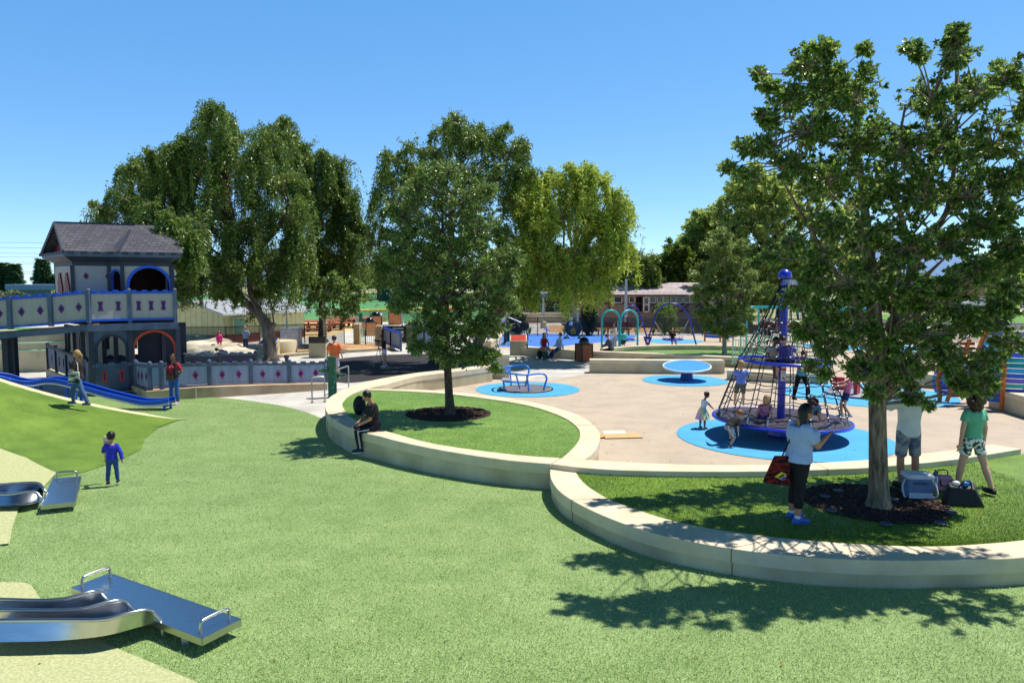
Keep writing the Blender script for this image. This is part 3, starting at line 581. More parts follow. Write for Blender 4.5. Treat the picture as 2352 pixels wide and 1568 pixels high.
# --- broadleaf masses at the right back
b7 = P(1790, 752); y7 = b7.y
lob7 = [(1710, 440, 40), (1780, 480, 50), (1720, 520, 50), (1790, 610, 60), (1700, 590, 40), (1740, 680, 40), (1840, 640, 50), (1700, 500, 30), (1665, 540, 26), (1880, 440, 40), (1940, 500, 40), (1960, 600, 40), (1735, 392, 20), (1710, 420, 26), (1760, 430, 40), (1820, 430, 40), (1690, 455, 30), (1740, 480, 50), (1810, 500, 60), (1650, 490, 26), (1880, 500, 50), (1690, 540, 45), (1760, 570, 60), (1850, 580, 60), (1720, 630, 45), (1800, 650, 60), (1890, 650, 50), (1860, 700, 36), (1760, 690, 36), (1920, 580, 46)]
tree('broadleaf_tree', 'tall pale-green broadleaf tree standing behind the rope carousel mast', b7, tpath([(1790, 752, .35), (1790, 650, .28), (1780, 540, .2), (1760, 420, .06)], y7), lob7, y7, LM_far, n=90000, size=(0.32, 0.2), depth=0.8, clump=0.35, barkm=bark_d)
y7b = D(1610, 738)
tree('broadleaf_tree', 'pale-green broadleaf tree behind the left side of the small planter tree', P(1625, 738), tpath([(1625, 738, .3), (1622, 640, .22), (1610, 520, .06)], y7b), [(1612, 495, 16), (1600, 520, 26), (1640, 530, 30), (1590, 550, 20), (1580, 590, 26), (1615, 650, 30), (1620, 575, 34), (1575, 555, 10), (1600, 620, 30), (1655, 590, 30), (1640, 640, 30)], y7b, LM_far, n=40000, size=(0.34, 0.2), depth=0.9, clump=0.5, barkm=bark_d)
y9 = D(1545, 742)
tree('drooping_tree', 'dark round tree at the right end of the brown building', P(1548, 730), tpath([(1548, 730, .25), (1548, 660, .2), (1545, 610, .08)], y9), [(1545, 582, 28), (1522, 606, 24), (1572, 596, 30), (1535, 650, 22), (1565, 645, 24), (1570, 612, 26), (1550, 630, 24), (1530, 640, 14)], y9, LM_weep, n=22000, size=(0.34, 0.2), depth=0.9, clump=0.4, barkm=bark_d)
b8 = P(1664, 814, 0.25); y8 = b8.y
lob8 = [(1665, 545, 18), (1640, 575, 26), (1685, 570, 26), (1665, 600, 40), (1620, 630, 30), (1700, 620, 36), (1655, 655, 46), (1720, 665, 30), (1612, 680, 26), (1650, 715, 42), (1700, 715, 38), (1620, 725, 22), (1665, 755, 28), (1690, 760, 20), (1635, 752, 18)]
tree('young_tree', 'young dark-green egg-shaped tree growing from the far planter', b8, tpath([(1664, 814, .12), (1664, 760, .11), (1664, 660, .08), (1665, 550, .02)], y8), lob8, y8, leaf_mat('leaf_olive', (76, 104, 48), (108, 132, 60), (142, 158, 80)), n=70000, size=(0.11, 0.055), depth=0.9, clump=0.2, barkm=bark_p, br=.02)
# sapling with sparse leaves near the lawn fence
b10 = P(748, 806); y10 = b10.y
lob10 = [(775, 650, 20), (800, 660, 20), (760, 680, 20), (800, 700, 24), (830, 690, 16), (780, 725, 18), (740, 720, 14), (760, 640, 14), (820, 660, 12)]
tree('sapling', 'pale-trunked sapling with sparse leaves in the wood-chip bed', b10, tpath([(748, 806, .12), (746, 760, .1), (744, 700, .08), (752, 650, .03)], y10), lob10, y10, LM_shr, n=2600, size=(0.22, 0.16), depth=0.8, clump=0.3, barkm=bark_p, twigs=6, br=.02)
# right edge street trees
for lab, u, vb, lobs, lm, nn in [
    ('bushy street tree over the traffic light at the right edge', 2320, 716, [(2300, 600, 34), (2340, 590, 36), (2270, 640, 24), (2320, 640, 34), (2370, 630, 40), (2290, 670, 20), (2340, 675, 26)], LM_far, 14000),
    ('small bare-branched street tree seen through the big oak', 2150, 706, [(2150, 650, 22), (2120, 640, 18), (2180, 660, 18)], LM_shr, 700),
    ('green street tree behind the blue mast top', 1985, 716, [(1975, 640, 36), (2010, 620, 36), (1945, 660, 30), (1990, 680, 30)], LM_far, 9000),
    ('dark street tree left of the tall mast', 1722, 725, [(1722, 640, 34), (1755, 655, 30), (1700, 680, 26), (1750, 690, 26)], LM_con, 9000)]:
    yy = D(u, vb)
    tree('street_tree', lab, P(u, vb), tpath([(u, vb, .3), (u, vb - 40, .22), (u, lobs[0][1], .08)], yy), lobs, yy, lm, n=nn, size=(0.42, 0.28), depth=0.9, clump=0.5, barkm=bark_t)
# conifers far left
def conifer(u, v0, v1, w, lab, name='conifer'):
    yy = 150.0; top = W(u, v0, yy); base = Vector((top.x, yy, 0)); hh = top.z
    t = thing(name, lab, 'tree', base, group='tall conifers far behind the castle ramp')
    MB().tube([(0, 0, 0), (0, 0, hh * .95)], [.6, .1], 8).build('trunk', bark_d, t, smooth=True)
    n = 4200; k = rng.uniform(0, 1, n) ** 0.8; tier = np.floor(k * 13) / 13 + rng.uniform(0, 0.028, n); z = hh * (1 - tier * 0.82)
    wr = w * PPM(u, v0, yy) * (0.08 + 0.92 * np.minimum(1, tier * 1.25)) * (0.75 + 0.25 * np.sin(tier * 60 + u)); an = rng.uniform(0, 2 * PI, n); q = np.sqrt(rng.uniform(0.02, 1, n))
    pos = np.stack([np.cos(an) * wr * q, np.sin(an) * wr * q, z - wr * q * 0.25], 1)
    tn = np.stack([np.cos(an), np.sin(an), -0.3 + 0 * an], 1) + unit(n) * .5
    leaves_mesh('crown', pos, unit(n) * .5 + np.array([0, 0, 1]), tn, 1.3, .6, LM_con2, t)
for u, v0, v1, w, lab in [(32, 608, 655, 13, 'narrow dark conifer, second from the left edge beyond the low building'), (97, 597, 650, 17, 'widest dark conifer beyond the teal-roofed building'), (2, 606, 655, 14, 'dark conifer cut by the left edge of the photo'), (128, 633, 650, 8, 'conifer mostly hidden by the castle house')]:
    conifer(u, v0, v1, w, lab)
def bush(name, lab, u, vb, w, h, lm, n=1500, size=(0.2, 0.12), y=None, group=None, sparse=False, cat='shrub'):
    b = P(u, vb) if y is None else Vector((W(u, vb, y).x, y, 0)); yy = b.y; s_ = PPM(u, vb, yy)
    t = thing(name, lab, cat, b, group=group); ww, hh = w * s_, h * s_
    MB().tube([(0, 0, 0), (0.02, 0, hh * .7)], [.03 + hh * .01, .01], 6).build('stem', bark_d, t)
    d = unit(n); q = rng.uniform(0.35, 1, n)[:, None] ** 0.6 * (1 + 0.22 * np.sin(7 * d[:, :1] + 5 * d[:, 1:2] + u) * np.cos(6 * d[:, 2:]))
    pos = d * q * np.array([ww, ww, hh / 2]) + np.array([0, 0, hh / 2 * 1.02]); pos[:, 2] = np.maximum(pos[:, 2], .03)
    leaves_mesh('crown', pos, unit(n) * .8 + d * .4 + np.array([0, 0, .3]), d + unit(n) * .7, size[0], size[1], lm, t)
    return t
bush('shrub', 'grey-green rounded shrub mass left of the low blue building', 25, 700, 40, 44, leaf_mat('leaf_greygreen', (84, 96, 70), (112, 124, 92), (140, 150, 112)), 6000, (.6, .4), y=95)
bush('shrub', 'pale lime dome-shaped bush seen over the castle ramp rail', 135, 700, 26, 40, LM_lime, 1800, (.9, .6), y=90)
bush('shrub', 'loose olive bush right of the lime dome bush', 195, 700, 26, 46, LM_shr, 1500, (.9, .6), y=92)
bush('shrub', 'round dark evergreen shrub behind the green fitness posts', 1187, 769, 21, 52, LM_con, 2600, (.16, .1))
bush('conifer_shrub', 'upright conifer shrub right of the round green drum panel', 1352, 770, 17, 78, LM_con, 3200, (.18, .1))
bush('shrub', 'light-green airy shrub inside the second purple swing arch', 1527, 768, 25, 75, LM_shr, 2600, (.16, .1))
bush('shrub', 'wide dark shrub with white flowers beside the brown building', 1588, 728, 20, 26, LM_con, 1200, (.3, .2))
bush('shrub', 'small dark shrub by the plaza planter', 1400, 738, 13, 24, LM_con, 900, (.3, .2))
bush('shrub', 'yellow-green tall shrub behind the teal swing beam', 1868, 768, 22, 80, LM_shr, 2400, (.18, .1))
bush('shrub', 'flowering reddish-green shrub beyond the teal swing beam', 1950, 735, 40, 22, LM_shr, 1500, (.35, .2))
# yellow-green grass tufts along the fence
def tuft(u, v, lab, grp):
    b = P(u, v); t = thing('grass_tuft', lab, 'plant', b, group=grp)
    mb = MB(); 
    for k in range(26):
        a = random.uniform(0, 2 * PI); r = random.uniform(.15, .42); h = random.uniform(.3, .7)
        p0 = Vector((.04 * math.cos(a), .04 * math.sin(a), 0)); p2 = Vector((r * math.cos(a), r * math.sin(a), h)); s_ = Vector((-math.sin(a), math.cos(a), 0)) * .02
        mb.add([p0 - s_, p0 + s_, p2 * .7 + s_ + Vector((0, 0, .1)), p2, p2 * .7 - s_ + Vector((0, 0, .1))], [(0, 1, 2, 3, 4)])
    mb.build('blades', M('tuft', (170, 180, 90), 0.8, scale=8, col2=(120, 140, 60)), t)
gl = 'grass tufts along the chain-link fence'
for u, v, lab in [(1216, 767, 'yellow-green grass tuft left of the child in lilac'), (1297, 767, 'grass tuft at the left foot of the round drum panel'), (1387, 768, 'grass tuft just right of the upright conifer shrub'), (1430, 768, 'grass tuft between the teal arches and the fence'), (1462, 768, 'grass tuft left of the first purple V foot'), (1500, 767, 'grass tuft right of the purple V foot'), (1560, 767, 'grass tuft right of the boy on the saucer swing'), (1590, 768, 'grass tuft under the right leg of the purple arch'), (1745, 768, 'grass tuft left of the red-brown bench'), (1840, 770, 'grass tuft right of the blue mast')]:
    tuft(u, v, lab, gl)
# distant wood beyond the sports field: individual trees
kinds = []
for i in range(3):
    u = 880 + i * 40; yy = 175.0
    tt_ = tree('distant_tree', 'x', P(u, 668) * 0 + Vector((0, yy, 0)), [(0, yy, 0, .4), (0, yy, 5, .3), (0.3, yy, 9 + i, .1)], [(1176, 600 - 6 * i, 26), (1160, 612, 26), (1192, 612, 26), (1176, 628, 34), (1156, 635, 24), (1196, 636, 24)], yy, [LM_con, LM_far, LM_oak2][i], n=5000, size=(1.1, .8), depth=0.9, clump=1.2, barkm=bark_d, twigs=6)
    kinds.append(tt_)
spots = [(690, 165), (735, 172), (780, 168), (826, 178), (868, 170), (902, 186), (945, 172), (990, 180), (1040, 170), (1090, 182), (1135, 172), (1240, 150), (1300, 160), (1500, 150), (1580, 140), (1660, 150), (1760, 150), (1850, 145), (1960, 140), (2050, 150), (2120, 145), (2215, 190), (2290, 150)]
words = ['left end of the wood beyond the sports field', 'second from the left in the wood beyond the field', 'beyond the field behind the sapling', 'behind the tall stadium light', 'beyond the field left of the slim tree', 'nearest the green dugout screens beyond the field', 'behind the left part of the slim tree crown', 'behind the slim tree trunk line', 'behind the right part of the slim tree crown', 'behind the leaning pale trunk', 'left of the yellow-green weeping tree base', 'behind the fitness posts', 'behind the round drum panel', 'above the left end of the brown building roof', 'behind the dark round tree', 'behind the egg-shaped planter tree', 'behind the mast at its left', 'behind the mast at its right', 'behind the teal swing beam middle', 'through the oak crown near its trunk', 'beyond the road near the traffic lights', 'far off beneath the blue hills', 'behind the parked cars at the right edge']
for i, (u, yy) in enumerate(spots):
    k = kinds[i % 3]; o = k if i < 3 else copytree(k)
    o.location = (W(u, 660, yy).x, yy, 0); s_ = random.uniform(.62, 1.05) * (0.9 if u < 1200 else 0.75); o.scale = (s_ * 1.2, s_, s_); o.rotation_euler[2] = random.uniform(0, 6)
    o['label'] = ['dark', 'light-green', 'grey-green'][i % 3] + ' distant tree ' + words[i]; o['group'] = 'distant trees along the horizon'
# hills
hv = []; 
mbh = MB(); n = 60
for i in range(n):
    x = -600 + 1800 * i / (n - 1); h = 40 + 18 * math.sin(i * .35) + 9 * math.sin(i * .9 + 1) + (28 if x > 300 else 0)
    if x < 150: h *= 0.35
    hv += [(x, 1150, -2), (x, 1300, h), (x, 1500, -2)]
mbh.add(hv, [(i * 3 + j, i * 3 + 3 + j, i * 3 + 4 + j, i * 3 + 1 + j) for i in range(n - 1) for j in range(2)])
o = mbh.build('hills', M('hill_blue', (108, 138, 176), 1.0, var=.05, scale=.01)); o['kind'] = 'structure'
# ---- turf fibres: short blades standing on the nearer lawns
def inpoly(x, y, poly):
    ins = np.zeros(len(x), bool); n_ = len(poly)
    for i in range(n_):
        (x0, y0), (x1, y1) = poly[i][:2], poly[(i + 1) % n_][:2]
        if y0 == y1: continue
        ins ^= ((y0 > y) != (y1 > y)) & (x < (x1 - x0) * (y - y0) / (y1 - y0) + x0)
    return ins
def fibres(name, label, n, box, poly, excl, z, mat, ln=.03, wd_=.007):
    y = box[2] + (box[3] - box[2]) * rng.uniform(0, 1, n) ** 1.9; x = rng.uniform(box[0], box[1], n)
    k = inpoly(x, y, poly)
    for e in excl: k &= ~inpoly(x, y, e)
    x, y = x[k], y[k]; m_ = len(x); zz = z if not callable(z) else 0.13 * np.clip((17.5 - y) / 5, 0, 1)
    pos = np.stack([x, y, zz + np.zeros(m_) + .002], 1); tn = unit(m_) * .75 + np.array([0, -.1, .8]); tn[:, 2] = np.abs(tn[:, 2])
    o = leaves_mesh(name, pos, unit(m_), tn, ln, wd_, mat, None, fold=.1); tag(o, label, 'artificial grass', kind='stuff')
pad2 = [tuple(P(u, v, 0.13))[:2] for u, v in crv([(-10, 1338), (55, 1339), (75, 1349), (92, 1374), (130, 1410), (200, 1455), (270, 1490), (360, 1528), (470, 1576)], 3)] + [(-3.2, 5), (-9, 5), (-9, 9.05)]
w4poly = [(p[0], p[1]) for p in w4o] + [(14, 16), (1, 16)]
fibres('turf_fibres', 'fine pale turf fibres standing up on the near lower lawn', 330000, (-13, 6.5, 6.4, 25), lawn_poly, [pad2, [tuple(q[:2]) for q in pa] + [(-14, 11), (-14, 16)], w4poly, mp, [(p[0], p[1]) for p in w1o]], lawn_z, leaf_mat('fibre_pale', (98, 128, 58), (144, 170, 98), (200, 214, 160), rough=.4, trans=.2))  # fibre tones repeat the sheen painted into the lawn below
fibres('turf_fibres', 'fine deep-green turf fibres on the oak terrace lawn', 120000, (.8, 9, 9.6, 15.5), t2, [[(c2.x + 1.1 * math.cos(a * .2618), c2.y + .15 + 1.1 * math.sin(a * .2618)) for a in range(24)]], .485, leaf_mat('fibre_deep', (50, 82, 8), (92, 128, 18), (140, 166, 56), rough=.4, trans=.2))  # fibre tones follow the low-sheen green painted on the terrace
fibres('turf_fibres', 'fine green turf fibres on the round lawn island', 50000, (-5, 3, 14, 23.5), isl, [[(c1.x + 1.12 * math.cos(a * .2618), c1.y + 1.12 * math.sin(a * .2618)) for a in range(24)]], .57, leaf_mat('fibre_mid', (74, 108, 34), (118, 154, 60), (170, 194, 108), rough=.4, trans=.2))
# ================================================================= PLAY CASTLE
slate = brick_mat('slate_shingles', (88, 88, 98), (70, 70, 80), (38, 38, 46), 0.17, 0.10, 0.008, 0.8, 0.8)  # grey shingles, tone lowered to stand for tree shade on the roof
blk = M('navy_grey_paint', (52, 58, 74), 0.6, var=0.08, scale=2)
blk2 = M('slate_blue_paint', (88, 104, 128), 0.6, var=0.10, scale=2.5, col2=(72, 86, 108))
siding = M('grey_siding', (168, 164, 168), 0.7, var=0.05, scale=2, bump=0.2, stretch=(0.3, 0.3, 5))
cream = M('cream_siding', (176, 170, 164), 0.7, var=0.05, scale=2, bump=0.2, stretch=(5, 5, .3))
cblue = M('royal_blue_paint', (26, 88, 208), 0.45, var=0.05, scale=2)
purple = M('purple_paint', (112, 44, 128), 0.55, var=0.08)
indigo = M('indigo_paint', (44, 28, 96), 0.55, var=0.08)
red_o = M('orange_red_paint', (204, 70, 32), 0.5, var=0.08)
redd = M('dark_red_paint', (134, 34, 28), 0.55, var=0.1)
panelb = M('grey_blue_panel', (140, 158, 184), 0.6, var=0.06, scale=1.5, col2=(122, 140, 168), stretch=(4, 4, .5))
magenta = M('magenta_paint', (176, 52, 120), 0.5, var=0.06)
wood = M('deck_wood', (150, 110, 78), 0.8, scale=3, col2=(112, 80, 56), stretch=(1, 6, 1))

def V2(p, z): return Vector((p[0], p[1], z))
def U2(u, y): q = W(u, 700, y); return (q.x, q.y)
cA = U2(170, 26.3); cC = U2(254, 27.05); cE = U2(284, 26.95); cF = U2(398, 27.75)
ex = Vector((cF[0] - cE[0], cF[1] - cE[1])).normalized(); ey = Vector((-ex.y, ex.x))
exA = Vector((cC[0] - cA[0], cC[1] - cA[1])).normalized(); eyA = Vector((-exA.y, exA.x))
cG = (cF[0] + ey.x * 3.1, cF[1] + ey.y * 3.1); cB = U2(128, 28.5)
castle = thing('play_castle', 'two-storey toy castle house with grey shingle roof and blue and red arches', 'playhouse', (0, 0, 0))
z2, zr, zw, ze, zp = 2.62, 3.68, 4.60, 5.08, 6.22

def fr(p0, p1):                                         # wall frame: point at distance s, height z, offset outward d
    a = Vector(p0[:2]); b = Vector(p1[:2]); e = (b - a).normalized(); nrm = Vector((e.y, -e.x))
    return (lambda s, z, d=0.0: Vector((a.x + e.x * s + nrm.x * d, a.y + e.y * s + nrm.y * d, z))), (b - a).length
def wall_arch(p0, p1, z0, z1, sc_, r, spring, th=0.1):   # wall with an open-bottomed arch
    f, ln = fr(p0, p1); pts = [f(0, z0), f(0, z1), f(ln, z1), f(ln, z0)]
    if sc_ is not None:
        k = 18; arc = [(sc_ + r, z0)] + [(sc_ + r * math.cos(PI * i / k), spring + r * math.sin(PI * i / k)) for i in range(k + 1)] + [(sc_ - r, z0)]
        pts = pts + [f(s, z) for s, z in arc]
    d = f(0, 0, -th) - f(0, 0, 0)
    return MB().prism(pts, d)
def arch_trim(p0, p1, z0, sc_, r, spring, w=0.09, th=0.16, out=0.03):
    f, ln = fr(p0, p1); k = 20; I = [(sc_ + r, z0)] + [(sc_ + r * math.cos(PI * i / k), spring + r * math.sin(PI * i / k)) for i in range(k + 1)] + [(sc_ - r, z0)]
    rr = r + w; O = [(sc_ + rr, z0)] + [(sc_ + rr * math.cos(PI * i / k), spring + rr * math.sin(PI * i / k)) for i in range(k + 1)] + [(sc_ - rr, z0)]
    mb = MB(); vs = []; n_ = len(I)
    for (a, b), (c, d) in zip(I, O): vs += [f(a, b, out), f(c, d, out), f(c, d, out - th), f(a, b, out - th)]
    mb.add(vs, [(i * 4 + j, i * 4 + (j + 1) % 4, i * 4 + 4 + (j + 1) % 4, i * 4 + 4 + j) for i in range(n_ - 1) for j in range(4)] + [(0, 1, 2, 3), (n_ * 4 - 1, n_ * 4 - 2, n_ * 4 - 3, n_ * 4 - 4)])
    return mb
def motif(mb, p0, p1, s, z, shape, hw, hh, out=0.02, th=0.03):
    f, ln = fr(p0, p1)
    if shape == 'diamond': q = [(-hw, 0), (0, hh), (hw, 0), (0, -hh)]
    else: q = [(-hw, hh), (hw, hh), (hw * .6, 0), (hw, -hh), (-hw, -hh), (-hw * .6, 0)]
    mb.prism([f(s + a, z + b, out) for a, b in q], f(0, 0, -th) - f(0, 0, 0)); return mb

# upper storey
wall_arch(cA, cC, z2, zw, None, 0, 0).build('front_wall', siding, castle)
wall_arch(cB, cA, z2, zw, None, 0, 0).build('gable_wall', cream, castle)
f, lnCE = fr(cC, cE); wall_arch(cC, cE, z2, zw, lnCE * .5, lnCE * .40, 4.2).build('bay_side_wall', siding, castle)
arch_trim(cC, cE, z2, lnCE * .5, lnCE * .38, 4.2, 0.07).build('blue_arch', cblue, castle)
f, lnEF = fr(cE, cF); sE = lnEF * 0.53; rE = lnEF * 0.40
wall_arch(cE, cF, z2, zw, sE, rE + .03, 3.86).build('bay_front_wall', cream, castle)
arch_trim(cE, cF, z2, sE, rE, 3.86, 0.10).build('blue_arch', cblue, castle)
wall_arch(cF, cG, z2, zw, 1.5, 0.6, 3.8).build('rear_side_wall', blk, castle)
cH = (cG[0] - ey.x * 0 - ex.x * 3.6, cG[1] - ex.y * 3.6)
wall_arch(cG, cB, z2, zw, None, 0, 0).build('back_wall', M('interior_shade', (58, 30, 28), .8), castle)  # dark colour paints in the shade of the room behind the arches
for p in (cA, cC, cE, cF):
    mb = MB(); q = Vector(p); mb.box((q.x, q.y, (z2 + zw) / 2), (.13, .13, zw - z2 - .02), rz=math.atan2(ex.y, ex.x)); mb.build('corner_post', blk, castle)
mb = MB(); mb.prism([V2(p, z2 - .12) for p in (cA, cC, cE, cF, cG, cB)], (0, 0, .1)); mb.build('upper_floor', blk, castle)
for s in (.42, 1.12): motif(MB(), cA, cC, s, 4.22, 'diamond', .09, .13).build('diamond_window_frame', redd, castle)
for s in (.42, 1.12): motif(MB(), cA, cC, s, 4.22, 'diamond', .045, .07, .03, .03).build('diamond_window', indigo, castle)
# red shutters on the gable wall
f, lg = fr(cB, cA)
for s in (lg * .35, lg * .72):
    MB().prism([f(s - .4, 3.5, .05), f(s - .12, 4.3, .05), f(s + .12, 4.35, .05), f(s + .45, 3.75, .05), f(s + .2, 3.4, .05)], f(0, 0, -.06) - f(0, 0, 0)).build('red_window_shape', redd, castle)
# flared skirt + crenellated fascia + roof
pl = [cA, cC, cE, cF, cG, cB]
def offs(d):
    out = []; n_ = len(pl)
    for i in range(n_):
        a, b, c = Vector(pl[i - 1]), Vector(pl[i]), Vector(pl[(i + 1) % n_]); e1 = (b - a).normalized(); e2 = (c - b).normalized()
        n1 = Vector((e1.y, -e1.x)); n2 = Vector((e2.y, -e2.x)); m_ = (n1 + n2); m_ = m_ / max(.35, m_.length_squared / 2); out.append(b + m_ * d)
    return out
o0, o1 = offs(0.0), offs(0.30)
mb = MB(); n_ = 6
def ring(mb, A, za, B, zb, th=.04):
    for i in range(n_):
        j = (i + 1) % n_; mb.add([V2(A[i], za), V2(A[j], za), V2(B[j], zb), V2(B[i], zb)], [(0, 1, 2, 3)])
mb = MB(); ring(mb, o0, zw - .02, o0, zw + .12); ring(mb, o0, zw + .12, o1, zw + .33); mb.build('flared_skirt', blk, castle)
mb = MB(); o2 = offs(.31); ring(mb, o2, zw + .31, o2, ze); mb.add([V2(p, ze) for p in o2], [tuple(range(6))]); mb.build('fascia', blk2, castle)
mb = MB()
for i in range(6):
    a, b = o2[i], o2[(i + 1) % 6]; f, ln = fr(a, b); s = .12
    while s < ln - .1: mb.prism([f(s, ze - .09, .004), f(s, ze + .01, .004), f(s + .2, ze + .01, .004), f(s + .2, ze - .09, .004)], f(0, 0, .012) - f(0, 0, 0)); s += .4
mb.build('fascia_notches', blk, castle)
# roof: gable with its ridge parallel to the front, open gable at the left
e3 = offs(.33); rA = W(124, 510.5, 27.4); rB = W(430, 526, 29.6); zr_ = rA.z
rA = Vector((rA.x, rA.y, zr_)); 
gl_, gf = V2(e3[5], ze), V2(e3[0], ze)
back_r = V2(e3[4], ze); front_r = V2(e3[3], ze)
ridR = (back_r + front_r) / 2; ridR.z = zr_ - .02
apex = W(298, 529, 27.7)
bayL = V2(e3[1], ze); bayM = V2(e3[2], ze)
gA = Vector((rA.x, rA.y, zr_))
def slab(mb, pts, th=.05):
    nn_ = (pts[1] - pts[0]).cross(pts[2] - pts[0]).normalized(); mb.prism(pts, -nn_ * th if nn_.z > 0 else nn_ * th)
for nm, pts in (('front_roof', [gf, bayL + Vector((0, 0, .002)), Vector((ridR.x, ridR.y, zr_)).lerp(gA, .35), gA]), ('back_roof', [gA, ridR, back_r, gl_])):
    mb = MB(); slab(mb, pts); e = (pts[1] - pts[0]).normalized(); mb.build(nm, slate, castle, uv=(exA.x, exA.y, 0))
rd = Vector((ridR.x, ridR.y, zr_)).lerp(gA, .35)
for nm, pts in (('bay_roof', [bayM, front_r, apex + Vector((.5 * ex.x, .5 * ex.y, .0)), apex]), ('bay_roof', [bayL, bayM, apex, rd]), ('bay_roof', [apex, apex + Vector((.5 * ex.x, .5 * ex.y, 0)), ridR, rd]), ('bay_roof', [front_r, back_r, ridR, apex + Vector((.5 * ex.x, .5 * ex.y, 0))])):
    mb = MB(); slab(mb, pts); mb.build(nm, slate, castle, uv=(exA.x, exA.y, 0))
mb = MB(); mb.beam(gA, rd, .12, .06); mb.beam(gA + Vector((0, 0, -.04)), gf + Vector((0, 0, -.02)), .05, .14); mb.beam(gA + Vector((0, 0, -.04)), gl_ + Vector((0, 0, -.02)), .05, .14); mb.beam(apex, bayM, .1, .05); mb.build('roof_trim', blk, castle)
mb = MB(); inn = Vector((exA.x, exA.y, 0)) * .35; mb.prism([gf.lerp(gl_, .1) + inn, gA + inn + Vector((0, 0, -.15)), gl_.lerp(gf, .1) + inn], inn * .1); mb.build('gable_panel', redd, castle)

# deck, balcony front
bal = [U2(204, 25.7), U2(297, 26.5), U2(402, 27.2)]
deck = [U2(198, 25.6), U2(302, 26.4), U2(408, 27.15), (cG[0] + .2, cG[1]), U2(150, 29.0), U2(196, 26.6)]
mb = MB(); mb.prism([V2(p, z2 - .2) for p in deck], (0, 0, .07)); mb.build('deck', blk, castle)
mb = MB(); [mb.beam(V2(deck[i], z2 - .22), V2(deck[i + 1], z2 - .22), .1, .24) for i in range(2)]; mb.build('deck_beam', blk2, castle)
def rail_panel(parent, p0, p1, zb0, zb1, ht, motifs, pm, tm, bm_, mk, mm, im, nm='balcony', crest=True, bt=.07):
    """panel fence between two posts: zb = deck height at each end"""
    f, ln = fr(p0, p1); Z = lambda s, h: zb0 + (zb1 - zb0) * s / ln + h
    pts = [f(0, Z(0, .1), 0), f(0, Z(0, ht - .06), 0), f(ln, Z(ln, ht - .06), 0), f(ln, Z(ln, .1), 0)]
    pan = MB().prism(pts, f(0, 0, -.04) - f(0, 0, 0)).build(nm + '_panel', pm, parent)
    if bm_ is not None:
        mb = MB(); mb.beam(f(0, Z(0, .06), .02), f(ln, Z(ln, .06), .02), .08, bt); mb.build('bottom_rail', bm_, parent)
    mb = MB(); mb.beam(f(0, Z(0, ht - .03), 0), f(ln, Z(ln, ht - .03), 0), .11, .08)
    if crest:
        s = .08
        while s < ln - .12: mb.beam(f(s, Z(s, ht + .035), 0), f(s + .17, Z(s + .17, ht + .035), 0), .15, .055); s += .34
    mb.build('crenellated_rail', tm, parent)
    for s in motifs:
        zc_ = (zb0 + zb1) / 2 + (zb1 - zb0) * (s - .5) + ht * .52; dm_ = mk == 'diamond'
        motif(MB(), p0, p1, s * ln, zc_, mk, .105 if dm_ else .085, .165 if dm_ else .17, .018, .03).build(mk + '_frame', mm, parent)
        motif(MB(), p0, p1, s * ln, zc_, mk, .06 if dm_ else .035, .1 if dm_ else .13, .028, .03).build(mk + '_inset', im, parent)
for p0, p1, mo in ((bal[0], bal[1], (.28, .72)), (bal[1], bal[2], (.2, .47, .74))):
    rail_panel(castle, p0, p1, z2 - .02, z2 - .02, 1.06, mo, cream, cblue, cblue, 'slit', purple, indigo)
for p in bal: mb = MB(); mb.box((p[0], p[1], z2 + .44), (.12, .12, 1.3), rz=.6); mb.lathe((p[0], p[1], z2 + 1.09), [(.06, 0), (.075, .02), (.05, .06), (.0, .08)], 10); mb.build('balcony_post', blk2, castle)
# lower storey
lo = [U2(205, 25.75), U2(296, 26.55), U2(405, 27.3)]
f0, l0 = fr(lo[0], lo[1]); f1, l1 = fr(lo[1], lo[2])
wall_arch(lo[0], lo[1], 1.02, z2 - .3, l0 * .52, l0 * .36, 1.62).build('lower_wall', blk2, castle)
arch_trim(lo[0], lo[1], 1.1, l0 * .52, l0 * .36, 1.62, .08).build('grey_arch', blk, castle)
wall_arch(lo[1], lo[2], .02, z2 - .3, l1 * .5, l1 * .43, 1.52).build('lower_wall', blk, castle)
arch_trim(lo[1], lo[2], .6, l1 * .5, l1 * .42, 1.52, .085).build('red_arch', red_o, castle)
MB().prism([f0(.04, .12), f0(.04, 1.05), f0(l0, 1.05), f0(l0, .12)], f0(0, 0, -.06) - f0(0, 0, 0)).build('lower_panel', blk2, castle)
mb = MB(); mb.beam(f0(0, 1.06, .02), f0(l0, 1.06, .02), .14, .1)
for s in (.1, .5, .9, 1.3): mb.beam(f0(s, 1.13, .02), f0(s + .2, 1.13, .02), .15, .05)
mb.build('crenellated_rail', blk2, castle)
for s in (.3, .74): motif(MB(), lo[0], lo[1], s * l0, .66, 'slit', .09, .2, .02).build('slit_frame', red_o, castle); motif(MB(), lo[0], lo[1], s * l0, .66, 'slit', .03, .13, .03).build('slit_inset', indigo, castle)
for p in lo: mb = MB(); mb.box((p[0], p[1], 1.2), (.17, .17, 2.3), rz=.6); mb.build('lower_post', blk, castle)
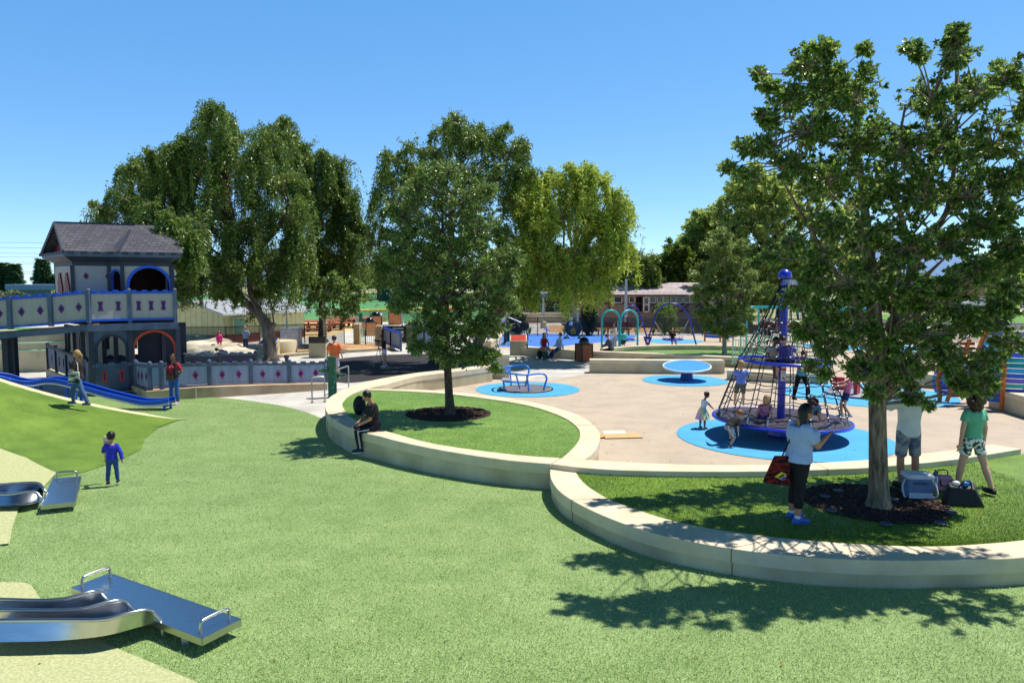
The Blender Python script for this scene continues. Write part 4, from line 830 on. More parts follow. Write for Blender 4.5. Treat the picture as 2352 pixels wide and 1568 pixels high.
# back rows of posts, arches seen through the openings
for (u, y) in ((150, 28.5), (168, 27.4), (186, 26.5), (235, 29.0), (300, 29.3), (372, 29.6), (262, 28.0)):
    p = U2(u, y); mb = MB(); mb.box((p[0], p[1], 1.2), (.15, .15, 2.35), rz=.6); mb.build('rear_post', blk, castle)
lw = [U2(200, 25.9), U2(172, 27.2), U2(146, 28.6)]
for i in range(2):
    _, ll = fr(lw[i + 1], lw[i]); wall_arch(lw[i + 1], lw[i], 1.35, z2 - .25, ll * .5, ll * .3, 1.75).build('side_arch', blk, castle)
wall_arch(U2(312, 29.3), U2(425, 29.9), .02, z2 - .25, None, 0, 0).build('dark_infill_wall', blk, castle)  # dark wall added so the interior behind the red arch reads as shaded
bw = [U2(238, 29.1), U2(300, 29.4), U2(372, 29.7), U2(420, 30)]
for i in range(3):
    _, ll = fr(bw[i], bw[i + 1]); wall_arch(bw[i], bw[i + 1], 1.35, z2 - .25, ll * .5, ll * .36, 1.7).build('rear_arch', blk, castle)
    rail_panel(castle, bw[i], bw[i + 1], 0.15, 0.15, .9, (.5,), blk2, blk, None, 'slit', red_o, cream, 'rear')
# descending panels on the left flank, on a low plinth
sd = [U2(104, 31.0), U2(123, 29.8), U2(147, 28.4), U2(170, 27.1), U2(196, 26.0)]
for i in range(4):
    rail_panel(castle, sd[i], sd[i + 1], .35 - .02 * i, .33 - .02 * i, .98, (.3, .7) if i != 0 else (.5,), blk2, blk, None, 'slit' if i else 'diamond', blk if i else magenta, indigo, 'flank')
mb = MB(); [mb.beam(V2(sd[i], .15), V2(sd[i + 1], .15), .2, .38) for i in range(4)]; mb.build('plinth', wallb, castle)
for p in sd[:-1]: mb = MB(); mb.box((p[0], p[1], .85), (.12, .12, 1.2), rz=.6); mb.build('flank_post', blk, castle)
# podium
mb = MB(); mb.prism([V2(p, -.1) for p in (U2(206, 25.9), U2(330, 25.6), U2(420, 27.6), U2(420, 31), U2(110, 32), U2(150, 28.6))], (0, 0, .2)); mb.build('podium', M('dark_podium', (84, 82, 88), .9, var=.1), castle)

# ---- high ramp with diamond panels
ramp = thing('castle_ramp', 'raised walkway with cream diamond panels and blue rails leading left from the castle', 'walkway', (0, 0, 0))
rp = [(204, 25.7, 669.5, 738), (117, 25.5, 677.6, 747), (23, 25.2, 683.5, 754), (-72, 24.9, 692, 764), (-170, 24.6, 700, 775)]
P_ = [(W(u, 700, y).x, y) for u, y, a, b in rp]; Zt = [W(u, a, y).z for u, y, a, b in rp]
for i in range(4):
    h_ = 1.06; rail_panel(ramp, P_[i + 1], P_[i], Zt[i + 1] - h_, Zt[i] - h_, h_, (.27, .73), cream, cblue, cblue, 'diamond', purple, indigo, 'ramp')
for i in range(5): mb = MB(); mb.box((P_[i][0], P_[i][1] - .03, Zt[i] - .52), (.13, .13, 1.12)); mb.build('ramp_post', blk2, ramp)
mb = MB()
for i in range(4):
    a = V2(P_[i], Zt[i] - 1.13); b = V2(P_[i + 1], Zt[i + 1] - 1.13); mb.add([a, b, b + Vector((0, 1.5, 0)), a + Vector((0, 1.5, 0)), a - Vector((0, 0, .05)), b - Vector((0, 0, .05)), b + Vector((0, 1.5, -.05)), a + Vector((0, 1.5, -.05))], [(0, 1, 2, 3), (7, 6, 5, 4), (0, 4, 5, 1), (2, 6, 7, 3), (0, 3, 7, 4), (1, 5, 6, 2)])
mb.build('ramp_deck', wood, ramp)
mb = MB(); [mb.beam(V2(P_[i], Zt[i] - 1.27), V2(P_[i + 1], Zt[i + 1] - 1.27), .1, .2) for i in range(4)]; mb.build('ramp_beam', blk2, ramp)
P2 = [(p[0], p[1] + 1.5) for p in P_]
for i in range(4): rail_panel(ramp, P2[i + 1], P2[i], Zt[i + 1] - 1.06, Zt[i] - 1.06, 1.06, (), cream, cblue, cblue, 'diamond', purple, indigo, 'far_ramp')
for u, dy in ((15, .2), (31, .9)):
    q = W(u, 800, 25.2 + dy); mb = MB(); mb.box((q.x, q.y, 1.05), (.2, .2, 2.3)); mb.box((q.x, q.y, 2.1), (.32, .32, .14)); mb.build('support_post', blk, ramp)

# ---- low ramp fence running right from the castle, on its concrete upstand
fp = [(306, 26.3), (338, 24.9), (365, 25.0), (476, 25.75), (572, 26.4), (661, 27.0), (747, 27.6)]
FP = [U2(u, y) for u, y in fp]
ftop = [835, 840, 838.5, 835, 834, 834, 832.5]
lowf = thing('ramp_fence', 'long grey-blue panel fence with pink diamonds on the low concrete ramp right of the castle', 'fence', (0, 0, 0))
zt = [W(u, v, y).z for (u, y), v in zip(fp, ftop)]
for i in range(6):
    mo = (.3, .7) if i > 1 else ((.2, .45, .75) if i == 0 else ())
    rail_panel(lowf, FP[i], FP[i + 1], zt[i] - .82, zt[i + 1] - .82, .82, mo, panelb, blk2, blk2, 'diamond', magenta, indigo, 'fence', bt=.06)
for p, z in zip(FP, zt): mb = MB(); mb.box((p[0], p[1], z - .42), (.12, .12, 1.0)); mb.lathe((p[0], p[1], z + .08), [(.05, 0), (.075, .02), (.05, .06), (0, .08)], 10); mb.build('fence_post', blk2, lowf)
rmp = thing('ramp_wall', 'low tan concrete upstand wall beneath the pink-diamond fence', 'wall', (0, 0, 0))
q = [(302, 26.2, 885), (338, 24.6, 898.6), (448, 25.2, 890), (572, 26.0, 885.5), (661, 26.6, 883), (751, 27.3, 880.5)]
mb = MB(); pts = [(W(u, v, y)) for u, y, v in q]
vs = []
for p in pts: vs += [(p.x, p.y, -.1), (p.x, p.y, p.z), (p.x + .1, p.y + .85, p.z), (p.x + .1, p.y + .85, -.1)]
mb.add(vs, [(i * 4 + j, i * 4 + (j + 1) % 4, i * 4 + 4 + (j + 1) % 4, i * 4 + 4 + j) for i in range(5) for j in range(4)] + [(0, 1, 2, 3), (23, 22, 21, 20)])
mb.build('upstand', M('tan_concrete', (196, 172, 142), 0.85, scale=1.4, col2=(168, 142, 112), bump=.15, detail=9), rmp)
mb = MB(); a = W(450, 903, 25.17); mb.box((a.x, a.y - .005, .2), (.02, .02, .44)); mb.build('expansion_joint', M('joint_pale', (226, 216, 200), .9), rmp)
# far fence row of the same ramp, dark
lowb = thing('ramp_fence', 'dark far-side fence row of the low ramp behind the woman in red', 'fence', (0, 0, 0))
fb = [(420, 29.6), (500, 30.2), (585, 30.8)]
FB = [U2(u, y) for u, y in fb]
for i in range(2): rail_panel(lowb, FB[i], FB[i + 1], .35, .3, .72, (.3, .7), blk, blk2, None, 'diamond', purple, indigo, 'fence')
low2 = [U2(u, y) for u, y in ((575, 28.3), (655, 28.9), (720, 29.4))]
for i in range(2): rail_panel(lowb, low2[i], low2[i + 1], .02, .02, .62, (), blk2, blk, None, 'diamond', purple, indigo, 'fence')
q = low2[0]
for p in FB + low2[1:2]: mb = MB(); mb.lathe((p[0], p[1], 0), [(.07, 0), (.07, 1.0), (.11, 1.04), (.1, 1.12), (0, 1.16)], 10); mb.build('fence_post', blk, lowb, smooth=True)

# ---- blue roller slide
rs = thing('roller_slide', 'bright blue roller slide coming down from the left past the castle', 'slide', (0, 0, 0))
sp = crv([(-40, 868, 22.0), (0, 873, 22.3), (25, 880, 22.5), (50, 884.5, 22.6), (80, 884, 22.8), (108, 879, 22.9), (140, 882, 22.9), (195, 897, 22.85), (240, 910, 22.8), (290, 922, 22.8), (322, 929, 22.8), (350, 930, 22.8), (372, 928, 22.8), (388, 925, 22.8)], 4)
cl = [W(u, v - 2, y) for u, v, y in sp]
d_ = Vector((0, .44, 0))
for nm, off in (('side_rail', Vector((0, 0, 0))), ('side_rail', d_)):
    vs = []
    for p in cl: q = p + off; vs += [(q.x, q.y - .03, q.z - .08), (q.x, q.y - .03, q.z + .09), (q.x, q.y + .03, q.z + .09), (q.x, q.y + .03, q.z - .08)]
    n_ = len(cl); MB().add(vs, [(i * 4 + j, i * 4 + (j + 1) % 4, i * 4 + 4 + (j + 1) % 4, i * 4 + 4 + j) for i in range(n_ - 1) for j in range(4)] + [(0, 1, 2, 3), (n_ * 4 - 1, n_ * 4 - 2, n_ * 4 - 3, n_ * 4 - 4)]).build(nm, cblue, rs)
    mb = MB(); mb.tube([p + off + Vector((0, 0, .095)) for p in cl], .028, 8); mb.build('top_lip', cblue, rs, smooth=True)
rr = resample(cl, 92); mb = MB(); mb2 = MB()
for p in rr: mb.tube([p + Vector((0, .035, -.03)), p + Vector((0, .405, -.03))], .027, 6)
mb.build('rollers', M('roller_black', (30, 40, 70), .5), rs)
for p in rr: mb2.lathe((p.x, p.y - .035, p.z - .045), [(.0, 0), (.03, .0), (.03, .012), (0, .014)], 8, Matrix.Rotation(PI / 2, 3, 'X'))
mb2.build('roller_bolts', M('bolt_white', (232, 236, 240), .35, metal=.2), rs)['kind'] = 'stuff'
for u, v in ((64, 912), (142, 925), (162, 925), (368, 950)):
    k = min(cl, key=lambda p: abs((p.x / p.y) - (u - 1176) / F)); mb = MB()
    for o_ in (0, .44): mb.tube([(k.x, k.y + o_, -.05), (k.x, k.y + o_, k.z - .1)], .055 if u < 300 else .04, 10)
    mb.tube([(k.x, k.y, k.z - .12), (k.x, k.y + .44, k.z - .12)], .03, 8)
    mb.build('support_leg', cblue, rs, smooth=True)
# ================================================================= PLAY EQUIPMENT
steel = M('brushed_steel', (196, 200, 206), 0.24, metal=1.0, var=0.05, scale=3, bump=0.05, bscale=30, stretch=(1, 12, 1))
steel2 = M('steel_tube', (190, 190, 186), 0.3, metal=1.0, var=0.04)
galv = M('galvanised', (178, 182, 186), 0.42, metal=0.85, var=0.06)
def slide_platform(name, lab, corners, ztop, handles, parent_group):
    t = thing(name, lab, 'platform', (corners[0][0], corners[0][1], 0), group=parent_group); B = Vector((corners[0][0], corners[0][1], 0))
    C_ = [Vector((c[0], c[1], ztop)) - B for c in corners]
    MB().prism([c - Vector((0, 0, .005)) for c in C_], (0, 0, .005)).build('deck', steel, t)
    mb = MB(); 
    for i in range(4): mb.beam(C_[i] + Vector((0, 0, -.035)), C_[(i + 1) % 4] + Vector((0, 0, -.035)), .02, .075)
    mb.build('rim', steel2, t)
    cen = sum(C_, Vector()) / 4
    for i, (a, b) in enumerate(handles):
        p, q = C_[a].lerp(cen, .09), C_[b].lerp(cen, .09); p2, q2 = p.lerp(q, .10), q.lerp(p, .10); h = Vector((0, 0, .13)); ins = (q2 - p2).normalized() * .05
        pts = crv([tuple(p2), tuple(p2 + h * .7), tuple(p2 + h + ins), tuple(q2 + h - ins), tuple(q2 + h * .7), tuple(q2)], 5); MB().tube(pts, .017, 10).build('handle', steel2, t, smooth=True)
    for c in C_[:]:
        l = c.lerp(cen, .3); MB().box((l.x, l.y, (ztop + .1) / 2 - .01), (.07, .07, ztop - .1)).build('foot', galv, t)
    return t
za = .13
pc = [P(165, 1349, za + .19), P(252, 1316, za + .19), P(553, 1421, za + .19), P(464, 1466, za + .19)]
slide_platform('slide_platform', 'large steel landing platform with two tube handles at the foot of the double slide', [(p.x, p.y) for p in pc], za + .19, [(0, 1), (2, 3)], 'steel slide landing platforms')
pd = [P(*q, za + .16) for q in ((122, 1098), (186, 1094), (172, 1152), (94, 1160))]
slide_platform('slide_platform', 'small steel landing platform with one handle at the end of the upper left slide', [(p.x, p.y) for p in pd], za + .16, [(0, 1)], 'steel slide landing platforms')
def steel_slide(lab, chute, ctrl, height=.2):
    """chute: (near u,v | far u,v) exit lip edges; ctrl: side rails as photo points with their level"""
    t = thing('steel_slide', lab, 'slide', (0, 0, 0), group='stainless steel slides')
    rails = []
    for pts in ctrl: rails.append(resample([P(u, v, z) for u, v, z in crv(pts, 6)], 40))
    base = []
    for pts in chute: base.append(resample([P(u, v, z) for u, v, z in crv(pts, 6)], 40))
    for r, b in zip(rails, base):
        vs = []; n_ = 40
        for p, q in zip(r, b):
            vs += [(p.x, p.y - .012, p.z), (q.x, q.y - .012, q.z - .03), (q.x, q.y + .012, q.z - .03), (p.x, p.y + .012, p.z)]
        MB().add(vs, [(i * 4 + j, i * 4 + (j + 1) % 4, i * 4 + 4 + (j + 1) % 4, i * 4 + 4 + j) for i in range(n_ - 1) for j in range(4)]).build('side_wall', steel, t, smooth=True)
        mb = MB(); e = r[-1]; tail = [tuple(x) for x in r] + [(e.x + .05, e.y, e.z - .05), (e.x + .075, e.y, e.z - .14), (e.x + .08, e.y, max(.12, e.z - .24))]
        mb.tube(tail, .022, 8); mb.build('lip_tube', steel2, t, smooth=True)
    for i in range(len(base) - 1):
        vs = []
        for p, q in zip(base[i], base[i + 1]): vs += [tuple(p), tuple(p.lerp(q, .5) + Vector((0, 0, -.035))), tuple(q)]
        MB().add(vs, [(k * 3 + j, k * 3 + 1 + j, k * 3 + 4 + j, k * 3 + 3 + j) for k in range(39) for j in range(2)]).build('chute', steel, t, smooth=True)
    return t
s0 = za + .18
steel_slide('wide double stainless steel slide entering from the left edge, above the rubber pad',
    [[(-60, 1468, s0), (0, 1466, s0), (130, 1463, s0), (240, 1452, s0), (320, 1432, s0), (352, 1424, s0)],
     [(-60, 1434, s0), (0, 1433, s0), (110, 1430, s0), (200, 1421, s0), (270, 1408, s0), (290, 1404, s0)],
     [(-60, 1406, s0), (0, 1405, s0), (90, 1402, s0), (160, 1394, s0), (225, 1383, s0), (238, 1380, s0)]],
    [[(-60, 1426, s0 + .16), (0, 1424, s0 + .16), (140, 1423, s0 + .16), (235, 1422, s0 + .16), (290, 1409, s0 + .18), (330, 1401, s0 + .17), (348, 1402, s0 + .13), (356, 1410, s0 + .08)],
     [(-60, 1402, s0 + .16), (0, 1400, s0 + .16), (110, 1401, s0 + .16), (185, 1398, s0 + .16), (240, 1384, s0 + .18), (270, 1379, s0 + .17), (286, 1380, s0 + .13), (295, 1390, s0 + .08)],
     [(-60, 1378, s0 + .16), (0, 1376, s0 + .16), (90, 1378, s0 + .16), (150, 1374, s0 + .16), (195, 1362, s0 + .18), (218, 1358, s0 + .17), (230, 1361, s0 + .13), (240, 1372, s0 + .08)]])
s1 = za + .15
steel_slide('single stainless steel slide at the left edge, on the mound side',
    [[(-60, 1158, s1), (0, 1157, s1), (50, 1156, s1), (85, 1150, s1), (97, 1147, s1)],
     [(-60, 1130, s1), (0, 1128, s1), (50, 1126, s1), (85, 1122, s1), (100, 1120, s1)]],
    [[(-60, 1136, s1 + .14), (0, 1135, s1 + .14), (30, 1134, s1 + .14), (62, 1129, s1 + .15), (82, 1130, s1 + .13), (92, 1140, s1 + .06)],
     [(-60, 1110, s1 + .14), (0, 1112, s1 + .14), (30, 1110, s1 + .14), (70, 1108, s1 + .15), (90, 1110, s1 + .13), (101, 1124, s1 + .06)]])
# support brackets under the slides
# ---- drinking fountain with water bottle, hoop rails
green = M('fountain_green', (18, 92, 66), 0.4, var=0.06, spec=.5)
b = P(764, 911); t = thing('drinking_fountain', 'dark green drinking fountain post with two side basins beside the seat wall', 'drinking fountain', b)
k = PPM(764, 911, b.y)
MB().lathe((0, 0, 0), [(.16, 0), (.16, .02), (.15, .04), (.15, 1.36), (.155, 1.37), (.155, 1.41), (.14, 1.42)], 24).build('post', green, t, smooth=True)
for sx, z, c in ((-1, .98, (-.30, -.05)), (1, .80, (.30, .12))):
    ba = MB().box((c[0] * .75, c[1], z - .06), (.28, .16, .12)).build('basin', green, t, bevel=.02)
    MB().lathe((c[0], c[1], z - .12), [(.10, 0), (.15, .04), (.155, .12), (.14, .125), (.12, .1)], 18).build('bowl', green, ba, smooth=True)
    MB().lathe((c[0], c[1], z - .01), [(.13, 0), (.13, .012), (.05, .014)], 18).build('drain_plate', steel, ba, smooth=True)
    MB().tube([(c[0] - .08, c[1], z), (c[0] - .08, c[1], z + .06), (c[0] - .05, c[1], z + .085)], .014, 8).build('spout', steel2, ba, smooth=True)
mb = MB(); [mb.lathe((.05 + .06 * (i % 2), -.15, .35 + .2 * i), [(.012, 0), (.012, .01), (0, .012)], 8, Matrix.Rotation(PI / 2, 3, 'X')) for i in range(4)]; mb.build('bolts', M('bolt_white', (232, 236, 240), .35), t)
bo = thing('water_bottle', 'clear plastic water bottle with pale blue label on the left basin of the fountain', 'bottle', b + Vector((-.19, -.05, .985)))
MB().lathe((0, 0, 0), [(.03, 0), (.034, .01), (.034, .13), (.02, .17), (.013, .18), (.013, .2)], 14).build('bottle_body', M('clear_plastic', (206, 226, 240), .15, spec=.6), bo, smooth=True)
MB().lathe((0, 0, .05), [(.0352, 0), (.0352, .06)], 14).build('bottle_label', M('label_blue', (90, 150, 210), .5), bo)
MB().lathe((0, 0, .2), [(.015, 0), (.015, .02)], 12).build('bottle_cap', M('white_plastic', (235, 235, 235), .4), bo)
for pts, lab in ((((717, 924), (746, 922)), 'near galvanised hoop rail left of the drinking fountain'), (((771, 905), (801, 890)), 'farther galvanised hoop rail right of the drinking fountain')):
    a, c = P(*pts[0]), P(*pts[1]); t = thing('hoop_rail', lab, 'hoop rail', a, group='hoop rails guarding the fountain'); d = c - a; h = Vector((0, 0, .84))
    MB().tube(crv([(0, 0, 0), tuple(h * .5), tuple(h * .9), tuple(h + d * .12), tuple(h + d * .88), tuple(d + h * .9), tuple(d + h * .5), tuple(d)], 5), .026, 10).build('hoop', galv, t, smooth=True)
    for q in (Vector(), d): MB().lathe(q, [(.06, 0), (.06, .012), (.03, .016)], 14).build('base_plate', galv, t)

# ---- rope carousel
CC = P(1792, 1001); navy = M('carousel_blue', (28, 50, 190), 0.3, var=0.03, spec=.5, coat=.3); ropem = M('black_rope', (26, 26, 32), .75, var=.1, scale=30)
kn = M('rope_clamp', (210, 212, 216), .35, metal=.7)
car = thing('rope_carousel', 'spinning rope-net carousel with tall blue mast and dark round floor', 'carousel', CC)
Rf = 1.71; zf = .45; tilt = Matrix.Rotation(math.radians(1.6), 3, 'Y')
def T(p): return tilt @ Vector(p)
MB().lathe((0, 0, 0), [(.35, .02), (.3, .04), (.25, .3)], 24).build('hub', navy, car, smooth=True)
mb = MB(); n_ = 64; mb.prism([T((Rf * math.cos(2 * PI * i / n_) * .985, Rf * math.sin(2 * PI * i / n_) * .985, zf)) for i in range(n_)], (0, 0, .03))
flo = mb.build('floor', M('carousel_floor', (74, 62, 74), .55, scale=2, col2=(62, 52, 64), bump=.3, bscale=60), car)
MB().tube([T((Rf * math.cos(2 * PI * i / 72), Rf * math.sin(2 * PI * i / 72), zf)) for i in range(72)], .042, 12, closed=True).build('floor_ring', navy, car, smooth=True)
mb = MB(); mb.lathe((0, 0, zf - .05), [(.1, 0), (.1, 3.62)], 24); mb.build('mast', navy, car, smooth=True)
MB().lathe((0, 0, 4.1), [(.165, 0), (.175, .01), (.172, .08), (.15, .15), (.09, .21), (.03, .235), (0, .24)], 24).build('mast_cap', navy, car, smooth=True)
zr2 = 1.97; Rr = 1.13
MB().tube([T((Rr * math.cos(2 * PI * i / 60), Rr * math.sin(2 * PI * i / 60), zr2)) for i in range(60)], .043, 12, closed=True).build('upper_ring', navy, car, smooth=True)
NR = 20
def netp(a, z):                                          # net envelope: cone from floor rim to upper ring to mast top
    if z <= zr2: f_ = (z - zf) / (zr2 - zf); r = 1.64 + (Rr - 1.64) * f_
    else: f_ = (z - zr2) / (4.05 - zr2); r = Rr + (.14 - Rr) * f_ ** .94
    return T((r * math.cos(a), r * math.sin(a), z))
for i in range(NR):
    a = 2 * PI * i / NR + .08
    MB().tube([netp(a, z) for z in (zf + .02, .9, 1.4, zr2, 2.5, 3.2, 4.08)], .0135, 6).build('rope', ropem, car)
mb = MB(); mk = MB(); cl_ = MB()
for z, wv in ((.72, .05), (1.02, .04), (1.30, .03), (1.48, .03), (2.18, .02), (2.42, .03), (2.72, .02), (3.0, .02)):
    pts = []
    for i in range(NR * 4):
        a = 2 * PI * i / (NR * 4) + .08; sag = -wv * math.sin(PI * (i % 4) / 4); pts.append(netp(a, z + sag + .035 * math.sin(i * .31 + z * 9)))
        if i % 4 == 0: mk.ell(pts[-1], (.03, .03, .022), 8, 6)
    mb.tube(pts, .0125, 6, closed=True)
mb.build('ring_ropes', ropem, car); mk.build('rope_joints', kn, car, smooth=True)['kind'] = 'stuff'
for i in range(NR):
    a = 2 * PI * i / NR + .08; q = netp(a, zf + .12); cl_.tube([netp(a, zf + .05), netp(a, zf + .2)], .019, 7); cl_.tube([netp(a, 3.93), netp(a, 4.06)], .019, 6)
cl_.build('rope_ends', kn, car)['kind'] = 'stuff'
mb = MB()
for i in range(10):
    a = 2 * PI * i / 10; pts = [T((.14 * math.cos(a), .14 * math.sin(a), zr2)), T((.6 * math.cos(a + .05), .6 * math.sin(a + .05), zr2 - .04)), T((Rr * math.cos(a), Rr * math.sin(a), zr2))]; mb.tube(crv([tuple(p) for p in pts], 4), .013, 6)
for r in (.45, .8): mb.tube([T((r * math.cos(2 * PI * i / 30), r * math.sin(2 * PI * i / 30), zr2 - .03 + .01 * (i % 3))) for i in range(30)], .012, 6, closed=True)
mb.build('seat_net', ropem, car)
mb = MB(); mb.box((-.005, -.106, 1.62), (.13, .006, .32)); st = mb.build('warning_sticker', M('sticker_white', (236, 236, 232), .5), car)
MB().box((-.005, -.1105, 1.755), (.13, .004, .05)).build('sticker_header', red_o, st); MB().box((-.005, -.1105, 1.53), (.05, .004, .03)).build('sticker_triangle', M('sign_yellow', (232, 196, 40), .5), st)
r_ = []
for i in range(20): r_.append((-.005 + .04 * math.cos(2 * PI * i / 20), -.111, 1.66 + .04 * math.sin(2 * PI * i / 20)))
mb = MB(); mb.tube(r_, .005, 5, closed=True); mb.beam((-.033, -.111, 1.69), (.023, -.111, 1.63), .006, .008); mb.build('no_entry_ring', red_o, st)
MB().box((-.005, -.106, 1.84), (.11, .006, .1)).build('small_sticker', M('sticker_white', (236, 236, 232), .5), car)

# ---- tilted blue disc
c = P(1577, 873); t = thing('tilted_disc', 'tilted sky-blue spinning disc with white rim on a dark blue pedestal', 'spinning disc', c)
MB().lathe((0, 0, 0), [(.26, 0), (.26, .1), (.235, .2), (.25, .42), (.3, .46)], 24).build('pedestal', M('pedestal_blue', (16, 64, 140), .45, var=.05), t, smooth=True)
Rm = Matrix.Rotation(math.radians(8), 3, 'X') @ Matrix.Rotation(math.radians(-2), 3, 'Y')
MB().lathe((0, 0, .58), [(.0, -.10), (.55, -.07), (.92, -.015), (.93, .0), (.93, .012)], 48, Rm).build('disc', M('disc_blue', (52, 142, 222), .6, var=.05, scale=3), t, smooth=True)
MB().tube([Vector((0, 0, .58)) + Rm @ Vector((.95 * math.cos(2 * PI * i / 60), .95 * math.sin(2 * PI * i / 60), 0.0)) for i in range(60)], .038, 10, closed=True).build('rim', M('disc_rim', (222, 226, 232), .4), t, smooth=True)

# ---- little merry-go-round with blue tube rails
c = P(1208, 893.5); t = thing('merry_go_round', 'small flush merry-go-round with bent light-blue tube rails and seat', 'merry-go-round', c)
tb = M('tube_blue', (38, 128, 214), .35, var=.03, spec=.5)
MB().lathe((0, 0, .004), [(.98, 0), (.98, .02), (.96, .024)], 48).build('turntable', M('turntable_grey', (112, 106, 122), .5, var=.06, scale=4), t)
mb = MB(); mb.tube([(1.0 * math.cos(2 * PI * i / 50), 1.0 * math.sin(2 * PI * i / 50), .012) for i in range(50)], .03, 8, closed=True); mb.build('outer_ring', M('ring_dark', (30, 34, 44), .5), t)
mb = MB(); mb.tube([(.93 * math.cos(2 * PI * i / 50), .93 * math.sin(2 * PI * i / 50), .032) for i in range(50)], .012, 6, closed=True); mb.build('yellow_ring', M('ring_yellow', (220, 180, 40), .5), t)
def mg(u, v, y): return tuple(W(u, v, c.y + y) - c)
z4 = lambda x, y: (1900 + x * .21259) / 1.7415
def q4(x, y, dy): return mg((1900 + x * .21259) / 1.7415, (1400 + y * .21259) / 1.7415, dy)
MB().tube(crv([q4(1290, 765, -.5), q4(1320, 640, -.45), q4(1350, 530, -.4), q4(1300, 455, -.38), q4(1200, 443, -.45), q4(980, 462, -.75), q4(760, 450, -.85), q4(560, 415, -.6), q4(480, 375, -.1), q4(520, 335, .45), q4(680, 305, .85), q4(900, 283, .85), q4(985, 310, .75), q4(1015, 380, .7), q4(985, 520, .68), q4(950, 675, .65)], 6), .036, 10).build('top_rail', tb, t, smooth=True)
MB().tube(crv([q4(1015, 785, -.8), q4(1000, 640, -.78), q4(975, 480, -.75)], 5), .034, 10).build('upright', tb, t, smooth=True)
MB().tube(crv([q4(850, 735, .0), q4(810, 600, .0), q4(770, 455, -.05)], 5), .03, 10).build('upright', tb, t, smooth=True)
MB().tube(crv([q4(685, 690, .8), q4(670, 540, .8), q4(650, 320, .78)], 5), .03, 10).build('upright', tb, t, smooth=True)
MB().tube(crv([q4(555, 750, -.55), q4(545, 660, -.55), q4(535, 575, -.5)], 5), .034, 10).build('seat_leg', tb, t, smooth=True)
MB().tube(crv([q4(985, 608, -.75), q4(840, 605, -.78), q4(700, 598, -.7), q4(570, 590, -.4), q4(500, 550, -.1), q4(560, 530, .3), q4(680, 535, .6)], 5), .03, 10).build('seat_rail', tb, t, smooth=True)
p = [Vector(q4(490, 540, -.35)), Vector(q4(520, 570, -.62)), Vector(q4(690, 578, -.5)), Vector(q4(640, 540, .1)), Vector(q4(530, 530, .2))]
for q in p: q.z = p[2].z
MB().prism(p, (0, 0, .035)).build('seat', M('seat_grey', (150, 152, 160), .5), t, bevel=.01)
p = [Vector(q4(565, 335, .3)), Vector(q4(655, 325, .7)), Vector(q4(662, 395, .75)), Vector(q4(590, 392, .4))]
MB().prism(p, (0, .02, 0)).build('backrest', tb, t)

# ---- teal swing arches
teal = M('teal_paint', (24, 176, 184), .35, var=.04, spec=.5)
def arch_tube(mb, a, b, h, r=.06, rad=None):
    a = Vector(a); b = Vector(b); d = b - a; w_ = d.length; e = d / w_; rr_ = rad or w_ / 2; pts = [a, a + Vector((0, 0, (h - rr_) * .5)), a + Vector((0, 0, h - rr_))]
    for i in range(1, 12):
        an = PI * i / 12; pts.append(a + e * (rr_ - rr_ * math.cos(an)) * (w_ / 2 / rr_) + Vector((0, 0, h - rr_ + rr_ * math.sin(an))))
    pts += [b + Vector((0, 0, h - rr_)), b + Vector((0, 0, (h - rr_) * .5)), b]
    mb.tube(pts, r, 10); return mb
def swing_frame(lab, arches, h, beam=True, seats=()):
    B = P(*arches[0][0]); t = thing('swing_frame', lab, 'swing set', B, group='teal swing frames')
    mids = []
    for (a, b) in arches:
        p, q = P(*a) - B, P(*b) - B; arch_tube(MB(), p, q, h).build('arch_leg', teal, t, smooth=True); mids.append((p + q) / 2 + Vector((0, 0, h - .02)))
    if beam and len(mids) > 1:
        for i in range(len(mids) - 1):
            MB().tube([mids[i], mids[i + 1]], .075, 12).build('top_beam', teal, t, smooth=True)
            for s_ in (.25, .5, .75): q = mids[i].lerp(mids[i + 1], s_); MB().tube([q + (mids[i + 1] - mids[i]).normalized() * .06, q - (mids[i + 1] - mids[i]).normalized() * .06], .095, 12).build('hanger', teal, t, smooth=True)
    for (i, s_, sw) in seats:
        q = mids[i].lerp(mids[i + 1], s_); e = (mids[i + 1] - mids[i]).normalized() * .22; z_ = .5
        for sg in (-1, 1): MB().tube([q + e * sg, Vector((q.x + e.x * sg, q.y + e.y * sg + sw, z_))], .012, 5).build('chain', galv, t)
        c_ = Vector((q.x, q.y + sw, z_)); pts = [c_ - e * 1.05, c_ - e * .5 + Vector((0, 0, -.1)), c_ + e * .5 + Vector((0, 0, -.1)), c_ + e * 1.05]
        vs = []
        for k_ in crv([tuple(p) for p in pts], 4): k_ = Vector(k_); vs += [k_ + Vector((0, -.08, 0)), k_ + Vector((0, .08, 0)), k_ + Vector((0, .08, -.02)), k_ + Vector((0, -.08, -.02))]
        n_ = len(vs) // 4; MB().add(vs, [(k2 * 4 + j, k2 * 4 + (j + 1) % 4, k2 * 4 + 4 + (j + 1) % 4, k2 * 4 + 4 + j) for k2 in range(n_ - 1) for j in range(4)]).build('belt_seat', M('belt_black', (30, 30, 34), .6), t)
    return t
swing_frame('pair of teal arches standing together beside the man in grey', [((1382, 804), (1422, 803)), ((1424, 804), (1464, 801))], 2.35, beam=False)
swing_frame('long teal swing set with a straight top beam behind the rope carousel', [((1714, 793), (1741, 792)), ((1802, 796), (1831, 796)), ((1901, 797), (1933, 797)), ((2125, 800), (2160, 802)), ((2190, 812), (2225, 814))][:4], 2.45, seats=[(0, .35, .5), (0, .7, -.3), (1, .3, .3), (1, .6, .1), (2, .2, .2), (2, .4, .0)])
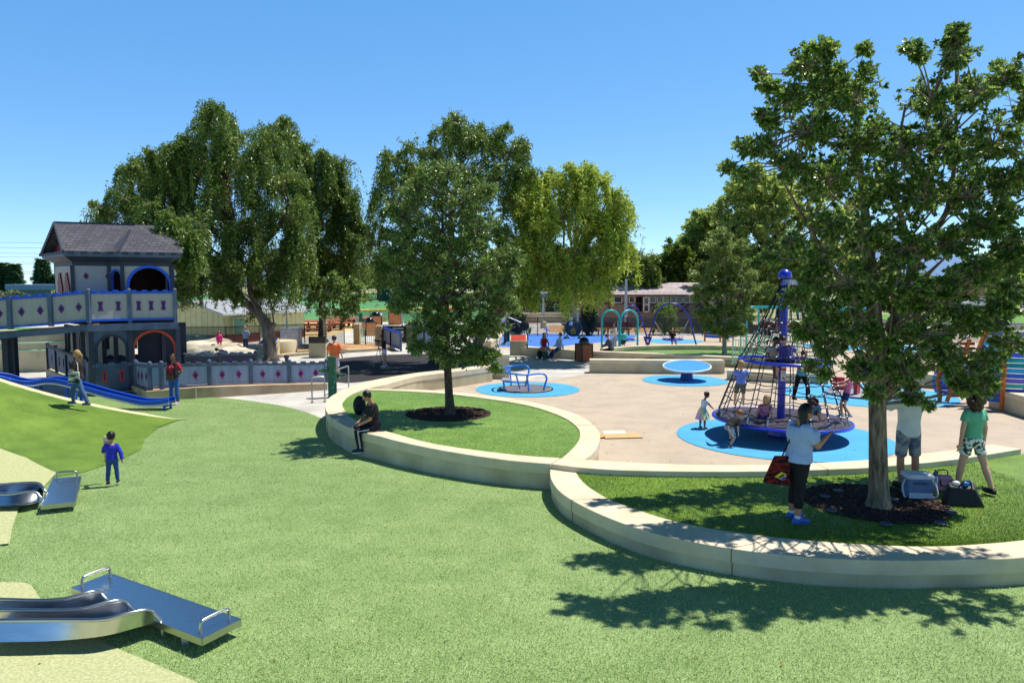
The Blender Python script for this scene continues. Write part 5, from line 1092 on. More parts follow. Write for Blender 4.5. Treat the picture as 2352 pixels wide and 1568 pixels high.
# ---- purple arch swings with saucer seats
pur = M('arch_purple', (44, 40, 150), .35, var=.04, spec=.5)
yS = D(1525, 794); t = thing('arch_swing', 'purple double arch swing frame with V foot and blue saucer seats', 'swing set', (0, 0, 0))
def wp(u, v, dy=0): return tuple(W(u, v, yS + dy))
MB().tube(crv([wp(1405, 790, .0), wp(1415, 765), wp(1428, 735), wp(1438, 714), wp(1448, 703, .1), wp(1462, 706, .2), wp(1474, 735, .1), wp(1484, 768), wp(1487, 778)], 5), .05, 10).build('purple_arch', pur, t, smooth=True)
MB().tube(crv([wp(1489, 778), wp(1497, 752), wp(1507, 722, .1), wp(1522, 702, .2), wp(1545, 697, .2), wp(1565, 704, .2), wp(1580, 725, .1), wp(1590, 758), wp(1600, 795)], 5), .05, 10).build('purple_arch', pur, t, smooth=True)
MB().prism([wp(1478, 773), wp(1498, 773), wp(1490, 797), wp(1486, 797)], (0, .14, 0)).build('v_foot', pur, t)
MB().prism([wp(1485.5, 779, -.01), wp(1490, 779, -.01), wp(1490, 786, -.01), wp(1485.5, 786, -.01)], (0, .006, 0)).build('sticker', M('sticker_white', (236, 236, 232), .5), t)
for (u, v, a1, a2, nm) in ((1545, 779, (1503, 735), (1582, 733), 0), (1437, 779.5, (1418, 735), (1478, 740), 1)):
    cS = Vector(wp(u, v)); r_ = .62 if not nm else .55
    MB().tube([cS + Vector((r_ * math.cos(2 * PI * i / 40), r_ * math.sin(2 * PI * i / 40), 0)) for i in range(40)], .05, 8, closed=True).build('saucer_rim', navy, t, smooth=True)
    mb = MB()
    for i in range(-4, 5):
        x = r_ * i / 5; y_ = math.sqrt(max(0, r_ * r_ - x * x)); mb.tube([cS + Vector((x, -y_, 0)), cS + Vector((x, 0, -.08)), cS + Vector((x, y_, 0))], .014, 5); mb.tube([cS + Vector((-y_, x, 0)), cS + Vector((0, x, -.08)), cS + Vector((y_, x, 0))], .014, 5)
    mb.build('saucer_net', M('net_blue', (90, 120, 180), .7), t)
    mb = MB()
    for a_, sg in ((a1, -1), (a2, 1)):
        for yy in (-1, 1): mb.tube([Vector(wp(*a_)), cS + Vector((sg * r_ * .75, yy * r_ * .6, 0))], .014, 5)
    mb.build('saucer_chains', galv, t)
# ---- ribbed slatted climbing shells
stripe_cols = [(38, 92, 196), (36, 120, 206), (26, 160, 156), (60, 60, 150), (52, 168, 220), (96, 88, 190), (40, 80, 200), (30, 150, 160)]
SL = [M('slat_%s' % n, c, .45, var=.05, scale=4) for n, c in zip(['royal', 'azure', 'turquoise', 'plum', 'sky', 'violet', 'cobalt', 'sea'], stripe_cols)]
orange = M('orange_wood', (206, 112, 40), .5, var=.1, scale=4); orange_d = M('brown_red_wood', (150, 66, 30), .55, var=.1)
def shell(lab, c, R, hgt, n_sl, a0, a1, bulge, ribs, flip=False):
    t = thing('climbing_shell', lab, 'climbing frame', c, group='slatted climbing shells')
    prof = lambda f: R * (1 + bulge * math.sin(PI * f)) * (1 - .35 * f * f)
    dz = hgt / n_sl
    for k in range(n_sl):
        z0, z1 = .25 + k * dz, .25 + (k + 1) * dz - .02; r0, r1 = prof(k / n_sl), prof((k + 1) / n_sl); vs = []; m_ = 22
        for i in range(m_ + 1):
            a = a0 + (a1 - a0) * i / m_
            vs += [(r0 * math.cos(a), r0 * math.sin(a), z0), (r1 * math.cos(a), r1 * math.sin(a), z1), ((r1 - .05) * math.cos(a), (r1 - .05) * math.sin(a), z1), ((r0 - .05) * math.cos(a), (r0 - .05) * math.sin(a), z0)]
        MB().add(vs, [(i * 4 + j, i * 4 + (j + 1) % 4, i * 4 + 4 + (j + 1) % 4, i * 4 + 4 + j) for i in range(m_) for j in range(4)] + [(0, 1, 2, 3), (m_ * 4 + 3, m_ * 4 + 2, m_ * 4 + 1, m_ * 4)]).build('slat', SL[(k * 3 + (k // 3)) % len(SL)], t)
    for a in ribs:
        pts = [((prof(f) + .03) * math.cos(a), (prof(f) + .03) * math.sin(a), .25 + hgt * f) for f in [i / 8 for i in range(9)]]; pts = [(pts[0][0], pts[0][1], 0)] + pts
        mb = MB(); 
        for p, q in zip(pts, pts[1:]): mb.beam(p, q, .09, .12)
        mb.build('rib', orange, t)
    return t
cs = P(2320, 938); shell('large striped blue-and-turquoise slatted climbing shell with orange ribs at the right edge', cs + Vector((.35, .9, 0)), 1.5, 2.2, 14, math.radians(205), math.radians(330), .12, [math.radians(x) for x in (205, 236, 330)])
# open orange stair side of the shell
t = thing('climbing_stair', 'orange-brown slatted stair side attached left of the large striped shell', 'climbing frame', cs + Vector((-.85, .75, 0)), group='slatted climbing shells')
for k in range(12): MB().box((-.15 + .0 * k, .0, .3 + k * .155), (.95 - k * .045, .07, .09)).build('stair_slat', orange_d, t)
MB().beam((-.75, -.04, .1), (-.1, -.04, 2.15), .09, .1).build('stair_rail', orange, t); MB().beam((.37, -.04, 0), (.37, -.04, 2.2), .1, .1).build('stair_post', orange, t)
cs2 = P(1645, 784); shell('small striped blue slatted shell behind the young planter tree', cs2 + Vector((.3, .6, 0)), .95, 1.0, 5, math.radians(190), math.radians(350), .05, [math.radians(x) for x in (190, 262, 350)])
cs3 = P(2222, 930); shell('low violet end of the striped climbing shell half hidden by oak leaves', cs3 + Vector((.1, 1.0, 0)), .55, 1.1, 7, math.radians(170), math.radians(330), .3, [math.radians(200)])
# ---- drum and fitness machines on the blue surface
dg = M('machine_green', (14, 62, 56), .4, var=.05)
c = P(1316, 777); t = thing('drum_panel', 'round dark green play drum with a gold curl emblem in a ring frame', 'drum panel', c)
yb = c.y
def rp_(u, v, d=0): return W(u, v, yb + d) - c
cc_ = rp_(1317, 753.5); R_ = 18.2 * PPM(1316, 753, yb)
MB().tube([cc_ + Vector((R_ * math.cos(2 * PI * i / 48), 0, R_ * math.sin(2 * PI * i / 48))) for i in range(48)], .045, 8, closed=True).build('ring_frame', dg, t, smooth=True)
MB().tube([cc_ + Vector((R_ * .93 * math.cos(2 * PI * i / 48), .12, R_ * .93 * math.sin(2 * PI * i / 48))) for i in range(48)], .03, 8, closed=True).build('ring_frame', dg, t, smooth=True)
hp = []
for i in range(41):
    a = math.radians(62) - math.radians(304) * i / 40; hp.append(cc_ + Vector((R_ * .9 * math.cos(a), .05, R_ * .9 * math.sin(a))))
hp.append(cc_ + Vector((0, .05, -.05))); MB().prism(hp, (0, .05, 0)).build('drum_face', M('drum_teal', (14, 58, 68), .4), t)
gold = M('emblem_gold', (206, 160, 50), .45)
mb = MB(); e0 = cc_ + Vector((0, .035, -R_ * .42)); r1 = R_ * .3
mb.tube([e0 + Vector((r1 * math.cos(a), 0, r1 * .9 * math.sin(a))) for a in [math.radians(20 + 320 * i / 24) for i in range(25)]], .05, 8)
mb.tube([e0 + Vector((r1 * .5 * math.cos(a), -.005, r1 * .45 * math.sin(a))) for a in [math.radians(-30 + 250 * i / 16) for i in range(17)]], .04, 8); mb.build('emblem', gold, t, smooth=True)
mb = MB(); 
for x in (-.5, .5): mb.lathe((cc_.x + x, 0, 0), [(.22, 0), (.2, .08), (.1, .14)], 14)
mb.tube([(-.5 + cc_.x, 0, .12), cc_ + Vector((-.4, 0, -R_ * .92))], .05); mb.tube([(.5 + cc_.x, 0, .12), cc_ + Vector((.4, 0, -R_ * .92))], .05); mb.build('feet', dg, t, smooth=True)
for u in (1310, 1327): q = rp_(u, 733, -.0); MB().lathe((q.x, .1, q.z), [(.06, -.3), (.06, .5)], 8).build('handle_post', galv, t)
for v, nm in ((731.5, 0), (743.5, 1)): q = rp_(1311, v, -.1); MB().ell(q, (.14, .05, .14)).build('dial', M('dial_pale', (176, 200, 226), .4), t, smooth=True)
def fitness(u, v, lab, kind):
    c = P(u, v); t = thing('fitness_station', lab, 'exercise machine', c, group='green exercise machines')
    s_ = 1
    if kind == 0:
        MB().lathe((0, 0, 0), [(.28, 0), (.26, .05), (.1, .12)], 14).build('base', dg, t, smooth=True); MB().tube(crv([(0, 0, 0), (0.02, 0, .9), (-.12, 0, 1.55), (-.1, 0, 1.8)], 4), .1, 10).build('post', dg, t, smooth=True)
        MB().ell((-.15, -.12, 1.6), (.17, .04, .17)).build('dial', M('dial_pale', (176, 200, 226), .4), t, smooth=True)
    else:
        MB().lathe((0, 0, 0), [(.3, 0), (.28, .05), (.1, .12)], 14).build('base', dg, t, smooth=True); MB().tube([(0, 0, 0), (0, 0, 1.6)], .1, 10).build('post', dg, t, smooth=True)
        MB().tube(crv([(-.2, 0, 1.5), (.1, 0, 1.6), (.8, .1, 1.3), (1.3, .1, 1.25)], 4), .04, 8).build('lever', galv, t, smooth=True); MB().tube(crv([(.1, 0, .6), (.6, 0, .5), (.9, 0, .35)], 4), .05, 8).build('pedal_arm', dg, t, smooth=True); MB().box((.35, 0, .55), (.4, .3, .06)).build('seat', M('seat_black', (28, 30, 34), .5), t, bevel=.02)
fitness(1160, 791, 'green exercise post with round dial, nearest the small walking child', 0); fitness(1167, 784, 'green exercise machine with lever arm beside the dial post', 1)
c = P(1212, 784); t = thing('mushroom_drum', 'black round-faced drum on a bent stem right of the information desk', 'drum', c)
MB().lathe((0, 0, 0), [(.24, 0), (.22, .04), (.08, .08)], 14).build('base', dg, t, smooth=True); MB().tube(crv([(0, 0, .05), (-.02, 0, .5), (-.15, 0, .9)], 4), .05, 8).build('stem', dg, t, smooth=True)
MB().lathe((-.22, -.1, 1.05), [(.30, 0), (.33, .04), (.33, .1), (.25, .14)], 20, Matrix.Rotation(math.radians(80), 3, 'X')).build('drum_head', M('seat_black', (28, 30, 34), .5), t, smooth=True)
# ================================================================= BUILDINGS, FENCES, FURNITURE
batten = brick_mat('board_and_batten', (236, 230, 172), (232, 226, 168), (190, 180, 124), 0.42, 50.0, 0.02, 0.75, 0.7, off=0.0)
redbrick = brick_mat('red_brick', (150, 74, 66), (136, 66, 60), (176, 130, 116), 0.2, 0.075, 0.006, 0.85, 0.3)
metroof = brick_mat('metal_roof', (178, 182, 188), (172, 176, 184), (130, 136, 144), 0.4, 50.0, 0.03, 0.45, 0.5, off=0.0)
shingle = brick_mat('pale_shingles', (196, 180, 182), (182, 168, 170), (150, 138, 142), 0.5, 0.25, 0.02, 0.85, 0.4)
seag = M('door_green', (124, 176, 148), .55, var=.05)
darkbr = M('umber_timber', (78, 72, 70), .7, var=.08)
whitef = M('white_frame', (226, 226, 222), .5, var=.03)
glass = M('window_glass', (36, 52, 58), .08, var=.2, scale=.6, spec=.9)
def box_wall(mb, p, q, z0, z1, th=.2):
    d = (Vector(q) - Vector(p)).normalized(); n_ = Vector((-d.y, d.x)) * th
    mb.prism([(p[0], p[1], z0), (q[0], q[1], z0), (q[0], q[1], z1), (p[0], p[1], z1)], (n_.x, n_.y, 0)); return mb
# yellow restroom block
t = thing('park_building', 'pale yellow board-and-batten park building with grey metal roof and brick base', 'building', (0, 0, 0))
B_ = Vector(P(515, 790)[:2]); C2 = Vector(P(700, 773.5)[:2]); A_ = W(392, 790, 48.6); A_ = Vector((A_.x, A_.y)); hb, he = .56, 2.02
for nm, p, q in (('gable_wall', A_, B_), ('side_wall', B_, C2)):
    e = (q - p).normalized(); box_wall(MB(), p, q, hb, he, .2).build(nm, batten, t, uv=(e.x, e.y, 0)); n_ = Vector((e.y, -e.x)) * .06
    box_wall(MB(), p + n_, q + n_, -.02, hb, .25).build('brick_base', redbrick, t, uv=(e.x, e.y, 0))
e = (C2 - B_).normalized(); g = (B_ - A_).normalized(); mid = (A_ + B_) / 2; LN = (C2 - B_).length
zrd = 2.85
MB().prism([V2(A_, he), V2(B_, he), V2(mid, zrd - .12)], (-g.y * .2, g.x * .2, 0)).build('gable', batten, t, uv=(g.x, g.y, 0))
for X, sg in ((B_, 1), (A_, -1)):
    o = g * .5 * sg; a = V2(X + o - e * .6, he - .06); b = V2(X + o + e * (LN + .4), he - .06); c = V2(mid + e * (LN + .4), zrd); d = V2(mid - e * .6, zrd)
    mb = MB(); slab(mb, [a, b, c, d], .06); mb.build('roof', metroof, t, uv=(e.x, e.y, 0))
    mb = MB(); mb.beam(a + Vector((0, 0, -.05)), b + Vector((0, 0, -.05)), .08, .11); mb.beam(a + Vector((0, 0, -.02)), d + Vector((0, 0, -.05)), .05, .14); mb.build('fascia', M('fascia_white', (206, 208, 206), .6), t)
f, ln = fr(B_, C2)
for s, wd_, z0_ in ((ln * .10, .9, .62), (ln * .42, .9, .12)):
    dr = MB().prism([f(s, z0_, .075), f(s + wd_, z0_, .075), f(s + wd_, 1.62, .075), f(s, 1.62, .075)], f(0, 0, -.05) - f(0, 0, 0)).build('door', seag, t)
    mb = MB(); mb.beam(f(s - .04, z0_, .08), f(s - .04, 1.66, .08), .06, .06); mb.beam(f(s + wd_ + .04, z0_, .08), f(s + wd_ + .04, 1.66, .08), .06, .06); mb.beam(f(s - .07, 1.66, .08), f(s + wd_ + .07, 1.66, .08), .06, .07); mb.build('door_frame', M('trim_cream', (226, 222, 180), .6), dr)
for s in (ln * .16, ln * .62, ln * .74): MB().prism([f(s, 1.82, .06), f(s + .35, 1.82, .06), f(s + .35, 1.9, .06), f(s, 1.9, .06)], f(0, 0, -.04) - f(0, 0, 0)).build('vent', M('vent_dark', (60, 60, 58), .7), t)

# brown clubhouse
t = thing('clubhouse', 'low brown community building with pale shingle roof and a row of white-framed windows', 'building', (0, 0, 0))
yb = 66.0
def wb(u, v, dy=0): return W(u, v, yb + dy)
mb = MB(); a = wb(1330, 715); b = wb(1730, 715); mb.box(((a.x + b.x) / 2, yb + 3.5, 1.5), (b.x - a.x, 7, 3.2)); mb.build('wall', M('brown_stucco', (150, 132, 116), .85, var=.08), t)
q = [wb(1325, 677, -.7), wb(1740, 677, -.7), wb(1735, 649, 3.4), wb(1335, 649, 3.4)]
mb = MB(); slab(mb, q, .15); mb.build('roof', shingle, t, uv=(1, 0, 0))
mb = MB(); a, b = wb(1325, 678, -.72), wb(1740, 678, -.72); mb.beam(a, b, .1, .14); mb.build('fascia', darkbr, t)
mb = MB(); mb.beam(wb(1330, 697, -.05), wb(1730, 697, -.05), .05, .12)
for u in (1400, 1450, 1490, 1507.5, 1537.5, 1567.5, 1600, 1650): mb.beam(wb(u, 683, -.06), wb(u, 716, -.06), .18, .05)
for u in (1497, 1540, 1562, 1604): mb.beam(wb(u, 699, -.04), wb(u + 20, 716, -.04), .03, .16); mb.beam(wb(u + 20, 699, -.03), wb(u, 716, -.03), .03, .16)
mb.build('timber_trim', darkbr, t)
for u0, u1 in ((1445, 1458), (1492, 1505.5), (1509, 1522), (1523, 1535.5), (1540, 1552.5), (1553.5, 1566), (1570, 1583), (1584, 1597), (1610, 1624), (1626, 1640), (1352, 1375), (1410, 1428)):
    fr_ = MB(); a, b, c, d = wb(u0, 695), wb(u1, 695), wb(u1, 680.5), wb(u0, 680.5); o_ = Vector((0, -.10, 0))
    for p, q in ((a, b), (b, c), (c, d), (d, a)): fr_.beam(p + o_, q + o_, .06, .06)
    fo = fr_.build('window', whitef, t); MB().prism([p + Vector((0, -.05, 0)) for p in (a, b, c, d)], (0, .03, 0)).build('pane', glass, fo)
a, b, c, d = wb(1476, 715), wb(1488, 715), wb(1488, 682.5), wb(1476, 682.5); o_ = Vector((0, -.5, 0)); mb = MB()
for p, q in ((a, b), (b, c), (c, d), (d, a)): mb.beam(p + o_, q + o_, .09, .09)
mb.beam(a.lerp(d, .5) + o_, b.lerp(c, .5) + o_, .07, .09); do = mb.build('door', whitef, t); MB().prism([p + o_ + Vector((0, .02, 0)) for p in (a, b, c, d)], (0, .03, 0)).build('pane', glass, do)
MB().prism([wb(1461, 715, -.02), wb(1475, 715, -.02), wb(1475, 682, -.02), wb(1461, 682, -.02)], (0, -.02, 0)).build('doorway_shade_panel', M('doorway_dark', (12, 12, 12), .9), t)  # near-black panel on the wall, painted in place of the opening's shade
def far_block(lab, u0, u1, v0, v1, y, roofc, wallc_, dep=8, vr=None, wins=0):
    t = thing('building', lab, 'building', (0, 0, 0)); a, b = W(u0, v1, y), W(u1, v1, y); zt_ = W(u0, v0, y).z; zm = W(u0, vr, y).z if vr else zt_ * .8
    MB().box(((a.x + b.x) / 2, y + dep / 2, zm / 2), (b.x - a.x, dep, zm)).build('wall', wallc_, t)
    MB().box(((a.x + b.x) / 2, y + dep / 2, (zm + zt_) / 2), (b.x - a.x + 1, dep + 1, zt_ - zm)).build('roof', roofc, t, bevel=.1)
    for k in range(wins):
        x = a.x + (b.x - a.x) * (k + .5) / wins; wn = MB().box((x, y - .05, zm * .45), ((b.x - a.x) / wins * .4, .12, zm * .4)).build('window', whitef, t); MB().box((x, y - .12, zm * .45), ((b.x - a.x) / wins * .34, .06, zm * .32)).build('pane', glass, wn)
bm1 = M('blue_grey_metal', (116, 132, 170), .6, var=.05); bm2 = M('teal_metal', (126, 168, 166), .6, var=.05); gw = M('grey_wall', (104, 106, 116), .8)
far_block('long low blue-grey industrial building on the left horizon', 24, 232, 653, 700, 128, bm1, gw, vr=666, wins=9)
far_block('flat teal-roofed building standing behind the blue-grey one', 80, 240, 636, 700, 150, bm2, gw, vr=645)
far_block('brown house across the road with a shallow tan roof', 2170, 2290, 656, 708, 118, M('tan_roof', (150, 126, 104), .85), M('ochre_wall', (176, 142, 96), .85), vr=668, wins=5)
far_block('dark low house behind the teal swing set across the road', 1990, 2100, 664, 712, 110, M('brown_roof', (110, 88, 76), .85), M('umber_wall', (120, 96, 76), .85), vr=676, wins=4)
far_block('grey-roofed hall glimpsed between the weeping tree branches', 1130, 1330, 672, 716, 90, M('grey_roof', (150, 148, 150), .8), M('maroon_wall', (96, 70, 62), .85), vr=684, wins=6)
far_block('pale warehouse beyond the field behind the forked trunk', 600, 690, 658, 690, 210, M('white_roof', (206, 208, 212), .7), M('pale_wall', (180, 176, 168), .8), vr=664)
# dugout screens beyond the field
for i, u in enumerate((895, 925)):
    q = W(u, 690, 150); t = thing('dugout_screen', 'dark green dugout screen beyond the sports field, %s of the pair' % ('left' if not i else 'right'), 'screen', (q.x, 150, 0), group='dugout screens'); MB().box((0, 0, 1.3), (4.5, .2, 2.4)).build('mesh_panel', M('screen_green', (14, 58, 60), .8), t); MB().box((0, .6, 2.6), (4.8, 1.6, .12)).build('canopy', M('screen_green', (14, 58, 60), .8), t)

# ---- fences
linkm = bpy.data.materials.new('chain_link'); linkm.use_nodes = True; n = linkm.node_tree.nodes; l = linkm.node_tree.links
uvn = n.new('ShaderNodeUVMap'); uvn.uv_map = 'UVMap'; mpn = n.new('ShaderNodeMapping'); mpn.inputs['Rotation'].default_value = (0, 0, PI / 4); l.new(uvn.outputs[0], mpn.inputs[0])
bk = n.new('ShaderNodeTexBrick'); bk.offset = 0; bk.inputs['Scale'].default_value = 1; bk.inputs['Brick Width'].default_value = .075; bk.inputs['Row Height'].default_value = .075; bk.inputs['Mortar Size'].default_value = .009; bk.inputs['Mortar Smooth'].default_value = 0; l.new(mpn.outputs[0], bk.inputs['Vector'])
trn = n.new('ShaderNodeBsdfTransparent'); mxn = n.new('ShaderNodeMixShader'); n['Principled BSDF'].inputs['Base Color'].default_value = (.02, .02, .02, 1); n['Principled BSDF'].inputs['Roughness'].default_value = .5
l.new(bk.outputs['Fac'], mxn.inputs[0]); l.new(trn.outputs[0], mxn.inputs[1]); l.new(n['Principled BSDF'].outputs[0], mxn.inputs[2]); l.new(mxn.outputs[0], n['Material Output'].inputs[0])
blackp = M('black_post', (24, 24, 26), .5, var=.1)
def chain_fence(lab, pts, h=1.05, step=2.6, postm=None, railm=None, topr=.024, mesh=True, nm='chain_link_fence'):
    t = thing(nm, lab, 'fence', (0, 0, 0)); pts = [Vector((p[0], p[1], 0)) for p in pts]
    for a, b in zip(pts, pts[1:]):
        e = (b - a).normalized()
        if mesh: MB().add([a + Vector((0, 0, .03)), b + Vector((0, 0, .03)), b + Vector((0, 0, h)), a + Vector((0, 0, h))], [(0, 1, 2, 3)]).build('mesh_panel', linkm, t, uv=(e.x, e.y, 0))
        MB().tube([a + Vector((0, 0, h)), b + Vector((0, 0, h))], topr, 8).build('top_rail', railm or postm or blackp, t, smooth=True)
        k = max(1, round((b - a).length / step))
        for i in range(k + 1): q = a.lerp(b, i / k); MB().tube([q, q + Vector((0, 0, h + .04))], .03, 8).build('fence_post', postm or blackp, t)
    return t
chain_fence('black chain-link fence behind the blue play surface and swings, running far to the right', [P(1092, 771), P(1235, 771), P(1440, 771), P(1700, 772), P(2000, 778), P(2352, 792)], h=1.35, step=2.9)
chain_fence('black chain-link fence in front of the yellow park building', [P(395, 799), P(520, 797), P(700, 788), P(791, 789)], h=1.25)
yt = M('yellow_cap', (228, 178, 30), .5, var=.05)
chain_fence('chain-link outfield fence with a thick yellow top cap beyond the picnic tables', [P(745, 739), P(850, 736), P(915, 735)], h=1.1, railm=yt, topr=.08, step=3)
chain_fence('yellow-capped field fence right of the walking field visitor', [P(917, 734.5), P(1030, 728), P(1130, 724)], h=1.1, railm=yt, topr=.08, step=3.5)
chain_fence('far yellow-capped fence along the opposite side of the sports field', [P(690, 688), P(820, 688), P(960, 688), P(1130, 687)], h=1.3, railm=yt, topr=.12, step=8)
mint = M('mint_paint', (164, 214, 186), .45, var=.04)
def bar_fence(lab, pts, h=1.05, zb=0.0, gap=.13, mat_=None, nm='picket_railing', r=.012):
    t = thing(nm, lab, 'railing', (0, 0, 0)); m_ = mat_ or mint; pts = [Vector((p[0], p[1], zb)) for p in pts]
    for a, b in zip(pts, pts[1:]):
        mb = MB(); mb.beam(a + Vector((0, 0, h)), b + Vector((0, 0, h)), .045, .045); mb.beam(a + Vector((0, 0, .1)), b + Vector((0, 0, .1)), .035, .035); mb.build('rail', m_, t)
        k = int((b - a).length / gap); mb = MB()
        for i in range(1, k): q = a.lerp(b, i / k); mb.beam(q + Vector((0, 0, .1)), q + Vector((0, 0, h)), r * 2, r * 2)
        mb.build('pickets', m_, t)
        for q in (a, b): MB().beam(q, q + Vector((0, 0, h + .03)), .06, .06).build('rail_post', m_, t)
bar_fence('curved mint-green picket railing between the two concrete gate pillars', [P(825, 789), P(840, 791), P(862, 791)], h=.95, gap=.11)
bar_fence('mint picket railing right of the black gate, seen through the slim tree', [P(937, 783), P(1000, 781)], h=.95, gap=.11)
bar_fence('near mint-green picket railing left of the rope carousel', [P(1682, 852), P(1760, 856), P(1830, 858)], h=1.12, zb=.3, gap=.12)
bar_fence('farther mint-green picket railing behind the rope carousel net', [P(1700, 828), P(1790, 828), P(1900, 829)], h=1.1, zb=.15, gap=.12)
bar_fence('mint railing on the ramp at the right, behind the oak leaves', [P(1990, 872), P(2070, 864), P(2180, 866)], h=1.1, zb=.3, gap=.14)
# ---- gate with pillars
def pillar(lab, u, v, w, vt, grp='concrete gate pillars', cap_=True):
    b = P(u, v); s_ = PPM(u, v, b.y); t = thing('pillar', lab, 'pillar', b, group=grp); h = (v - vt) * s_ * 1.01; w *= s_
    MB().box((0, w / 2, h / 2 - .07), (w, w, h - .14)).build('shaft', wallb, t); MB().box((0, w / 2, h - .07), (w * 1.12, w * 1.12, .15)).build('cap', wallc, t, bevel=.02)
pillar('concrete gate pillar at the left end of the curved mint railing', 819, 790, 14, 744); pillar('concrete gate pillar between the curved mint railing and the black gate', 870, 791, 13, 748)
pillar('concrete gate pillar at the right side of the black gate', 940, 786, 14, 746); pillar('small far concrete pillar behind the curved mint railing', 827, 768, 8, 741)
t = thing('gate', 'black metal gate with a solid top panel and a silver push bar', 'gate', P(905, 787)); g_ = P(905, 787); s_ = PPM(905, 787, g_.y)
mb = MB(); wg = 50 * s_; hg = 38 * s_
mb.box((0, 0, hg - .15), (wg, .06, .36)); mb.box((0, 0, .2), (wg, .06, .3)); mb.box((-wg / 2, 0, hg / 2), (.1, .08, hg + .1)); mb.box((wg / 2, 0, hg / 2), (.18, .1, hg + .1)); mb.build('gate_frame', blackp, t)
mb = MB(); [mb.box((-wg / 2 + wg * i / 18, 0, hg / 2), (.025, .025, hg)) for i in range(1, 18)]; mb.build('bars', blackp, t)
MB().box((wg * .2, -.06, hg - .14), (wg * .5, .05, .08)).build('push_bar', galv, t)
def bridge_rail(lab, pts):
    t = thing('bridge_railing', lab, 'railing', (0, 0, 0))
    for (u0, v0, u1, v1) in pts:
        a, b = P(u0, v0), P(u1, v1); rail_panel(t, a[:2], b[:2], 0.05, 0.05, 1.0, (), panelb, cblue, cblue, 'slit', purple, indigo, 'bridge')
        for q in (a, b): MB().box((q.x, q.y, .5), (.12, .12, 1.0)).build('bridge_post', blk2, t)
bridge_rail('blue-capped grey railing left of the bridge deck, behind the photographer', [(881, 790, 898, 797), (898, 797, 921, 806)]); bridge_rail('blue-capped grey railing right of the bridge deck, partly behind the slim tree', [(950, 786, 975, 794), (975, 794, 1002, 803)])
# low kerbs and walls
def low_wall(lab, pts, h, w=.35, z0=-.05, nm='low_wall', cap=True, capn=.15):
    t = thing(nm, lab, 'wall', (0, 0, 0)); W_ = resample([(p[0], p[1], 0) for p in pts], max(2, len(pts))); n_ = len(W_)
    for part, a0, a1, ins in (('wall_cap', h - capn, h, 0), ('wall_body', z0, h - capn, .02)):
        vs = []
        for i, p in enumerate(W_):
            e = (W_[min(i + 1, n_ - 1)] - W_[max(0, i - 1)]).normalized(); s_ = Vector((-e.y, e.x, 0)) * (w / 2 - ins); vs += [(p.x - s_.x, p.y - s_.y, a0), (p.x - s_.x, p.y - s_.y, a1), (p.x + s_.x, p.y + s_.y, a1), (p.x + s_.x, p.y + s_.y, a0)]
        MB().add(vs, [(i * 4 + j, i * 4 + (j + 1) % 4, i * 4 + 4 + (j + 1) % 4, i * 4 + 4 + j) for i in range(n_ - 1) for j in range(4)] + [(0, 1, 2, 3), (n_ * 4 - 1, n_ * 4 - 2, n_ * 4 - 3, n_ * 4 - 4)]).build(part, wallc if part == 'wall_cap' else wallb, t)
    return t
low_wall('low tan kerb edging the wood-chip bed behind the orange-shirted man', [P(600, 824), P(660, 818), P(760, 811), P(860, 805), P(905, 801)], .16, .25, capn=.06)
low_wall('long straight concrete bench wall behind the tilted blue disc', [P(1354, 854), P(1520, 856), P(1660, 856)], .58, .6)
low_wall('long concrete wall of the far planter, running behind the rubbish bin', [P(1188, 813), P(1260, 819), P(1323, 824.5), P(1400, 828), P(1500, 832), P(1620, 838), P(1790, 846)], .46, .5)
low_wall('far curved kerb closing the back of the planter with the young tree', crv([P(1385, 811, .22), P(1430, 806, .22), P(1500, 803, .22), P(1580, 802, .22), P(1660, 803, .22), P(1800, 809, .22)], 4), .46, .4)
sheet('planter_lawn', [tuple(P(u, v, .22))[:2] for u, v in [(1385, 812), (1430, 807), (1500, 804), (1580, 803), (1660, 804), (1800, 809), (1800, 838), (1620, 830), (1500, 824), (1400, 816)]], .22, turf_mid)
low_wall('concrete wall under the near mint picket railing', [P(1672, 870), P(1760, 876), P(1900, 880)], .38, .5)
low_wall('concrete wall along the ramp behind the man in the white T-shirt', [P(1990, 882), P(2090, 884), P(2140, 890), P(2190, 893)], .5, .4)
low_wall('round concrete planter wall behind the little walking girl', crv([P(1120, 802), P(1140, 792), P(1145, 780), P(1120, 772), P(1060, 770)], 5), .5, .45)
low_wall('long concrete retaining wall behind the castle ramp supports', crv([P(-60, 850), P(30, 852), P(110, 851), P(185, 846), P(300, 835)], 4), 1.85, .4)
t = thing('handrail', 'twin pale green handrails on the retaining wall behind the castle ramp', 'handrail', (0, 0, 0))
for zz in (.95, 1.3): MB().tube([P(u, v) * 1 + Vector((0, -.35, zz)) for u, v in ((-60, 850), (30, 852), (110, 851), (180, 846.5))], .03, 8).build('rail', mint, t, smooth=True)
low_wall('far concrete planter box in front of the brown building', [P(1150, 741), P(1330, 741), P(1352, 731)], 1.0, .5); low_wall('long concrete plaza wall in front of the brown building, right part', [P(1560, 737), P(1700, 737)], 1.0, .5)
def block(name, lab, u, v, w, d, h, cat, mat_=None, rz=0, bev=.02, group=None):
    b = P(u, v); t = thing(name, lab, cat, b, rz, group); MB().box((0, d / 2, h / 2 - .08), (w, d, h - .16)).build('body', mat_ or wallb, t); MB().box((0, d / 2, h - .08), (w + .04, d + .04, .16)).build('cap', wallc, t, bevel=bev); return t
block('concrete_block', 'chunky square concrete block at the right edge beside the striped shell', 2405, 962, 1.0, 2.2, .62, 'concrete block', rz=-.1)
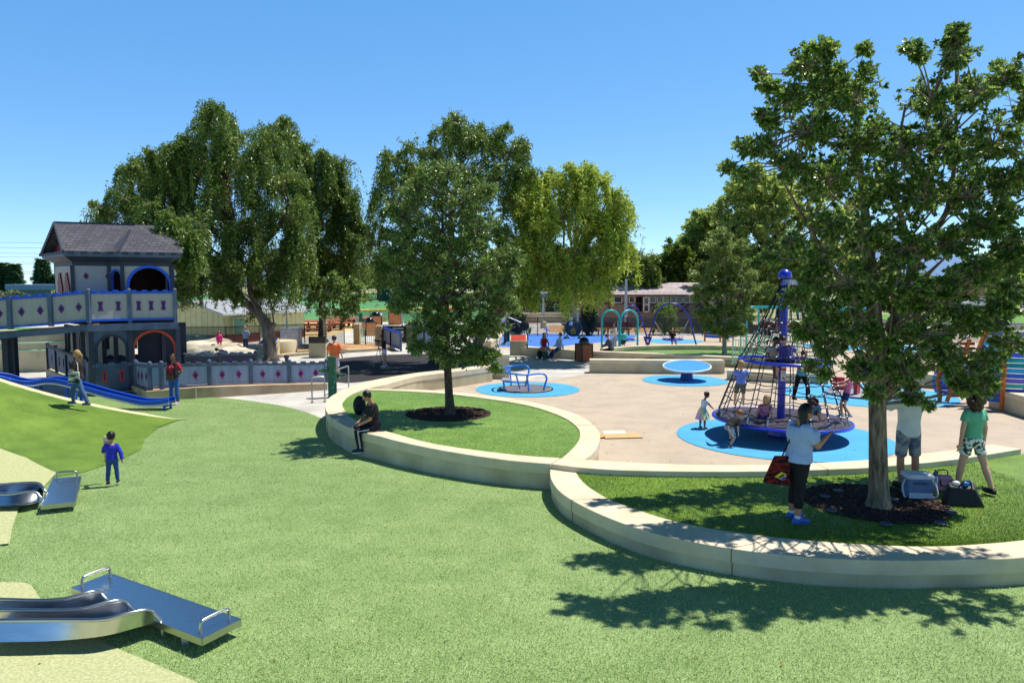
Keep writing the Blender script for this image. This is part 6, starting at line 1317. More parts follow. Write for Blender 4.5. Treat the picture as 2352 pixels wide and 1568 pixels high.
block('wall_pier', 'plain concrete pier at the far end of the curved seat wall', 1146, 869, .85, .6, 1.0, 'pier'); block('wall_pier', 'concrete pier partly hidden by the slim tree branches', 1030, 852, .8, .6, .95, 'pier')
# information desks
def desk(lab, u, v, w, h, face, back=False, rz=0):
    b = P(u, v); t = thing('info_desk', lab, 'information desk', b, rz)
    MB().box((0, .35, (h - .35) / 2), (w, .7, h - .35)).build('base', wallb, t)
    MB().add([(-w / 2, 0, h - .35), (w / 2, 0, h - .35), (w / 2, .7, h - .35), (-w / 2, .7, h - .35), (-w / 2, 0, h - (.28 if not back else 0)), (w / 2, 0, h - (.28 if not back else 0)), (w / 2, .7, h - (0 if not back else .28)), (-w / 2, .7, h - (0 if not back else .28))], [(3, 2, 1, 0), (4, 5, 6, 7), (0, 1, 5, 4), (1, 2, 6, 5), (2, 3, 7, 6), (3, 0, 4, 7)]).build('sloped_top', wallb if not back else M('dark_top', (70, 66, 60), .8), t)
    if face is not None:
        sl_ = math.atan2(.28, .7); p = MB().box((0, .35, h - .13), (w * .86, .66, .012), rx=sl_).build('sign_face', face, t)
        for k in range(4): MB().box((-.1 + .05 * (k % 2), .16 + .11 * k, h - .205 + .11 * k * .4 + .0), (w * (.5 - .06 * k), .03, .006), rx=sl_).build('text_line', whitef, p)
    return t
desk('concrete information desk with a blue sign face left of the grey forked trunk', 613, 822, .95, 1.0, M('sign_blue', (36, 70, 190), .4)); desk('concrete information desk with a red sign face at the end of the far planter wall', 1191, 815, .95, 1.05, M('sign_red', (190, 60, 40), .4))
desk('dark-backed information desk standing in front of the wood-chip bed', 729, 821, .9, 1.12, None, True)
t = thing('round_planter', 'round low concrete planter drum behind the blue-faced information desk', 'planter', P(640, 812)); MB().lathe((0, 0, 0), [(1.0, 0), (1.0, .7), (.98, .74)], 32).build('drum', wallb, t, smooth=True)
t = thing('utility_cabinet', 'shiny square metal utility cabinet on a slab in the wood-chip bed', 'cabinet', P(664, 801)); MB().box((0, .5, .65), (1.05, .9, 1.1)).build('cabinet_body', M('cabinet_metal', (200, 204, 216), .35, metal=.6), t, bevel=.02); MB().box((0, .5, 1.22), (1.1, .95, .05)).build('lid', steel, t); MB().box((0, .5, .05), (1.35, 1.15, .1)).build('slab', conc, t)
# rocks
t = thing('climbing_rock', 'low layered cream artificial rock mound behind the castle fence', 'rock', (0, 0, 0))
rk = M('layered_rock', (222, 212, 190), .9, scale=1.2, col2=(150, 138, 116), bump=1.0, bscale=3, stretch=(.5, .5, 5), detail=8)
mb = MB()
for u, v, w, h in ((445, 800, 2.0, .8), (480, 806, 1.9, .7), (510, 809, 1.6, .55), (535, 816, 1.3, .4), (420, 802, 1.4, .7), (500, 818, 1.6, .3)):
    b = P(u, v); mb.ell((b.x, b.y, 0), (w, 1.2, h), 20, 10)
o = mb.build('rock_mass', rk, t, smooth=True); dm = o.modifiers.new('d', 'DISPLACE'); tx = bpy.data.textures.new('rocktex', 'VORONOI'); tx.noise_scale = .7; dm.texture = tx; dm.strength = .35; dm.texture_coords = 'GLOBAL'
sheet('aqua_splash', px([(470, 812), (560, 805), (600, 806), (615, 815), (590, 826), (500, 828), (470, 812)], k=3), .002, aqua)
# bins
brn = M('bin_wood', (148, 88, 54), .6, scale=2, col2=(120, 68, 42), stretch=(14, 14, .5)); bin_l = M('bin_tan', (216, 140, 86), .6, var=.06)
def bin_(lab, u, v, w, h, mat_, dome=True, rz=.5):
    b = P(u, v); t = thing('litter_bin', lab, 'litter bin', b, rz, group='litter bins')
    MB().box((0, 0, h / 2 + .02), (w, w, h)).build('housing', mat_, t); 
    mb = MB(); [mb.box((sx * w / 2, sy * w / 2, h / 2 + .02), (.05, .05, h + .02)) for sx in (-1, 1) for sy in (-1, 1)]; mb.build('corner_trim', blackp, t); MB().box((0, 0, h + .05), (w + .05, w + .05, .05)).build('rim', blackp, t)
    if dome: MB().lathe((0, 0, h + .07), [(w * .42, 0), (w * .42, .1), (w * .36, .24), (w * .2, .32), (0, .35)], 18).build('dome_lid', M('bin_black', (18, 18, 20), .2, spec=.6), t, smooth=True)
bin_('brown wood-slat litter bin with glossy black dome lid beside the far planter wall', 1341, 829, .62, .82, brn)
bin_('orange-tan litter bin among the picnic tables, nearest the curved mint railing', 849, 770, .8, .95, bin_l); bin_('orange-tan litter bin left of the walking field visitor', 863, 756, .95, 1.1, bin_l, rz=.2); bin_('orange-tan litter bin right of the walking field visitor', 907, 745, 1.1, 1.1, bin_l, rz=.1)
# picnic tables
tt = M('table_top', (188, 112, 76), .7, var=.06)
def ptable(u, v, lab):
    b = P(u, v); t = thing('picnic_table', lab, 'picnic table', b, .1, group='picnic tables'); MB().box((0, 0, .76), (2.6, .75, .07)).build('tabletop', tt, t)
    for s_ in (-1, 1): MB().box((0, s_ * .75, .46), (2.6, .3, .06)).build('bench_seat', tt, t)
    for s_ in (-1, 1): mb = MB(); mb.box((s_ * .85, 0, .37), (.12, .12, .74)); mb.box((s_ * .85, 0, .42), (.09, 1.7, .06)); mb.box((s_ * .85, -.7, .2), (.09, .09, .42)); mb.box((s_ * .85, .7, .2), (.09, .09, .42)); mb.build('leg', blackp, t)
for u, v, lab in ((720, 768, 'picnic table nearest the yellow building corner'), (733, 760, 'picnic table just behind the one nearest the yellow building'), (760, 757, 'picnic table left of the first orange-tan bin, middle row'), (790, 753, 'picnic table in front of the thick light-pole base'), (812, 750, 'picnic table right of the thick light-pole base'), (836, 749, 'picnic table touching the green tap post'), (855, 747, 'picnic table left of the walking field visitor'), (780, 748, 'farthest picnic table in the left row by the field fence'), (707, 757, 'picnic table half hidden by the yellow building end')): ptable(u, v, lab)
t = thing('tap_post', 'small green drinking post among the picnic tables', 'drinking fountain', P(829, 761)); MB().lathe((0, 0, 0), [(.16, 0), (.16, 1.5), (.12, 1.52)], 12).build('post', green, t); MB().box((.25, 0, .95), (.4, .2, .12)).build('basin', green, t)
for u, v, lab in ((1350, 770, 'red-brown park bench inside the first purple arch'), (1420, 768, 'red-brown park bench behind the V foot'), (1773, 768, 'red-brown park bench left of the blue mast')):
    b = P(u, v); t = thing('park_bench', lab, 'bench', b, group='red-brown park benches'); rb = M('bench_brown', (142, 74, 58), .7); MB().box((0, 0, .45), (2.0, .45, .06)).build('seat', rb, t); MB().box((0, .22, .75), (2.0, .06, .42)).build('backrest', rb, t)
    for s_ in (-1, 1): MB().box((s_ * .8, 0, .22), (.07, .4, .44)).build('leg', blackp, t)
# light poles
def pole(lab, u, v, vt, r, kind, mat_=None, name='lamp_post'):
    b = P(u, v); h = W(u, vt, b.y).z; t = thing(name, lab, 'lamp post', b); m_ = mat_ or galv
    MB().tube([(0, 0, 0), (0, 0, h)], [r, r * .6], 12).build('pole', m_, t, smooth=True); MB().lathe((0, 0, 0), [(r * 2.2, 0), (r * 2.2, .5), (r * 1.2, .6)], 14).build('footing', wallb, t)
    if kind == 1: MB().box((0, 0, h), (.9, .35, .12)).build('lamp_head', m_, t)
    if kind == 2:
        MB().beam((-1.15, -.6, h - .1), (.85, .6, h - .65), .07, .07).build('crossarm', m_, t)
        for i in range(6):
            f_ = i / 5; q = Vector((-1.15 + 2.0 * f_, -.6 + 1.2 * f_, h - .1 - .55 * f_)); MB().box((q.x, q.y - .15, q.z - .25), (.34, .45, .14), rz=-.4, rx=.4).build('floodlight', M('flood_grey', (120, 122, 120), .4, metal=.5), t)
    if kind == 3: MB().tube([(0, 0, h - .2), (-5, 0, h + .1)], .07, 8).build('mast_arm', m_, t)
pole('tall stadium floodlight pole rising behind the weeping tree', 799, 735, 354, .10, 2, name='floodlight_pole'); pole('slim pale lamp post among the picnic tables', 819, 757, 662, .09, 1); pole('slim pale lamp post beside the field fence right of the walking visitor', 900, 745, 655, .09, 1)
pole('grey post behind the black gate', 924, 779, 720, .08, 0, name='sign_post'); pole('grey pole behind the yellow building fence above the metal cabinet', 660, 797, 700, .07, 0, name='sign_post')
pole('pale lamp post standing in the paving left of the child in lilac', 1248, 753, 655, .12, 1); pole('grey street pole right of the teal arches', 1437, 758, 640, .16, 0, name='sign_post'); pole('pale street light seen between the teal swing beam and the road', 1893, 730, 640, .12, 1)
# traffic signals, cars
t = thing('traffic_signal', 'traffic signal hung on a long mast arm at the upper right', 'traffic signal', P(2382, 712)); b = P(2382, 712); q = W(2246, 605, b.y) - b
MB().tube([(0, 0, 0), (0, 0, q.z + .4)], .14, 10).build('pole', galv, t, smooth=True); MB().tube([(0, 0, q.z + .6), (W(2210, 608, b.y) - b)], .1, 8).build('mast_arm', galv, t, smooth=True)
hd = MB().box((q.x, -.1, q.z), (.6, .3, 1.6)).build('signal_head', blackp, t)
MB().box((q.x, .08, q.z), (1.0, .04, 2.0)).build('backplate', M('matte_black', (10, 10, 10), .9), t)
redl = bpy.data.materials.new('red_lamp'); redl.use_nodes = True; redl.node_tree.nodes['Principled BSDF'].inputs['Emission Color'].default_value = (1, .02, .01, 1); redl.node_tree.nodes['Principled BSDF'].inputs['Emission Strength'].default_value = 1.5
t = thing('traffic_signal', 'small traffic signal with a lit red lamp, seen through the oak crown', 'traffic signal', P(2180, 706)); b = P(2180, 706); zq = W(2180, 664, b.y).z
MB().tube([(0, 0, 0), (0, 0, zq)], .12, 8).build('pole', galv, t); MB().box((0, -.1, zq - .4), (.5, .3, 1.3)).build('signal_head', blackp, t); MB().ell((0, -.27, zq), (.18, .05, .18)).build('red_lamp', redl, t)
def car(lab, u, v, col, w=4.5, rz=0.0):
    b = P(u, v); t = thing('parked_car', lab, 'car', b, rz, group='cars at the far road'); pm = M('car_' + col[0], col[1], .25, metal=.2, var=.02, spec=.6)
    prof = [(-.5, .3), (-.5, .72), (-.46, .86), (-.36, .92), (-.24, 1.38), (.14, 1.42), (.3, .98), (.44, .88), (.5, .7), (.5, .3)]
    MB().prism([(a * w, -.85, z) for a, z in prof], (0, 1.7, 0)).build('body', pm, t, bevel=.05)
    for s_ in (-1, 1): MB().prism([(a * w, -.86 if s_ < 0 else .84, z) for a, z in [(-.34, .95), (-.23, 1.32), (.12, 1.35), (.25, .98)]], (0, .02, 0)).build('window', glass, t)
    for x in (-.3, .32):
        for s_ in (-1, 1): wh = MB().lathe((x * w, s_ * .82, .33), [(.33, -.1), (.33, .1)], 16, Matrix.Rotation(PI / 2, 3, 'X')).build('wheel', M('tyre', (20, 20, 20), .8), t); MB().lathe((x * w, s_ * .86, .33), [(.2, -.09), (.2, .09)], 12, Matrix.Rotation(PI / 2, 3, 'X')).build('rim', galv, wh)
car('white car parked across the road, left of the two at the right edge', 2240, 706, ('white', (226, 228, 232))); car('silver car at the far right edge by the road', 2318, 707, ('silver', (170, 178, 190))); car('pale car glimpsed through the leaves beyond the teal beam', 1893, 712, ('pale', (214, 214, 206)))
car('grey car on the road seen through the gap left of the oak limb', 2190, 726, ('grey', (120, 128, 140)))
# tap lights / drains in the bark bed
for i, (u, v, lab) in enumerate([(1732, 1143, 'left in the bark bed, in front of the oak'), (1925, 1140, 'round drain grille at the left back of the oak bark bed'), (1895, 1153, 'round drain grille at the left rim of the oak bark bed'), (1910, 1186, 'round drain grille at the left front of the oak bark bed'), (2035, 1217, 'round drain grille at the front of the oak bark bed'), (2160, 1215, 'round drain grille at the right front of the oak bark bed'), (2185, 1190, 'round drain grille at the right rim of the oak bark bed'), (2052, 1160, 'round drain grille just behind the oak trunk')][1:]):
    b = P(u, v - 12, .5); t = thing('drain_grille', lab, 'drain grille', b, group='round grilles in the oak bark bed'); mb = MB(); mb.tube([(.075 * math.cos(2 * PI * k / 20), .075 * math.sin(2 * PI * k / 20), .02) for k in range(20)], .009, 6, closed=True)
    MB().lathe((0, 0, 0), [(.08, 0), (.08, .008)], 18).build('grille_frame', M('grille_dark', (40, 44, 52), .6), t)
    for k in range(-3, 4): x = .02 * k; y_ = math.sqrt(.0056 - x * x); mb.beam((x, -y_, .02), (x, y_, .02), .008, .008)
    mb.build('grille_bars', M('grille_grey', (96, 104, 118), .6), t)
# ---- bags under the oak
c = P(2114, 1146, .49); t = thing('cooler', 'large grey-and-blue soft cooler standing beside the oak trunk', 'cooler', c, -.12)
MB().box((0, .16, .175), (.40, .32, .31), taper=.93).build('cooler_body', M('cooler_blue', (112, 134, 168), .8, scale=60, col2=(92, 112, 146)), t, bevel=.035)
MB().box((0, .155, .36), (.43, .35, .08), taper=.96).build('lid', M('cooler_white', (206, 210, 220), .7, var=.05), t, bevel=.03)
MB().box((0, -.012, .06), (.36, .012, .09)).build('pocket', M('cooler_white', (206, 210, 220), .7), t)
MB().tube(crv([(-.1, .0, .26), (-.09, -.03, .265), (.09, -.03, .265), (.1, .0, .26)], 4), .014, 8).build('handle', M('strap_grey', (84, 92, 112), .8), t, smooth=True)
MB().tube(crv([(-.2, .1, .3), (-.26, .06, .2), (-.25, .0, .05), (-.2, .05, .02)], 5), .014, 8).build('strap', M('cooler_white', (206, 210, 220), .7), t, smooth=True)
MB().tube(crv([(.2, .1, .3), (.26, .06, .2), (.26, .0, .06), (.21, .05, .02)], 5), .014, 8).build('strap', M('cooler_white', (206, 210, 220), .7), t, smooth=True)
c = P(2147, 1128, .49); t = thing('water_flask', 'tall lilac-lidded steel flask standing behind the cooler', 'flask', c); MB().lathe((0, 0, 0), [(.045, 0), (.045, .24), (.032, .27)], 16).build('flask_body', M('flask_silver', (190, 188, 200), .35, metal=.4), t, smooth=True); MB().lathe((0, 0, .27), [(.036, 0), (.036, .05), (.022, .06), (.02, .1), (.0, .105)], 14).build('flask_lid', M('lid_lilac', (116, 96, 150), .5), t, smooth=True)
c = P(2172, 1128, .49); t = thing('handbag', 'pink striped handbag between the cooler and the black tote', 'handbag', c, -.2)
pinkm = brick_mat('pink_stripes', (214, 132, 160), (206, 122, 152), (236, 190, 206), 4.0, .025, .004, .7, .1); MB().box((0, .08, .13), (.30, .16, .26), taper=.72).build('bag_body', pinkm, t, bevel=.03, uv=(1, 0, .3)); 
for y_ in (-.0, .15): MB().tube(crv([(-.08, y_, .2), (-.07, y_, .1 if y_ == 0 else .32), (.06, y_, .1 if y_ == 0 else .32), (.07, y_, .2)], 5), .01, 8).build('bag_handle', M('handle_dark_red', (110, 36, 60), .6), t, smooth=True)
c = P(2216, 1162, .49); t = thing('tote_bag', 'slumped black tote bag with blue-and-white contents near the green-shirted woman', 'tote bag', c, -.15)
MB().add([(-.28, -.02, 0), (.28, -.05, 0), (.30, .24, 0), (-.26, .24, 0), (-.22, .04, .30), (.14, .0, .27), (.19, .17, .36), (-.19, .2, .33)], [(3, 2, 1, 0), (0, 1, 5, 4), (1, 2, 6, 5), (2, 3, 7, 6), (3, 0, 4, 7), (4, 5, 6, 7)]).build('bag_body', M('tote_black', (22, 22, 26), .6, scale=9, bump=.6, bscale=14), t, bevel=.02)
for x, y_, z, r, m_ in ((-.1, .1, .33, .06, whitef), (.02, .08, .33, .06, M('bag_blue', (40, 110, 190), .4)), (.09, .12, .35, .05, M('label_blue', (90, 150, 210), .5))): MB().ell((x, y_, z), (r, r * .8, r * .8), 10, 8).build('packet', m_, t, smooth=True)
MB().tube(crv([(-.1, .02, .28), (-.04, -.02, .40), (.06, .0, .40), (.1, .02, .27)], 5), .011, 8).build('bag_handle', M('tote_black', (22, 22, 26), .6), t, smooth=True)
# cardboard on the playground
c = P(1428, 1001); t = thing('cardboard_sheet', 'flattened cardboard box lying on the beige surface right of the lawn island', 'cardboard', c, .12); cb_ = M('cardboard', (206, 168, 118), .85, var=.06)
MB().box((0, 0, .012), (1.0, .55, .008)).build('sheet', cb_, t); MB().box((-.1, .36, .03), (.6, .2, .006), rx=.25).build('flap', M('cardboard_pale', (232, 222, 206), .85), t); MB().box((-.58, .0, .02), (.2, .4, .006), ry=-.2).build('flap', cb_, t)
# backpack of the sitting man
c = P(826, 952, .57); t = thing('backpack', 'black backpack standing on the lawn behind the seated man', 'backpack', c); MB().ell((0, 0, .24), (.17, .13, .26), 16, 12).build('pack', M('pack_black', (20, 20, 26), .6, scale=12, bump=.5, bscale=18), t, smooth=True); MB().ell((-.0, -.1, .16), (.12, .07, .13), 12, 8).build('front_pocket', M('pack_black', (20, 20, 26), .6), t, smooth=True); MB().ell((.13, -.03, .06), (.12, .09, .07), 12, 8).build('patterned_pouch', M('pouch', (120, 130, 190), .7, scale=30, col2=(30, 34, 60)), t, smooth=True)
# items by the seated women
def small_flask(u, v, z, h, col, lab, r=.04):
    c = P(u, v, z); t = thing('bottle', lab, 'bottle', c); MB().lathe((0, 0, 0), [(r, 0), (r, h * .8), (r * .7, h * .86)], 12).build('bottle_body', M('fl_' + lab[:6] + str(u), col, .4), t, smooth=True); MB().lathe((0, 0, h * .86), [(r * .75, 0), (r * .7, h * .14)], 12).build('lid', blackp, t)
small_flask(1211, 800, .46, .30, (30, 74, 70), 'dark green flask standing alone on the planter wall'); small_flask(1253, 804.5, .46, .2, (190, 180, 200), 'pale cup in front of the cross-legged woman'); small_flask(1293, 805, .46, .3, (90, 180, 190), 'turquoise flask right of the woman in pale denim')
c = P(1240, 823); t = thing('backpack', 'black backpack on the ground below the seated women', 'backpack', c); MB().ell((0, 0, .22), (.17, .14, .24)).build('pack', M('pack_black', (20, 20, 26), .6), t, smooth=True); MB().ell((0, -.1, .15), (.11, .06, .11)).build('front_pocket', M('pack_black', (20, 20, 26), .6), t, smooth=True)
c = P(1252, 824.5); t = thing('shopping_bag', 'green shopping bag with white contents beside the black backpack on the paving', 'bag', c); MB().box((0, 0, .2), (.3, .2, .4), taper=1.05).build('bag_body', M('bag_green', (20, 84, 60), .6), t, bevel=.02); MB().ell((.14, 0, .36), (.12, .09, .08)).build('contents', whitef, t, smooth=True)
# folded turquoise umbrella stroller by the teal arches
c = P(1429, 803); t = thing('parasol_stroller', 'turquoise-hooded folded stroller beside the standing woman', 'stroller', c); MB().lathe((0, 0, .42), [(.12, 0), (.25, .2), (.33, .45), (.3, .5)], 12).build('hood', teal, t, smooth=True); MB().ell((0, -.1, .5), (.22, .16, .2)).build('seat', M('stroller_navy', (30, 40, 90), .6), t, smooth=True)
for s_ in (-1, 1): MB().tube([(s_ * .15, 0, .05), (s_ * .12, 0, .6)], .02, 6).build('leg', purple, t); MB().lathe((s_ * .16, 0, .08), [(.08, -.02), (.08, .02)], 10, Matrix.Rotation(PI / 2, 3, 'Y')).build('wheel', blackp, t)
# black pushchair left of mast, red thing in aqua circle at right
c = P(1763, 788); t = thing('pushchair', 'black pushchair parked before the red-brown bench left of the mast', 'pushchair', c); MB().ell((0, 0, .9), (.28, .25, .3)).build('hood', blackp, t, smooth=True); MB().box((0, .05, .5), (.4, .35, .3)).build('seat', blackp, t, bevel=.04)
for s_ in (-1, 1): MB().lathe((s_ * .25, -.1, .14), [(.14, -.02), (.14, .02)], 12, Matrix.Rotation(PI / 2, 3, 'Y')).build('wheel', M('tyre', (20, 20, 20), .8), t); MB().tube([(s_ * .2, 0, .15), (s_ * .18, .3, 1.0)], .015, 6).build('handle', galv, t)
c = P(1985, 905); t = thing('ride_spinner', 'silver disc ride with red padded seats on the aqua circle behind the oak trunk', 'spinner ride', c); MB().lathe((0, 0, 0), [(1.25, .02), (1.3, .06), (1.2, .1), (.3, .14)], 32).build('turntable', M('disc_silver', (170, 172, 186), .4, metal=.3), t, smooth=True)
for k in range(5):
    a = k * 1.26 + .2; q = Vector((.85 * math.cos(a), .85 * math.sin(a), 0)); MB().box((q.x, q.y, .35), (.4, .12, .45), rz=a).build('seat_back', M('seat_red', (200, 36, 44), .4), t, bevel=.03); MB().tube([(q.x, q.y, .1), (q.x * 1.1, q.y * 1.1, .6)], .03, 8).build('grab_bar', galv, t)
c = P(2070, 785); t = thing('spring_toy', 'deep blue play panel seen through the oak leaves behind the mint ramp railing', 'play panel', c); MB().box((0, 0, .9), (1.2, .15, .9)).build('panel', navy, t, bevel=.05); [MB().tube([(s_ * .5, 0, 0), (s_ * .5, 0, .9)], .06, 8).build('post', teal, t) for s_ in (-1, 1)]
# tree litter: power lines in the sky at the far left
t = thing('power_lines', 'thin grey power lines crossing the sky at the far left', 'power lines', (0, 0, 0)); wm = M('wire_grey', (120, 132, 150), .6)
for v in (557, 569, 581.5, 590, 602, 606, 624, 628): MB().tube([W(-80, v - .8, 240), W(60, v + .3, 240), W(420, v + 5.5, 240)], .045, 4).build('wire', wm, t)
# ================================================================= PEOPLE
SKIN = {'light': M('skin_light', (214, 164, 136), .55, var=.04), 'tan': M('skin_tan', (186, 130, 98), .55, var=.04), 'brown': M('skin_brown', (138, 92, 68), .55, var=.04)}
def cloth(name, c, **k): return M('cloth_' + name, c, .85, var=.07, scale=6, bump=.6, bscale=9, sheen=.0, **k)
HAIR = {'black': M('hair_black', (24, 20, 20), .45, scale=20, col2=(12, 10, 10), stretch=(6, 6, 1)), 'brown': M('hair_brown', (74, 50, 36), .5, scale=20, col2=(40, 26, 20), stretch=(6, 6, 1)), 'blond': M('hair_blond', (190, 152, 100), .5, scale=20, col2=(140, 104, 62), stretch=(6, 6, 1)), 'grey': M('hair_grey', (150, 146, 140), .5, var=.1)}
DG = None
def bake(mb, name, mat, parent, vox, sm=3):
    me = mb.mesh(); o = bpy.data.objects.new('tmp', me); COL.objects.link(o)
    r = o.modifiers.new('r', 'REMESH'); r.mode = 'VOXEL'; r.voxel_size = vox
    s_ = o.modifiers.new('s', 'SMOOTH'); s_.iterations = sm; s_.factor = .5
    dg = bpy.context.evaluated_depsgraph_get(); dg.update(); m2 = bpy.data.meshes.new_from_object(o.evaluated_get(dg))
    bpy.data.objects.remove(o); bpy.data.meshes.remove(me); m2.materials.clear(); m2.name = name
    return link(name, m2, mat, parent, True)
def cone(mb, a, ra, b, rb, n=12, flat=False, sx=1.0):
    a = Vector(a); b = Vector(b); d = b - a; L_ = max(1e-6, d.length); e = d / L_
    if flat: pts, rs = [a, b], [ra, rb]
    else:
        pts, rs = [], []
        for k in range(4): an = PI / 2 * (1 - k / 4); pts.append(a - e * ra * math.sin(an)); rs.append(max(.12 * ra, ra * math.cos(an)))
        pts.append(a); rs.append(ra); pts.append(b); rs.append(rb)
        for k in range(1, 4): an = PI / 2 * k / 4; pts.append(b + e * rb * math.sin(an)); rs.append(max(.12 * rb, rb * math.cos(an)))
    mb.tube(pts, rs, n, sx=sx)
def loft(mb, rings, fwd, side, n=18):                   # rings: (centre, half width, half depth)
    vs = []; m_ = len(rings)
    for c, w, d in rings:
        for j in range(n): a = 2 * PI * j / n; vs.append(Vector(c) + side * (w * math.cos(a)) + fwd * (d * math.sin(a)))
    mb.add(vs, [(i * n + j, i * n + (j + 1) % n, (i + 1) * n + (j + 1) % n, (i + 1) * n + j) for i in range(m_ - 1) for j in range(n)] + [tuple(reversed(range(n))), tuple(range((m_ - 1) * n, m_ * n))])
rad = math.radians
def person(label, at, h, yaw, legs=((0, 3), (0, 3), (0, 3), (0, 3)), arms=((5, 8, 12), (5, 8, 12)), lean=0, side_lean=0, head=(0, 0), anchor='feet', build=1.0, skin='light', hair=('black', 'short'), top=None, bottom=None, shoes=None, hs=1.0, vox=.014, face=False, female=False, group='people in the playground', extras=None, socks=None, straight=()):
    """yaw: 0 faces +Y (away from the camera), 180 faces it, 90 faces left (-X). legs: (thigh L, splay),(shin L, splay),(thigh R..),(shin R..) pitches forward in degrees.
    arms: per side (upper pitch, outward, forearm pitch[, forearm inward])"""
    t = thing('person', label, 'person', at, rad(yaw), group=group)
    X = Vector((1, 0, 0)); Y = Vector((0, 1, 0)); Z = Vector((0, 0, 1))
    kid = hs > 1.15; lg = .245 * h * (1 - .16 * (hs - 1)); b_ = build
    Rl = Matrix.Rotation(-rad(lean), 3, 'X') @ Matrix.Rotation(rad(side_lean), 3, 'Y')
    up = Rl @ Z; fw = Rl @ Y; sd = Rl @ X
    pel = Vector((0, 0, 0)); hipw = .052 * h * (1.08 if female else 1) * (.9 + .1 * b_)
    tor = h * (.30 - .02 * (hs - 1)); sh = pel + up * tor; shw = h * (.108 if not female else .098) * (.85 + .15 * b_)
    def dirp(p, sp, s): p = rad(p); sp = rad(sp); return Vector((s * math.sin(sp), math.cos(sp) * math.sin(p), -math.cos(sp) * math.cos(p)))
    J = {}
    for i, s in ((0, -1), (1, 1)):
        hp = pel + X * s * hipw - Z * .01 * h; th_, ts = legs[i * 2]; st_, ss = legs[i * 2 + 1]
        kn_ = hp + dirp(th_, ts, s) * lg; an_ = kn_ + dirp(st_, ss, s) * lg * .98; J[i] = (hp, kn_, an_)
    A = {}
    for i, s in ((0, -1), (1, 1)):
        a = arms[i]; so_ = sh + sd * s * shw - up * .02 * h; el = so_ + Rl @ (dirp(a[0], a[1], s) * .165 * h); inw = a[3] if len(a) > 3 else a[1] * .5
        wr = el + Rl @ (dirp(a[2], -inw if len(a) > 3 else inw, s) * .145 * h); A[i] = (so_, el, wr)
    nk = sh + up * .03 * h; Rh = Rl @ Matrix.Rotation(rad(head[1]), 3, 'Z') @ Matrix.Rotation(-rad(head[0]), 3, 'X'); hu = Rh @ Z; hf = Rh @ Y; hsd = Rh @ X
    hr = .066 * h * hs; hc = nk + hu * (hr * 1.15 + .018 * h) + hf * .012 * h
    ftl = .075 * h
    # drop onto the feet
    if anchor == 'feet': dz = -min(J[0][2].z, J[1][2].z) + .045 * h
    elif anchor == 'pelvis': dz = .055 * h
    else: dz = anchor
    dx = dy = 0
    if anchor == 'feet':
        m_ = (J[0][2] + J[1][2]) / 2; dx, dy = -m_.x, -m_.y
    O = Vector((dx, dy, dz))
    mv = lambda v: v + O
    pel, sh, nk, hc = map(mv, (pel, sh, nk, hc)); J = {k: tuple(map(mv, v)) for k, v in J.items()}; A = {k: tuple(map(mv, v)) for k, v in A.items()}
    tw = b_
    def torso(g, z0=0.0, z1=1.0, flare=0.0):            # g: inflation; z0..z1 of the torso kept
        R_ = [(-.14, .070, .056), (-.04, .088 if not female else .094, .066), (.10, .086, .064), (.30, .074 if female else .080, .056), (.50, .078 if female else .084, .060), (.72, .092, .070 if female else .064), (.88, .098, .058), (.98, .080, .046), (1.05, .042, .036), (1.12, .030, .032)]
        out = []
        for z, w, d in R_:
            if z0 - 1e-6 <= z <= z1 + 1e-6: out.append((pel + up * tor * z + fw * (.012 * h * (b_ - 1) * 2 * math.sin(max(0, min(1, z)) * PI)), w * h * (.55 + .45 * tw) + g, d * h * (.35 + .65 * tw) + g))
        return out
    lt = .9 + .1 * b_
    def legparts(mb, g, upto, flat=False):
        for i in (0, 1):
            hp, kn_, an_ = J[i]; rt_, rk, rn = (.052 * h * (.5 + .5 * b_) + g, .034 * h * lt + g, .021 * h * lt + g)
            if upto <= 1.0:
                e = hp.lerp(kn_, upto); cone(mb, hp, rt_, hp.lerp(e, .5), (rt_ + rk) / 2 + g * .3); cone(mb, hp.lerp(e, .45), (rt_ + rk) / 2 + g * .4, e, (rt_ + (rk - rt_) * upto) + g * .9, flat=True)
            else:
                cone(mb, hp, rt_, kn_, rk); f_ = upto - 1; cf = kn_.lerp(an_, .32)
                e = kn_.lerp(an_, f_)
                if f_ > .34: cone(mb, kn_, rk * .97, cf + Vector((0, 0, 0)), rk * 1.03); cone(mb, cf, rk * 1.03, e, (rn + (1 - f_) * (rk - rn)) * (1.12 if g else 1), flat=bool(g))
                else: cone(mb, kn_, rk, e, rk, flat=True)
    # ---- body: one continuous surface
    mb = MB(); loft(mb, torso(0), fw, sd); legparts(mb, 0, 2.0)
    if female: [mb.ell(pel + up * tor * .74 + fw * .058 * h * (.4 + .6 * tw) + sd * s * .042 * h, (.036 * h * tw, .034 * h * tw, .036 * h * tw), 12, 8) for s in (-1, 1)]
    cone(mb, sh + up * .005 * h, .034 * h * (.8 + .2 * b_), nk + hu * .03 * h, .029 * h)
    mb.ell(hc, (hr * .74, hr * .88, hr * 1.02), 18, 14, Rh); mb.ell(hc - hu * hr * .45 + hf * hr * .28, (hr * .50, hr * .52, hr * .5), 14, 10, Rh)
    cone(mb, hc + hf * hr * .82 + hu * hr * .05, hr * .10, hc + hf * hr * 1.02 - hu * hr * .2, hr * .13, 8)
    for s in (-1, 1): mb.ell(hc + hsd * s * hr * .76 - hu * hr * .08, (hr * .09, hr * .16, hr * .24), 8, 6, Rh)
    finger_ends = {}
